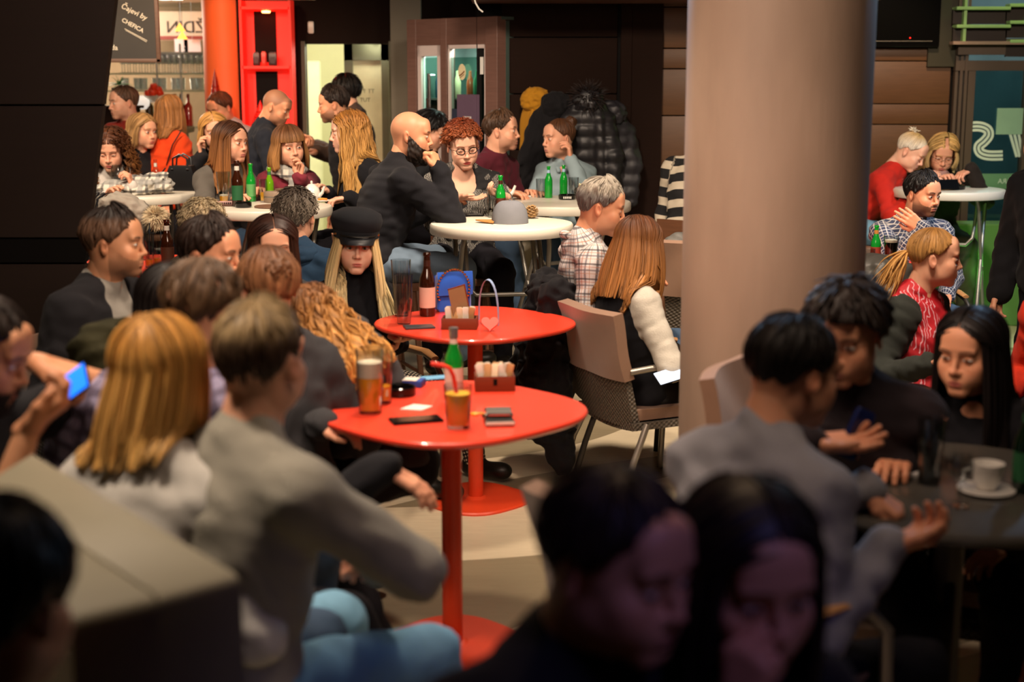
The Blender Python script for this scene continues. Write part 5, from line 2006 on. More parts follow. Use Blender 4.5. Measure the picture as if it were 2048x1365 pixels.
J = cast('redback', 'woman seen from behind with long auburn hair, black vest and white knit sleeves', 1278, 492, 5.85, yaw=122, head=(140, 14, 0), sex='f', hair='long', hc='54301a', ho=dict(drop=.25, tip='966434', locks=220, flare=.4, rag=.16, allback=1, face=40), top=WKN, topn='knit_sleeves', over=[(BLK, 'vest', .008, 0, None)], legs=mk('dark_grey_skirt', '2a2826', .8, var=.25), shoes=mk('black_boot', '1a1512', .4), q=2, lean=-.05, wr=.003, Rh=hand(1400, 725, 5.85, 'relaxed', (0, 0, -1), pole=(.5, -.2, -.9)), Lh=hand(1330, 690, 5.9, 'grip', (0, 0, 1)))
wc = wicker_chair('wicker armchair with brown back cover and grey tube legs, under the auburn haired woman', J['H'][0] + J['f'][0] * .045 + .05, J['H'][1] + J['f'][1] * .045 + .02, 115, .37)
# --- cap woman
DOT = N('dotted_trousers')
uv = DOT.xyz(DOT.attr('cuv').outputs['Vector'])
fx = DOT.math('SUBTRACT', DOT.math('FRACT', DOT.math('MULTIPLY', uv[0], 62.0)), .5)
fy = DOT.math('SUBTRACT', DOT.math('FRACT', DOT.math('MULTIPLY', uv[1], 62.0)), .5)
d2 = DOT.math('ADD', DOT.math('MULTIPLY', fx, fx), DOT.math('MULTIPLY', fy, fy))
DOT.base(DOT.mix(DOT.math('LESS_THAN', d2, .10), '100e0e', 'c0b49c'))
DOT.set(Roughness=.8)
J = cast('cap', 'young blond woman in black baker boy cap facing the camera', 712, 490, 6.05, yaw=28, head=(10, 4, 3), sex='f', hair='long', hc='c8a76c', ho=dict(drop=.36, tip='e0ca98', thick=.009, locks=380, fs=140, flare=.30, out=.035, face=40, lr=.005, rag=.10, lift=.008, fwd=.055), top=BLK, neck=True, legs=DOT.m, shoes=SHOE, q=2, lips='c0625c', skin='pale', eye=.0115, iris='5a6a50', brow='6a5034', lean=.02, legdir=58, Lh=hand(800, 680, 5.7, 'soft', (0, 0, 1), d=(.7, -.4, -.3)), Rh=hand(776, 700, 5.75, 'soft', (.3, 0, 1), d=(.9, 0, -.2)), foot=.1)
CAPM = knit('black_cap_wool', '24262b', '17181c', scale=700)
mb = MB().lathe([(.090, .052), (.099, .062), (.106, .080), (.112, .105), (.104, .132), (.07, .150), (.02, .156), (0, .154)], 40, (0, .016, 0), sy=1.14)
hc_ = head_child(J, 'cap_crown', mb, CAPM)
hc_.name = 'cap'
mb = MB().lathe([(.086, .034), (.097, .036), (.099, .066), (.088, .072)], 40, (0, .008, 0), sy=1.12)
head_child(J, 'cap_band', mb, CAPM)
mb = MB()
sheet(mb, lambda u, v: ((-(.088 - .010 * v) * math.cos(R(20) + u * R(140)) * 1.0, -.008 - (.096 + .042 * v) * math.sin(R(20) + u * R(140)), .046 - .020 * v - .010 * abs(2 * u - 1) * v), (0, .3, 1)), 20, 4, .004)
head_child(J, 'cap_visor', mb, mk('visor_black', '202227', .5, var=.05))
mb = MB().tube([(-.086 * math.cos(a), -.004 - .110 * math.sin(a), .052) for a in [R(12) + i * R(156) / 16 for i in range(17)]], .0035, 6)
head_child(J, 'cap_cord', mb, SHOE)
GOLD = mk('gold_button', 'd8a060', .25, 1, var=0)
for x in (-1, 1):
    mb = MB().lathe([(0, -.006), (.007, -.004), (.008, 0), (.007, .004), (0, .006)], 12, (x * .089, -.032, .052))
    head_child(J, 'button', mb, GOLD)
mb = MB().tube([J['wr'][-1] + .027 * np.array([0.2 * math.cos(a), math.cos(a), math.sin(a)]) for a in [i * .4 for i in range(17)]], .007, 6, cap=False)
body_child(J, 'bracelet', np.array(mb.v), np.array(mb.f), GOLD)
seat_for(J, 'chair', 'wicker armchair under the woman in black cap', 28)
# --- brunette, curly man, fur hair
cast('brunette', 'woman with long straight dark brown hair, face half hidden, looking this way', 547, 494, 5.45, yaw=12, head=(14, 6, 0), sex='f', hair='long', hc='2c1710', ho=dict(drop=.34, face=42, tip='3a2014'), top=CH_, legs=BLKT, shoes=SHOE, q=2, lips='b8645c', iris='2a1a10', lean=-.02)
J = cast('denimback', 'man with curly greying hair and blue denim hooded jacket seen from behind', 592, 432, 6.5, yaw=175, head=(170, 0, 0), hair='curlyshort', hc='4a4038', ho=dict(tip='8a8072', thick=.018), top=knit('denim_jacket', '2f4a66'), topn='jacket', legs=JEANS, shoes=SHOE, q=1, coat=.02)
s = SDF(.009)
for i in range(8):
    a0, a1 = R(200 + i * 20), R(220 + i * 20)
    pf = lambda a: J['S'] + J['lt'] * .10 * math.cos(a) + J['f'] * .10 * math.sin(a) + np.array([0, 0, .02])
    s.cap(pf(a0), pf(a1), .036, .036, k=.02)
body_child(J, 'hood', *s.mesh(wrinkle(.005, 4, .04, .09)), m=knit('denim_jacket', '2f4a66'))
cast('whitecurl', 'person with frizzy white blond hair, mostly hidden behind the dark haired man', 408, 456, 6.2, yaw=160, head=(150, 10, 0), sex='f', hair='curlyshort', hc='cdbb98', ho=dict(thick=.016), top=knit('cream_knit', 'a89c88'), legs=BLKT, shoes=SHOE, q=1)
# --- left group
cast('profileman', 'man with thick dark brown hair in profile, looking right', 420, 508, 4.6, yaw=70, head=(76, 6, 0), hair='quiff', hc='22150f', top=CH_, legs=BLKT, shoes=SHOE, q=1, skin='warm', thick=.01, Rh=None)
cast('fademan', 'man with faded haircut, pale grey tee and black jacket at the dark wall', 228, 486, 4.85, yaw=75, head=(88, 2, 0), hair='quiff', hc='1d130e', ho=dict(side='5a4232', fade=46), top=knit('pale_grey_cotton', '97938b'), topn='tee_shirt', over=[(BLK2, 'jacket', .022, 2, .15)], legs=BLKT, shoes=SHOE, q=1, skin='tan', stubble=.5, b=1.1)
cast('longdark', 'woman with long black hair falling to the left, seen from behind', 342, 612, 3.95, yaw=160, head=(165, 5, -12), sex='f', hair='long', hc='120b09', ho=dict(drop=.40, shift=-.10, allback=1, face=35), top=CH_, legs=BLKT, shoes=SHOE, q=1)
STR = plaid('lavender_stripe', '8f88a6', [(.5, .20, '4c4258')], 0, .045)
cast('striped', 'man with short brown hair in lavender striped shirt seen from behind', 410, 618, 3.3, yaw=165, head=(150, 8, 0), hair='short', hc='4c3826', ho=dict(tousle=.008), top=STR, topn='striped_shirt', legs=JEANS, shoes=SHOE, q=1, b=1.15, sx=.10, side=.05)
upb = blob_hair((.0, .085, .045), (.050, .040, .045), '5a3a22', 15, .006, .007)
cast('updo', 'woman with loosely pinned glossy brown hair, face turned away to the left', 535, 574, 4.2, yaw=-150, head=(-150, 8, 0), sex='f', hair='up', hc='4a2c18', ho=dict(thick=.016, tousle=.005, tip='8a6040', bits=[upb]), top=CH_, legs=BLKT, shoes=SHOE, q=1)
J = cast('bender', 'woman in charcoal sweater bending forward, wavy brown blond hair falling at her face', 612, 652, 4.35, yaw=-75, head=(-95, 35, 0), sex='f', hair='long', hc='6a4424', ho=dict(drop=.26, tip='c8924e', wave=.014, wf=2.4, face=46, fs=120, locks=200, flare=.5), top=CH_, legs=BLKT, shoes=SHOE, q=1, lean=.16, b=1.15, Sabs=P(688, 672, 4.5), Rh=hand(560, 850, 4.2, 'relaxed'), Lh=hand(690, 858, 4.0, 'relaxed', (0, 0, -1), d=(.9, -.3, -.1), pole=(-.6, .2, -.8)), legdir=-60)
# extra sitter whose bare hand hangs by the knee under the table
J = cast('blackknee', 'dark clothed person hidden behind the grey sweatered man, wrist band hand hanging at the knee', 520, 700, 3.5, yaw=100, head=(110, 30, 0), hair='short', hc='3a2a1c', top=BLK, legs=BLKT, shoes=mk('black_trainer', '1c1a18', .5), q=1, lean=.12, Rh=hand(822, 965, 3.35, 'open', (-.5, 0, -.5), d=(.8, .1, -.5), pole=(-.3, -.4, -1)), foot=.15)
mb = MB().tube([J['wr'][-1] + .031 * np.array([math.cos(a) * .8, math.sin(a), math.cos(a) * .6]) for a in [i * .4 for i in range(17)]], .008, 6, cap=False)
body_child(J, 'wrist_band', np.array(mb.v), np.array(mb.f), SHOE)
GREYS = knit('heather_grey_sweater', 'a39f93', '8c887c')
J = cast('greyback', 'man in heather grey sweater and light jeans in front, seen from behind', 522, 722, 2.82, yaw=138, head=(158, 0, 0), hair='quiff', hc='8a7452', ho=dict(side='3e2c20', fade=62, thick=.007), wr=.0035, top=GREYS, legs=LJEANS, shoes=SHOE, q=1, b=1.14, lean=.06, Rh=hand(730, 1120, 3.0, 'relaxed', pole=(.9, -.5, -.3)), Lh=hand(560, 1080, 3.2, 'relaxed'), knees=.07, seamfront=1)
J = cast('blondback', 'woman with straight golden blond hair and white top, seen from behind', 326, 744, 2.85, yaw=160, head=(168, 3, 5), sex='f', hair='long', hc='b88440', ho=dict(drop=.19, tip='d0a05a', allback=1, face=38, shift=.045, locks=200, rag=.12), top=knit('white_cotton_top', 'cfccc6', 'b8b5ae'), topn='top', legs=JEANS, shoes=SHOE, q=1, lean=.10, b=1.1)
J = cast('phoneman', 'man in black tee at the left edge holding a glowing phone', -35, 700, 3.0, yaw=70, head=(86, 22, 0), hair='short', hc='1c120d', top=BLK2, topn='tee_shirt', sleeve=.85, legs=JEANS, shoes=SHOE, q=1, skin='tan', beard=.008, Rh=hand(118, 812, 2.85, 'grip', (-.2, .2, .9), d=(.75, .2, .55), pole=(-.1, -.3, -1)), Lh=hand(140, 745, 3.15, 'grip', (.2, 0, -1), d=(.9, -.2, -.2)), b=1.1)
# --- foreground
cast('fgman', 'dark dressed man with short hair, very near, looking right', 1232, 1122, 1.72, yaw=40, head=(48, 10, 0), hair='short', hc='2a1c14', top=BLK2, topn='jacket', coat=.02, legs=BLKT, shoes=SHOE, q=1, skin='warm', stubble=.15, eye=.007)
cast('fgwoman', 'dark haired woman very near, hand under her chin', 1498, 1145, 1.78, yaw=5, head=(16, 12, 0), sex='f', hair='long', hc='1d130f', ho=dict(drop=.22, face=44), top=BLK2, topn='top', legs=BLKT, shoes=SHOE, q=1, skin='warm', eye=.008, iris='1a120c', Rh=hand(1495, 1318, 1.66, 'fist', (.6, .6, 0), d=(.1, .1, 1), pole=(-.1, -.1, -1)))
cast('fgleft', 'black haired person at the bottom left corner with back turned', -15, 1205, 1.6, yaw=170, head=(160, 10, 0), hair='short', hc='0d0b0a', ho=dict(thick=.02), top=BLK2, topn='jacket', coat=.02, legs=BLKT, shoes=SHOE, q=1)
J = cast('greyright', 'young man in grey sweater and dark hair seen from behind at the dark round table', 1586, 742, 2.95, yaw=128, head=(118, 12, 0), hair='short', hc='15100d', ho=dict(tousle=.002, ridge=.001), top=knit('blue_grey_sweater', '8f8d92', '7c7a80'), legs=BLKT, shoes=SHOE, q=1, b=1.08, lean=.10, Rh=hand(1838, 1075, 2.80, 'soft', (0, 0, 1), d=(.9, .3, .15), pole=(.0, -.3, -1)), Lh=hand(1790, 1020, 3.1, 'fist', (0, 0, -1), d=(.6, -.3, -.4), pole=(.3, .5, -.8)), skin='warm')
J = cast('mopman', 'young man with tousled dark hair and dark hoodie gesturing with his hand', 1692, 668, 3.45, yaw=-15, head=(-28, 14, 0), hair='mop', hc='1d1510', ho=dict(thick=.028, line='short'), top=knit('dark_hoodie', '2a2226'), topn='hoodie', legs=BLKT, shoes=SHOE, q=1, b=1.08, lean=.14, Rh=hand(1690, 885, 3.15, 'open', (0, -.3, 1), d=(.9, -.2, .05), pole=(-.7, 0, -.8)), Lh=hand(1790, 930, 3.4, 'relaxed', pole=(.1, .6, -.8)), skin='warm')
cast('darklong', 'woman with long dark hair and black top facing left over the dark table', 1940, 702, 3.9, yaw=-30, head=(-42, 8, 0), sex='f', hair='long', hc='120d0c', ho=dict(drop=.36, face=44), top=BLK, legs=BLKT, shoes=SHOE, q=1, eye=.007, Rh=hand(1885, 915, 3.7, 'relaxed'), skin='warm')
# --- right middle
pony = tuft_locks((0, .100, .015), (0, .8, -.7), .13, 70, 'b8894c', 8, .55, .005, .10, .01, 10)
REDT_ = N('red_print_tee')
w1 = REDT_.n('ShaderNodeTexWave', wave_type='BANDS')
w1.inputs['Scale'].default_value = 7; w1.inputs['Distortion'].default_value = 14; w1.inputs['Detail'].default_value = 3
w2 = REDT_.noise(7, REDT_.coord(), 1)
REDT_.base(REDT_.mix(REDT_.math('MULTIPLY', REDT_.math('GREATER_THAN', w1.outputs[1], .86), REDT_.math('GREATER_THAN', w2, .54)), 'b41624', 'd8a8b4'))
REDT_.set(Roughness=.7)
REDT = REDT_.m
cast('ponytail', 'woman with ponytail, red printed tee and dark raglan sleeves in profile', 1868, 514, 5.7, yaw=48, head=(78, 4, 0), sex='f', hair='up', hc='8a6234', ho=dict(bits=[pony], tip='a87c46'), top=knit('raglan_charcoal', '30332f'), topn='raglan_sleeves', over=[(REDT, 'tee_front', .004, 0, None)], legs=JEANS, shoes=SHOE, q=2, lips='b8605c', eye=.009, lean=-.08, b=1.05, Lh=hand(1960, 700, 5.4, 'relaxed'), Rh=hand(1890, 720, 5.3, 'relaxed'))
PL2 = plaid('navy_check', '27304a', [(.25, .06, 'b8b4b0'), (.75, .05, 'a8a4a0')], 0, .042)
J = cast('plaidman', 'dark bearded man in navy checked shirt with hand on his collar', 1845, 388, 7.85, yaw=8, head=(34, 8, 0), hair='quiff', hc='100c0b', top=PL2, topn='checked_shirt', legs=JEANS, shoes=SHOE, q=2, stubble=.8, skin='warm', b=1.08, brow='0c0808', iris='1a100c', Rh=hand(1822, 440, 7.62, 'flat', (.2, .9, -.1), d=(-.7, .1, .5), pole=(-.3, -.5, -1)), lips='905048')
sprout = tuft_locks((0, .055, .105), (0, .15, 1), .055, 46, 'd8d0c0', 9, .9, .004, .02, .004, 7)
J = cast('redsweater', 'blond woman in red sweater bending over the window table', 1822, 302, 9.25, yaw=58, head=(58, 34, 0), sex='f', hair='up', hc='b89a6a', ho=dict(bits=[sprout], tip='d0c8b8'), top=knit('red_sweater_knit', 'c0281c'), legs=LJEANS, shoes=SHOE, q=2, lean=.26, b=1.08, eye=.004, skin='pale', Rh=hand(1862, 362, 9.0, 'relaxed', (0, 0, -1)), Lh=hand(1868, 348, 9.2, 'soft', (0, 0, -1)))
seat_for(J, 'stool', 'bar stool under the woman in red sweater', 58)
J = cast('goldwatch', 'blond woman in glasses and dark cardigan bending over a phone', 1884, 306, 9.35, yaw=-10, head=(-8, 24, 4), sex='f', hair='bob', hc='c09c62', ho=dict(tip='dcc48c', part=.02), top=knit('dark_cardigan', '28221e'), topn='cardigan', legs=mk('olive_trousers', '2c2a1e', .8), shoes=SHOE, q=2, lean=.2, b=1.12, eye=.004, gaze=(0, -.004), Lh=hand(1922, 348, 9.1, 'soft', (-.3, 0, -1), d=(-.8, -.2, -.3)), Rh=hand(1890, 352, 9.1, 'grip', (0, 0, -1)))
glasses(J, mk('thin_metal_frame', '6a5a4a', .3, .6, var=0), cat_eye=0, th=.0013)
s = SDF(.008)
s.ell(J['S'] + J['f'] * .085 - np.array([0, 0, .02]), (.075, .06, .10), J['R'])
body_child(J, 'scarf', *s.mesh(wrinkle(.006, 8, .03, .06)), m=knit('dusty_pink_cloth', 'b08a84'))
mb = MB().tube([J['wr'][1] + .029 * np.array([0.3 * math.cos(a), math.cos(a), math.sin(a)]) for a in [i * .4 for i in range(17)]], .007, 6, cap=False)
body_child(J, 'wrist_watch', np.array(mb.v), np.array(mb.f), GOLD)
seat_for(J, 'stool', 'bar stool under the blond woman in glasses', -10)
cast('blackedge', 'black dressed person standing at the right edge by the window', 2092, 282, 6.6, yaw=-60, head=(-70, 0, 0), sit=False, hair='short', hc='120d0b', top=BLK2, topn='jacket', coat=.02, legs=BLKT, shoes=SHOE, q=0)
cast('orangeknit', 'person in orange red ribbed sweater cut off by the right edge', 2120, 520, 5.2, yaw=-70, head=(-80, 5, 0), sex='f', hair='long', hc='2a1a10', top=knit('orange_red_ribbed', 'd8381a', '8f1e10', scale=250), legs=BLKT, shoes=SHOE, q=0, b=1.25)
STP = N('black_cream_stripes')
uv = STP.xyz(STP.attr('cuv').outputs['Vector'])
STP.base(STP.mix(STP.math('GREATER_THAN', STP.math('FRACT', STP.math('MULTIPLY', uv[1], 9.5)), .55), '111013', 'c4b8a4'))
STP.set(Roughness=.85)
J = cast('stripeback', 'person in black and cream striped sweater mostly behind the concrete column', 1420, 262, 8.3, yaw=150, head=(150, 0, 0), hair='short', hc='1a1210', top=STP.m, legs=mk('black_denim', '1c1d22', .8, var=.2), shoes=SHOE, q=1, b=1.15, lean=.20, legdir=120)
seat_for(J, 'stool', 'bar stool behind the concrete column', 150)
for k_, lb, yw in (('brunette', 'the brunette whose face is half hidden', 12), ('denimback', 'the man in blue denim jacket', 175), ('profileman', 'the dark haired man in profile', 70), ('fademan', 'the man with faded haircut', 75), ('ponytail', 'the woman with ponytail', 40), ('plaidman', 'the man in navy checked shirt', 8), ('darklong', 'the long dark haired woman', -30), ('mopman', 'the young man in dark hoodie', -15), ('whitecurl', 'the person with frizzy white blond hair', 160), ('orangeknit', 'the person in orange red sweater', -70)):
    seat_for(CAST[k_], 'chair', 'wicker armchair under ' + lb, yw, tubem=DTUBE)
wicker_chair('wicker armchair with tall brown back cover beside the concrete column', CAST['greyright']['H'][0], CAST['greyright']['H'][1], 128, .46)
q_ = P(1480, 850, 3.9)
wicker_chair('wicker armchair with worn brown back cover, empty, between column and young men', q_.x + .29, q_.y, 62, .47)

# ------------------------------------------------------------------ small things
GG = clear_mat('green_bottle_glass', '58d868', '18a838', .55)
BG = clear_mat('brown_bottle_glass', '8a4a20', '3a1a0c', .6)
BEER = clear_mat('beer', 'f8c468', 'ffb42c', .93)
FOAM = mk('foam', 'e8dcc4', .9, bump=.3)
LABW = mk('white_label', 'cfc8bc', .6, var=.05)
LABG = mk('dark_green_label', '1f5a34', .6)
SILV = mk('foil', 'b8bcc0', .25, .9, var=0)


def bottle(label, p, h, m, lab=None, capm=None, group=None, neck=None):
    t = thing('beer_bottle', label, 'bottle', p, 0, group)
    r = h * .125
    prof = [(0, 0), (r * .9, 0), (r, .006), (r, h * .52), (r * .93, h * .60), (r * .55, h * .72), (r * .42, h * .80), (r * .40, h * .94), (r * .48, h * .95), (r * .48, h * .985), (r * .40, h), (0, h * .998)]
    MB().lathe(prof, 22).build('glass_body', m, t)
    if lab: MB().lathe([(r * 1.012, h * .14), (r * 1.012, h * .46)], 22).build('label', lab, t)
    MB().lathe([(r * .45, h * .76), (r * .425, h * .88)], 18).build('neck_label', neck or lab or LABW, t)
    if capm: MB().lathe([(r * .5, h * .86), (r * .52, h * .955), (r * .50, h * 1.004), (0, h * 1.008)], 18).build('foil_cap', capm, t)
    return t


def glass(label, p, h, r0, r1, fill=None, fh=.0, foam=0, cat='glass', group=None, name='drinking_glass', bulge=0):
    t = thing(name, label, cat, p, 0, group)
    n = 9
    out = [(r0 + (r1 - r0) * (i / n) + bulge * math.sin(math.pi * min(1, i / n * 1.15)) ** 2, h * i / n) for i in range(n + 1)]
    inn = [(max(r - .0022, .001), z) for r, z in reversed(out[1:])]
    MB().lathe([(0, 0)] + out + inn + [(inn[-1][0], .010), (0, .010)], 24).build('glass_body', GLASS, t)
    if fill:
        k = max(2, int(n * fh))
        L = [(r - .003, z) for r, z in out[1:k + 1]]
        MB().lathe([(0, .011), (L[0][0], .011)] + L + [(0, L[-1][1])], 24).build('drink', fill, t)
        if foam:
            z = L[-1][1]; r = L[-1][0]
            MB().lathe([(0, z), (r, z + .001), (r, z + foam), (r * .6, z + foam + .004), (0, z + foam + .005)], 20).build('foam', FOAM, t)
    return t


def phone(label, p, rz=0, lit=False, rot=None, L=.145, name='phone', cat='phone', glow='3a7ae8', e=2.2):
    t = thing(name, label, cat, p, R(rz))
    MB().box((0, 0, .004), (L, .07, .008), bev=.003).build('case', BLACK, t)
    m = mk('screen_glow' + glow, glow, .3, emit=e, var=0) if lit else mk('dark_screen', '0c0d10', .08, var=0)
    MB().box((0, 0, .0083), (L * .92, .062, .001)).build('screen', m, t)
    if rot: t.rotation_euler = rot
    return t


def at(px, py, z): return PZ(px, py, z)
# --- table 1
z1 = .7505
glass('low clear tumbler with melting ice at the left tip of the nearest red table', at(672, 812, z1), .10, .032, .038, clear_mat('pink_water', 'f0c0b8', 'd89890', .45), .5)
glass('second low tumbler behind the first, on the nearest red table', at(716, 796, z1), .095, .032, .038, clear_mat('pink_water', 'f0c0b8', 'd89890', .45), .4)
glass('tall glass of amber beer with white foam on the nearest red table', at(741, 826, z1), .195, .033, .042, BEER, .62, .045, bulge=.003)
glass('slim beer glass nearly drained, behind the foaming beer', at(767, 806, z1), .16, .024, .032, BEER, .35)
J_ = thing('juice_glass', 'glass of orange juice with a red bent straw at the front of the red table', 'glass', at(916, 856, z1))
MB().lathe([(0, 0), (.031, 0), (.033, .004), (.041, .125), (.039, .125), (.031, .010), (0, .009)], 26).build('glass_body', GLASS, J_)
MB().lathe([(0, .011), (.0295, .011), (.0365, .100), (0, .102)], 24).build('juice', mk('orange_juice', 'ffc438', .6, var=.05), J_)
MB().tube([(.01, 0, .02), (-.012, 0, .15), (-.022, 0, .172), (-.040, 0, .180), (-.075, 0, .186)], .0062, 8).build('straw', mk('red_straw', 'e0301c', .4, var=0), J_)
bottle('green beer bottle with silver foil neck on the nearest red table', at(908, 800, z1), .225, GG, LABW, SILV)
bx = thing('sugar_box', 'small wooden box of sugar packets on the nearest red table', 'box', at(989, 778, z1), R(4))
WB = wood('box_wood', '6e2f14')
for x, y, w, d in ((0, -.04, .125, .006), (0, .04, .125, .006), (-.06, 0, .006, .08), (.06, 0, .006, .08)): MB().box((x, y, .024), (w, d, .048), bev=.001).build('side_panel', WB, bx)
MB().box((0, 0, .003), (.12, .08, .006)).build('bottom', WB, bx)
MB().box((0, -.0435, .03), (.012, .002, .02)).build('cut_out', BLACK, bx)
rg = random.Random(7)
PK = [mk('packet_white', 'd8cfc2', .7), mk('packet_tan', 'b88a5a', .7), mk('packet_cream', 'e0c8a8', .7)]
def packets(p, rz, n, w=.10, base=.02):
    for i in range(n):
        u = (i % 5 - 2) / 2.2
        q = Matrix.Translation(p) @ Matrix.Rotation(rz, 4, 'Z') @ Vector((u * w / 2, (i // 5 - .5) * .025, base + .035))
        o = MB().box((0, 0, 0), (.024, .010, .058), bev=.004).build('sugar_packet', PK[i % 3])
        o.location = q
        o.rotation_euler = (rg.uniform(-.3, .3), rg.uniform(-.35, .35), rz + rg.uniform(-.4, .4))
        tag(o, 'paper sugar packet standing in the nearest wooden box' if base < .021 else 'paper sugar packet standing in the wooden box with menu card', 'packet', 'sugar packets in the nearest box' if base < .021 else 'sugar packets in the far box')
packets(bx.location, R(4), 10)
w = thing('wallet', 'dark wallet with a silver phone lying on top, right on the nearest red table', 'wallet', at(997, 846, z1), R(6))
MB().box((0, 0, .009), (.088, .10, .018), bev=.006).build('cover', mk('wallet_leather', '1c1a18', .4), w)
MB().box((0, -.049, .009), (.084, .006, .010), bev=.002).build('card_edge', LABW, w)
o = thing('silver_case', 'grey metal case lying on the dark wallet', 'case', at(997, 846, z1) + Vector((0, .02, .0185)), R(4))
MB().box((0, 0, .008), (.082, .075, .016), bev=.006).build('lid', mk('brushed_grey', '8a8a86', .3, .7), o)
MB().box((0, -.037, .008), (.06, .003, .004)).build('clasp', CHROME, o)
phone('black phone lying flat beside the juice glass on the nearest red table', at(832, 843, z1), 18, L=.15)
nb_ = MB().prism([(-.045, -.03), (.02, -.045), (.05, .01), (-.01, .035)], 0, .002)
solo(nb_, 'napkin', PAPER, 'white folded napkin in the middle of the nearest red table', 'napkin', at(832, 815, z1))
def ashtray(label, p, r=.05):
    return solo(MB().lathe([(0, 0), (r * .9, 0), (r, .006), (r, .026), (r * .92, .029), (r * .82, .026), (r * .78, .010), (0, .008)], 24), 'ashtray', mk('black_glass', '0c0b0a', .12, var=0), label, 'ashtray', p)
ashtray('round black ashtray behind the beer glasses on the nearest red table', at(800, 790, z1))
o = thing('cigarette_pack', 'blue and white cigarette packet on the nearest red table', 'packet', at(822, 772, z1), R(-12))
MB().box((0, 0, .011), (.085, .055, .022), bev=.002).build('pack_body', mk('pack_blue', '2a4a9a', .5), o)
MB().box((0, .0, .0225), (.05, .056, .001)).build('pack_band', LABW, o)
solo(MB().box((0, 0, .002), (.085, .05, .003)), 'blue_card', mk('card_cyan', '6aa8d0', .5), 'pale blue card at the far edge of the nearest red table', 'card', at(868, 757, z1), R(20))
solo(MB().lathe([(0, 0), (.012, 0), (.013, .005), (0, .008)], 14).tube([(.01, 0, .004), (.045, -.01, .004)], .003, 6), 'yellow_key', mk('yellow_plastic', 'd8a020', .4), 'small yellow key fob beside the juice glass', 'key', at(950, 830, z1))
# --- table 2
glass('tall wheat beer glass, empty, at the left of the second red table', at(808, 648, z1), .20, .026, .038, None, bulge=.004)
glass('second tall empty beer glass just behind the first', at(803, 632, z1), .235, .028, .042, clear_mat('thin_beer_rest', 'e8d0a0'), .3)
bottle('brown beer bottle with pale pink label on the second red table', at(855, 632, z1), .265, BG, mk('pink_label', 'd8b4a4', .6, var=.1), neck=mk('neck_brown', '3a1c10', .4))
solo(MB().box((0, 0, .004), (.12, .075, .008), bev=.003), 'bill_tray', mk('dark_tray', '3a3c40', .3), 'dark flat tray under the tall glasses on the second red table', 'tray', at(838, 656, z1), R(14))
bx = thing('menu_box', 'wooden sugar box with an upright menu card on the second red table', 'box', at(920, 656, z1), R(-3))
for x, y, w_, d in ((0, -.04, .14, .006), (0, .04, .14, .006), (-.067, 0, .006, .08), (.067, 0, .006, .08)): MB().box((x, y, .022), (w_, d, .044), bev=.001).build('side_panel', WB, bx)
MB().box((0, 0, .003), (.13, .08, .006)).build('bottom', WB, bx)
MB().box((.02, .0, .095), (.075, .006, .14)).build('menu_holder', WB, bx).rotation_euler = (0, R(-12), R(30))
MB().box((.015, -.004, .100), (.07, .002, .12)).build('menu_card', mk('menu_brown', '8a6848', .6), bx).rotation_euler = (0, R(-12), R(30))
packets(bx.location, 0, 10, .10, .0211)
# blue velvet bag
bb = thing('chain_bag', 'bright blue velvet bag with gold chain strap on the second red table', 'bag', at(905, 622, z1), R(20))
BV = mk('blue_velvet', '0a60d8', .75, var=.15, sheen=.6)
MB().box((0, 0, .08), (.15, .06, .16), bev=.014).build('bag_body', BV, bb)
sheet(MB(), lambda u, v: (((u - .5) * .155, -.034 - .006 * math.sin(v * 3), .172 - v * .10), (0, -1, .1)), 8, 6, .010).build('flap', BV, bb)
ch = [(.07 * math.cos(a) - .01, -.046 - .01 * math.sin(a), .10 + .085 * math.sin(a)) for a in [R(-40) + i * R(250) / 26 for i in range(27)]]
for i, q in enumerate(ch):
    o = MB().lathe([(.0, -.005), (.0055, -.003), (.0062, 0), (.0055, .003), (0, .005)], 8, q).build('chain_link', GOLD, bb)
# paper arch and heart
a, b_ = at(958, 640, z1), at(997, 652, z1)
mid = (a + b_) / 2
pts = [a + (b_ - a) * (.5 - .5 * math.cos(t * math.pi)) + Vector((0, 0, .175 * math.sin(t * math.pi) ** .75)) for t in [i / 16 for i in range(17)]]
mb = MB()
for i in range(16):
    for sgn in (0,):
        p0, p1 = pts[i], pts[i + 1]
        w_ = Vector((.2, .98, 0)) * .016
        mb.add([p0 - w_, p0 + w_, p1 + w_, p1 - w_, p0 - w_ + Vector((0, 0, .002)), p0 + w_ + Vector((0, 0, .002)), p1 + w_ + Vector((0, 0, .002)), p1 - w_ + Vector((0, 0, .002))], [(0, 1, 2, 3), (7, 6, 5, 4), (0, 3, 7, 4), (1, 5, 6, 2)])
solo(mb, 'paper_band', mk('paper_band_print', '9ab0d8', .5, var=.35, scale=20), 'folded paper band standing as an arch on the second red table', 'paper')
hp = []
for i in range(40):
    t = 2 * math.pi * i / 40
    hp.append((.0021 * 16 * math.sin(t) ** 3, .0021 * (13 * math.cos(t) - 5 * math.cos(2 * t) - 2 * math.cos(3 * t) - math.cos(4 * t))))
o = solo(MB().prism(hp, 0, .014), 'heart_box', RED, 'red heart shaped box leaning beside the paper arch', 'box', at(980, 662, z1) + Vector((0, 0, .026)))
o.rotation_euler = (R(60), 0, 0)
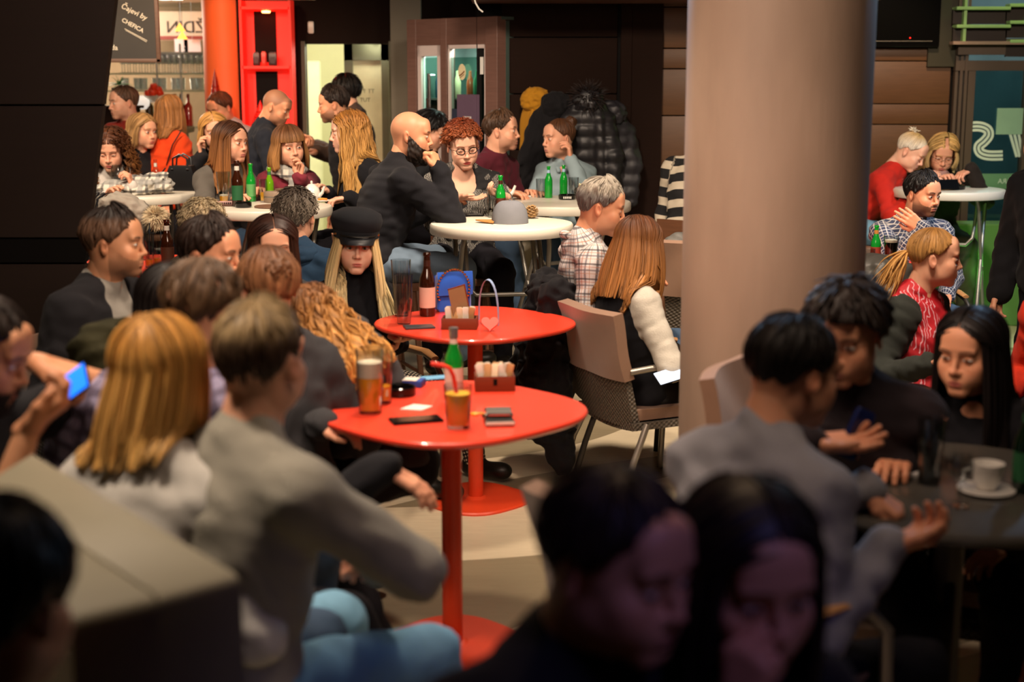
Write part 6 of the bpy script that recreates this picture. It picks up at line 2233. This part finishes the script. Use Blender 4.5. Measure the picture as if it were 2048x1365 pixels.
# --- bar table 1
zb = 1.0305
cp = thing('baseball_cap', 'grey cloth cap with tan brim lying on the round bar table', 'cap', at(1020, 446, zb), R(-8))
CG = mk('grey_cap_cloth', '6e7076', .9, var=.12, bump=.3, bscale=400)
for i in range(6):
    def pan(u, v, i=i):
        a = R(60) * (i + u) + R(15)
        r = .088 * math.cos(v * 1.5) ** .6 if v < .999 else .001
        bulge = 1 + .02 * math.sin(math.pi * u)
        return (r * bulge * math.cos(a), r * bulge * math.sin(a) * .9, .108 * math.sin(v * 1.55)), (math.cos(a) * .7, math.sin(a) * .7, .7)
    sheet(MB(), pan, 6, 8, .003).build('crown_panel', CG, cp)
sheet(MB(), lambda u, v: ((-.070 - .100 * v * math.sin(math.pi * (.08 + .84 * u)), (u - .5) * .16 * (1 - .25 * v), .006 + .006 * math.sin(math.pi * u)), (0, 0, 1)), 14, 5, .004).build('brim', mk('tan_brim', 'a8743c', .7), cp)
MB().lathe([(0, 0), (.006, .001), (.006, .005), (0, .007)], 10, (0, 0, .107)).build('button', CG, cp)
pc = thing('pine_cone', 'brown gilt pine cone beside the grey cap', 'pine cone', at(1063, 437, zb))
PC = mk('cone_scale', '9a7a50', .5, var=.35, scale=40)
MB().lathe([(0, 0), (.018, .008), (.024, .03), (.016, .055), (0, .068)], 10).build('core', PC, pc)
for i in range(46):
    a = i * 2.4; zz = .008 + .056 * i / 46; r = .030 * math.sin(math.pi * (.22 + .66 * i / 46))
    M = Matrix.Translation((r * math.cos(a), r * math.sin(a), zz)) @ Matrix.Rotation(a, 4, 'Z') @ Matrix.Rotation(R(-35), 4, 'Y')
    MB().box((0, 0, 0), (.014, .016, .003), M=M, bev=.001).build('cone_scale', PC, pc)
phone('black phone lying on the round bar table near the bald man', at(939, 432, zb), 3)
glass('slim clear glass behind the grey cap', at(984, 435, zb), .15, .02, .026)
bottle('green beer bottle with dark neck label behind the grey cap', at(1001, 434, zb), .21, GG, mk('brown_label', '4a2414', .5), neck=mk('neck_brown', '3a1c10', .4))
# --- bar table 3
def teapot(label, p, rz, s=1.0):
    t = thing('teapot', label, 'teapot', p, R(rz))
    MB().lathe([(0, 0), (.036 * s, 0), (.044 * s, .012 * s), (.052 * s, .045 * s), (.044 * s, .078 * s), (.030 * s, .090 * s), (0, .09 * s)], 24).build('body', WHITE, t)
    MB().lathe([(.030 * s, .090 * s), (.02 * s, .100 * s), (.004, .104 * s), (.008 * s, .110 * s), (.006 * s, .12 * s), (0, .122 * s)], 18).build('lid', WHITE, t)
    MB().tube([(.045 * s, 0, .03 * s), (.068 * s, 0, .05 * s), (.082 * s, 0, .088 * s)], [.014 * s, .010 * s, .007 * s], 10).build('spout', WHITE, t)
    MB().tube([(-.048 * s, 0, .075 * s), (-.078 * s, 0, .085 * s), (-.085 * s, 0, .055 * s), (-.065 * s, 0, .025 * s), (-.048 * s, 0, .02 * s)], .0055 * s, 8).build('handle', WHITE, t)
    return t


def cup(label, p, rz=0, r=.04, h=.055):
    t = thing('coffee_cup', label, 'cup', p, R(rz))
    MB().lathe([(0, .008), (r * .55, .008), (r * .8, h * .4), (r, h), (r * .93, h), (r * .72, h * .4), (0, .016)], 24).build('body', WHITE, t)
    MB().tube([(r * .9, 0, h * .8), (r * 1.4, 0, h * .75), (r * 1.4, 0, h * .4), (r * .8, 0, h * .3)], .004, 6).build('handle', WHITE, t)
    return t


def saucer(label, p, r=.07):
    return solo(MB().lathe([(0, 0), (r * .5, 0), (r, .008), (r * .98, .011), (r * .5, .005), (0, .005)], 28), 'saucer', WHITE, label, 'saucer', p)


teapot('white teapot before the woman in cat eye glasses', at(1002, 402, zb), 0)
saucer('white saucer by the hand of the woman in cat eye glasses', at(986, 406, zb))
cup('white cup on the saucer left of the teapot', at(986, 406, zb), 180)
for px_, py_, lb in ((1097, 396, 'left one of two green beer bottles before the woman in denim shirt'), (1127, 393, 'right one of two green beer bottles before the woman in denim shirt')):
    bottle(lb, at(px_, py_, zb), .185, GG, None, neck=mk('blue_neck', '9ab0d0', .4))
glass('small tumbler left of the two green bottles', at(1082, 395, zb), .11, .026, .03)
glass('small tumbler right of the two green bottles', at(1147, 396, zb), .12, .026, .03)
ashtray('black ashtray with white print beside the right green bottle', at(1134, 399, zb))
mb = MB()
for q in range(5): mb.box((-.02 + q * .010, -.0505, .014), (.006, .002, .012))
mb.build('ashtray_print', PAPER, [o for o in bpy.data.objects if o.name.startswith('ashtray')][-1])
pu = thing('black_purse', 'small black purse at the far side of the third bar table', 'purse', at(1166, 394, zb), R(10))
MB().box((0, 0, .028), (.10, .05, .056), bev=.012).build('bag_body', BLACK, pu)
MB().tube([(-.03, 0, .055), (-.02, 0, .075), (.02, 0, .075), (.03, 0, .055)], .003, 6).build('clasp', GOLD, pu)
solo(MB().tube([(-.035, 0, .004), (.035, 0, .004)], .004, 8), 'cigarette', PAPER, 'white cigarette lying beside the hands of the young man in maroon', 'cigarette', at(1068, 394, zb))
# --- bar table 2
glass('tall beer glass with a little beer left, left on the second bar table', at(448, 406, zb), .175, .024, .040, BEER, .28, .006, bulge=.002)
bottle('brown beer bottle with dark green label on the second bar table', at(476, 413, zb), .25, BG, LABG, neck=LABW)
bottle('green beer bottle beside the brown bottle', at(503, 403, zb), .215, GG, mk('print_label', '5a9a58', .5), neck=GG)
bottle('yellow green beer bottle before the woman with fringe', at(540, 404, zb), .195, clear_mat('lime_bottle_glass', 'a8e040', '78b818', .55), None, neck=LABG)
glass('slim glass of beer beside the yellow green bottle', at(527, 405, zb), .13, .018, .022, BEER, .5)
ashtray('black ashtray before the brown bottle on the second bar table', at(487, 415, zb), .045)
o = thing('bill_holder', 'dark bill holder with a pink printed slip on the second bar table', 'tray', at(450, 412, zb), R(4))
MB().box((0, 0, .004), (.12, .08, .008), bev=.002).build('tray', mk('wood_tray', '4a2c20', .4), o)
MB().box((0, .01, .016), (.10, .05, .016), bev=.002).build('slip_box', mk('pink_slip', 'b8908a', .7), o)
mb = MB()
for q in range(7): mb.box((-.034 + q * .011, -.0158, .016), (.007, .002, .009))
mb.build('slip_print', mk('sign_black', '2a1d18', .6), o)
o = thing('round_clutch', 'taupe round clutch bag on the second bar table', 'bag', at(560, 405, zb), R(5))
MB().lathe([(0, 0), (.085, 0), (.09, .008), (.09, .055), (.083, .064), (0, .066)], 32, sy=.7).build('bag_body', mk('taupe_leather', '84705e', .6), o)
MB().lathe([(.0905, .030), (.092, .033), (.0905, .036)], 32, sy=.7).build('zip', MET, o)
solo(MB().lathe([(0, 0), (.13, 0), (.135, .006), (.128, .010), (.12, .005), (0, .005)], 36, sy=.8), 'round_tray', wood('tray_wood', '6a4c3a'), 'flat brown tray under the taupe clutch', 'tray', at(558, 415, zb) - Vector((0, 0, 0)))
o = solo(MB().box((0, 0, .006), (.10, .06, .010), bev=.004), 'leather_wallet', mk('bronze_leather', '6a5440', .35), 'bronze leather wallet resting on the taupe clutch', 'wallet', at(560, 405, zb) + Vector((.03, 0, .067)), R(-20))
teapot('white teapot beside the curly haired man, on the second bar table', at(624, 402, zb), -15, .95)
saucer('small plate with orange peel on the second bar table', at(645, 404, zb), .05)
solo(MB().tube([(-.025, 0, .006), (0, .012, .008), (.025, 0, .006)], .007, 6), 'orange_peel', mk('orange_peel', 'd88a30', .6), 'curl of orange peel on the small plate', 'peel', at(645, 404, zb) + Vector((0, 0, .008)))
# --- bar table 4
hb = thing('handbag', 'black leather handbag with handles on the left bar table', 'bag', at(366, 381, zb), R(-8))
BL_ = mk('black_leather', '121214', .3, var=.1)
MB().prism([(-.095, -.05), (.095, -.05), (.095, .05), (-.095, .05)], 0, 0, rings=[(.0, 0), (0, .01), (.006, .10), (.030, .155)]).build('bag_body', BL_, hb)
for s in (-1, 1): MB().tube([(-.05, s * .03, .13), (-.045, s * .035, .20), (0, s * .035, .225), (.045, s * .035, .20), (.05, s * .03, .13)], .006, 8).build('handle', BL_, hb)
for s in (-1, 1): MB().lathe([(0, 0), (.008, .002), (.008, .006), (0, .008)], 10, (s * .05, -.045, .13)).build('stud', CHROME, hb)
MB().tube([(-.1, -.02, .14), (-.13, -.03, .10), (-.13, -.03, .03)], .005, 6).build('strap', BL_, hb)
# draped scarf as a lumpy folded cloth with fringe
s = SDF(.008)
c0 = at(275, 388, zb)
for i, (dx, dy, dz, r) in enumerate(((-.20, -.05, .02, .035), (-.14, -.04, .04, .045), (-.06, .0, .05, .05), (.02, .0, .055, .055), (.10, -.02, .06, .05), (.15, .0, .05, .045), (.04, -.08, .03, .035), (-.02, -.09, .03, .03), (.12, .04, .08, .035))):
    s.ell(np.array(c0) + np.array([dx, dy, dz]), (r * 1.7, r * 1.2, r * .85), k=.04)
for a0, a1 in (((-.2, -.05, .03), (-.29, -.16, .01)), ((-.14, -.05, .05), (.10, -.08, .07)), ((-.1, .02, .08), (.16, .02, .11))):
    s.cap(np.array(c0) + a0, np.array(c0) + a1, .025, .02, k=.02)
v, fq = s.mesh(wrinkle(.010, 21, .03, .09))
v[:, 2] = np.maximum(v[:, 2], zb)
sc = thing('scarf', 'pale grey checked scarf heaped on the left bar table, black fringe hanging down', 'scarf', c0)
o = link_mesh('cloth', v - np.array(c0), fq, SCARF, sc, cuv=v[:, [0, 2, 1]])
FR = mk('black_fringe', '17161a', .9, var=0)
for i in range(26):
    x = -.27 + i * .0055
    y = -.20 + rg.uniform(-.02, .03)
    p0 = Vector((x + .02, y + .04, .02))
    MB().tube([p0, Vector((x, -.235, -.005 + rg.uniform(-.01, .01))), Vector((x + rg.uniform(-.02, .02), -.25, -.07)), Vector((x + rg.uniform(-.02, .03), -.25, -rg.uniform(.10, .16)))], .0026, 4).build('tassel', FR, sc)
o = thing('wine_glass', 'round red wine glass held at the left bar table', 'glass', at(238, 388, zb))
MB().lathe([(0, 0), (.032, 0), (.032, .003), (.004, .008), (.004, .07), (.03, .085), (.042, .115), (.040, .150), (.034, .175), (.032, .175), (.038, .150), (.040, .115), (.028, .088), (0, .078)], 24).build('glass_body', GLASS, o)
MB().lathe([(0, .080), (.026, .089), (.038, .112), (0, .113)], 20).build('wine', mk('red_wine', '2a0808', .1, var=0), o)
o = thing('cola_bottle', 'small clear bottle with red label beside the wine glass', 'bottle', at(262, 386, zb))
MB().lathe([(0, 0), (.024, 0), (.027, .02), (.023, .06), (.027, .10), (.012, .15), (.011, .175), (.013, .18), (0, .18)], 18).build('glass_body', GLASS, o)
MB().lathe([(.0265, .085), (.028, .10), (.0265, .112)], 18).build('label', mk('red_label', 'b81a18', .5), o)
bottle('small clear soda bottle behind the scarf', at(313, 380, zb), .19, GLASS, None, neck=LABW)
# --- bar table 5
phone('tablet in a khaki case held on the window table', at(1893, 381, zb) + Vector((0, 0, .035)), 10, rot=(R(62), 0, R(12)), L=.16, name='tablet_case', cat='tablet')
ashtray('black ashtray on the window table', at(1914, 379, zb), .05)
# --- table 3
z3 = z1
glass('wide clear beer glass on the far left red table', at(288, 520, z3), .20, .03, .042)
glass('slim glass with amber rest left on the far left red table', at(300, 535, z3), .18, .022, .028, BEER, .3)
glass('slim glass with amber rest right beside the brown bottle', at(315, 532, z3), .18, .022, .028, BEER, .32)
bottle('brown beer bottle with outlined crest label on the far left red table', at(337, 540, z3), .26, BG, mk('crest_label', '4a2a1a', .5), neck=LABW)
# --- table 6
o = glass('pint of black stout with cream head beside the concrete column', at(1780, 532, z3), .16, .026, .040, mk('stout', '080403', .1, var=0), .8, .012)
bottle('green beer bottle with red label half hidden by the concrete column', at(1750, 530, z3), .21, GG, mk('red_label2', '8a3a2a', .5), neck=mk('gold_neck', 'b07a3a', .4))
glass('low tumbler at the edge of the concrete column', at(1737, 532, z3), .09, .028, .032)
# --- dark table
zt = .7505
glass('tall straight highball glass on the dark round table', at(1858, 968, zt), .165, .026, .034, clear_mat('clear_water', 'e4eef0'), .45)
saucer('white saucer on the dark round table', at(1972, 985, zt), .068)
cup('white coffee cup upside on its saucer on the dark round table', at(1972, 983, zt), 180, .040, .070)
o = thing('stemmed_glass', 'short stemmed glass beside the coffee cup', 'glass', at(1918, 1015, zt))
MB().lathe(stem_prof(.72), 20).build('glass_body', GLASS, o)
solo(MB().prism([(-.05, -.02), (.03, -.03), (.05, .02), (-.02, .03)], 0, .006), 'napkin', PAPER, 'crumpled white napkin on the dark round table', 'napkin', at(1805, 948, zt))
bottle('dark green bottle at the right edge on the dark round table', at(2046, 985, zt), .22, clear_mat('very_dark_green', '2a5a38', '0c2412', .7), LABG)
o = solo(MB().box((0, 0, 0), (.05, .02, .12), bev=.006), 'blue_lighter', mk('blue_plastic', '18204a', .25), 'dark blue object held by the young man in hoodie', 'lighter', P(1712, 868, 3.17), R(20))
o.rotation_euler = (0, R(25), R(20))
# phones in hands
phone('phone with bright blue lit screen in the hands of the man in black tee', P(143, 776, 2.93), 0, True, rot=(R(50), R(-35), R(-10)), L=.105, glow='1c6cf0', e=1.6)
phone('phone with pale lit screen in the hand of the auburn haired woman', P(1345, 752, 5.5), 0, True, rot=(R(35), R(-12), R(20)), L=.15, glow='cfe4ff', e=1.0)
# ------------------------------------------------------------------ coats
def coat(name, label, p, h, w, m, seed, fur=None, quilt=False, d=.16, sleeves=True):
    s = SDF(.011)
    p = np.array(p)
    s.ell(p + [0, 0, -.12], (w * .34, d * .5, .15), k=.05)
    s.ell(p + [0, 0, -h * .45], (w * .42, d * .52, h * .32), k=.08)
    s.ell(p + [0, 0, -h * .78], (w * .48, d * .5, h * .24), k=.08)
    if sleeves:
        for x in (-1, 1):
            s.cap(p + [x * w * .30, 0, -.14], p + [x * w * .46, -.03, -h * .48], .06, .052, k=.04)
            s.cap(p + [x * w * .46, -.03, -h * .48], p + [x * w * .44, -.05, -h * .80], .052, .042, k=.03)
    fold = wrinkle(.010, seed, .05, .18, (1.6, 1, .35))
    fn = (lambda q: fold(q) * .5 - .010 * np.abs(np.sin(q[:, 2] * 2 * math.pi / .16))) if quilt else fold
    v, fq = s.mesh(fn)
    t = thing(name, label, 'coat', p)
    link_mesh('body', v - p, fq, m, t)
    s = SDF(.010)
    s.ell(p + [0, -.03, -.02], (.10, .08, .09), k=.03)
    v, fq = s.mesh(wrinkle(.008, seed + 1, .03, .08))
    if fur is None:
        link_mesh('hood', v - p, fq, m, t)
    else:
        link_mesh('hood', v - p, fq, m, t)
        vv, ff, cc_ = tuft_locks((0, -.03, -.0), (0, -.4, .4), .14, 420, fur, seed, 3.2, .004, .02, .006, 6)
        link_mesh('fur_trim', vv, ff, HAIR, t, cols=cc_)
    MB().tube([(0, .02, .04), (0, .10, .06)], .008, 6).build('hook_loop', MET, t)
    return t


yc = 9.2
coat('hanging_coat', 'mustard yellow coat hanging on the dark panelled wall', P(1072, 196, yc + .03), .50, .22, knit('mustard_cloth', 'b07a1c'), 3, sleeves=False)
coat('hanging_coat', 'long black coat hanging between the mustard coat and the fur hooded jacket', P(1112, 205, yc - .08), .78, .40, knit('black_coat_cloth', '131215'), 4)
coat('hanging_coat', 'black quilted jacket with dark fur hood hanging on the wall', P(1176, 196, yc - .16), .74, .36, mk('black_quilt', '1e1d20', .45, var=.1), 5, fur='2a2220', quilt=True)
coat('hanging_coat', 'dark quilted coat hanging rightmost on the panelled wall', P(1222, 222, yc - .04), .70, .30, mk('dark_quilt', '26252a', .5, var=.1), 6, quilt=True)
solo(MB().box((0, 0, 0), (.05, .02, .07), bev=.003), 'hook_plate', MET, 'small metal hook plate on the wall beside the fur hood', 'hook', P(1199, 197, 9.37))


def draped(name, label, cat, segs, m, seed, amp=.012, h=.010, off=None):
    s = SDF(h)
    for a0, a1, r0, r1 in segs:
        s.cap(np.array(a0), np.array(a1), r0, r1, k=.06)
    v, fq = s.mesh(wrinkle(amp, seed, .05, .14))
    v[:, 2] = np.maximum(v[:, 2], .004)
    c = v.mean(0); c[2] = v[:, 2].min()
    o = link_mesh(name, v - c, fq, m, None, loc=tuple(c))
    return tag(o, label, cat)


JG = CAST['greyman']
gc = Vector(JG['H']) + Vector(JG['f']) * .08; gf = Vector(JG['f']); gl = Vector(JG['l'])
def gp(x, b, z): return tuple(Vector((gc.x, gc.y, 0)) + gl * x - gf * b + Vector((0, 0, z)))
draped('draped_jacket', 'black jacket draped over the chair of the grey haired man', 'jacket', [(gp(-.18, .34, .82), gp(.18, .34, .82), .06, .06), (gp(-.16, .36, .80), gp(-.20, .42, .30), .07, .11), (gp(.14, .36, .80), gp(.16, .42, .30), .07, .11), (gp(0, .38, .78), gp(0, .42, .34), .07, .10), (gp(-.20, .40, .45), gp(-.26, .34, .12), .09, .06)], knit('black_jacket_cloth', '131216'), 31)
draped('draped_jacket', 'grey quilted jacket over a chair at the left edge of the column', 'jacket', [(P(1360, 500, 7.2), P(1395, 500, 7.2), .09, .10), (P(1368, 520, 7.2), P(1380, 560, 7.2), .10, .10)], mk('grey_quilt', '5a5854', .6, var=.1), 33, .008)
draped('draped_jacket', 'grey leather jacket over the chair before the stout glass', 'jacket', [(P(1745, 545, 6.3), P(1800, 560, 6.2), .07, .08), (P(1750, 560, 6.3), P(1755, 660, 6.2), .11, .11), (P(1795, 570, 6.2), P(1790, 660, 6.1), .09, .1)], mk('grey_leather', '4c4a46', .4, var=.12), 35, .010)
draped('draped_jacket', 'dark camouflage patterned jacket over the bench beside the blond woman', 'jacket', [(P(215, 700, 3.9), P(260, 700, 3.9), .08, .08), (P(210, 720, 3.9), P(190, 880, 3.85), .09, .12), (P(250, 720, 3.9), P(245, 880, 3.85), .09, .12)], mk('camouflage', '2c2a1a', .85, var=.7, scale=16), 37)
draped('fur_hooded_coat', 'pale coat with fawn fur hood hung beneath the left bar table', 'coat', [(P(235, 420, 8.3), P(270, 430, 8.3), .09, .09), (P(240, 430, 8.3), P(250, 480, 8.3), .12, .12)], knit('sand_coat', '9c9488'), 39)
vv, ff, cc_ = tuft_locks((0, 0, 0), (0, -.4, .4), .085, 1300, 'c8b898', 11, 3.2, .0028, .02, .004, 5)
vv = vv * np.array([1.0, .8, .95])
o = link_mesh('fur_collar', vv, ff, HAIR, None, loc=tuple(P(312, 432, 8.2)), cols=cc_)
tag(o, 'fluffy fawn fur collar under the left bar table', 'fur collar')
# brown cushioned chair by the column
p = PZ(1352, 700, .2)
wicker_chair('wicker armchair with pinkish brown cover at the left edge of the column', 1.06, 7.15, 160, .50)
# ------------------------------------------------------------------ back to back bench, left foreground
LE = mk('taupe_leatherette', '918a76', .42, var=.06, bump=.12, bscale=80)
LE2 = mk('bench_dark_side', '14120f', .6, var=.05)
zb_ = 1.0
q0, q1, q2, q3 = PZ(-190, 965, zb_), PZ(60, 905, zb_), PZ(482, 1150, zb_), PZ(140, 1240, zb_)
m0, m1 = (q0 * .42 + q1 * .58), (q3 * .42 + q2 * .58)
m0 = PZ(-40, 962, zb_); m1 = PZ(318, 1196, zb_)
bn = thing('bench', 'taupe upholstered back to back bench in the left foreground, seam along its broad top', 'bench', ((q2 + q3) / 2 * 1.0)[:2] + (0,) if False else (q2.x, q2.y, 0))
def slab(a, b, c, d, z0, z1, ins, name, m):
    O = Vector((q2.x, q2.y, 0))
    pts = [Vector((p.x, p.y, 0)) - O for p in (a, b, c, d)]
    if (pts[1] - pts[0]).cross(pts[2] - pts[0]).z < 0: pts = pts[::-1]
    MB().prism([(p.x, p.y) for p in pts], 0, 0, rings=[(0, z0), (0, z1 - ins), (ins * .35, z1 - ins * .3), (ins, z1)]).build(name, m, bn, auto=60)
slab(q1, q2, m1, m0, .74, zb_, .02, 'back_pad', LE)
slab(m0, m1, q3, q0, .74, zb_, .02, 'back_pad', LE)
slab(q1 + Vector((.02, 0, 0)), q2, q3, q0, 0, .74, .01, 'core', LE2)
e1 = (q2 - q1).normalized(); nn = Vector((e1.y, -e1.x, 0))
if nn.x < 0: nn = -nn
s0, s1 = q1 - nn * -.01, q2 - nn * -.01
slab(s0, s1 - e1 * .05, s1 - e1 * .05 + nn * .45, s0 + nn * .45, .30, .44, .03, 'seat_pad', LE)
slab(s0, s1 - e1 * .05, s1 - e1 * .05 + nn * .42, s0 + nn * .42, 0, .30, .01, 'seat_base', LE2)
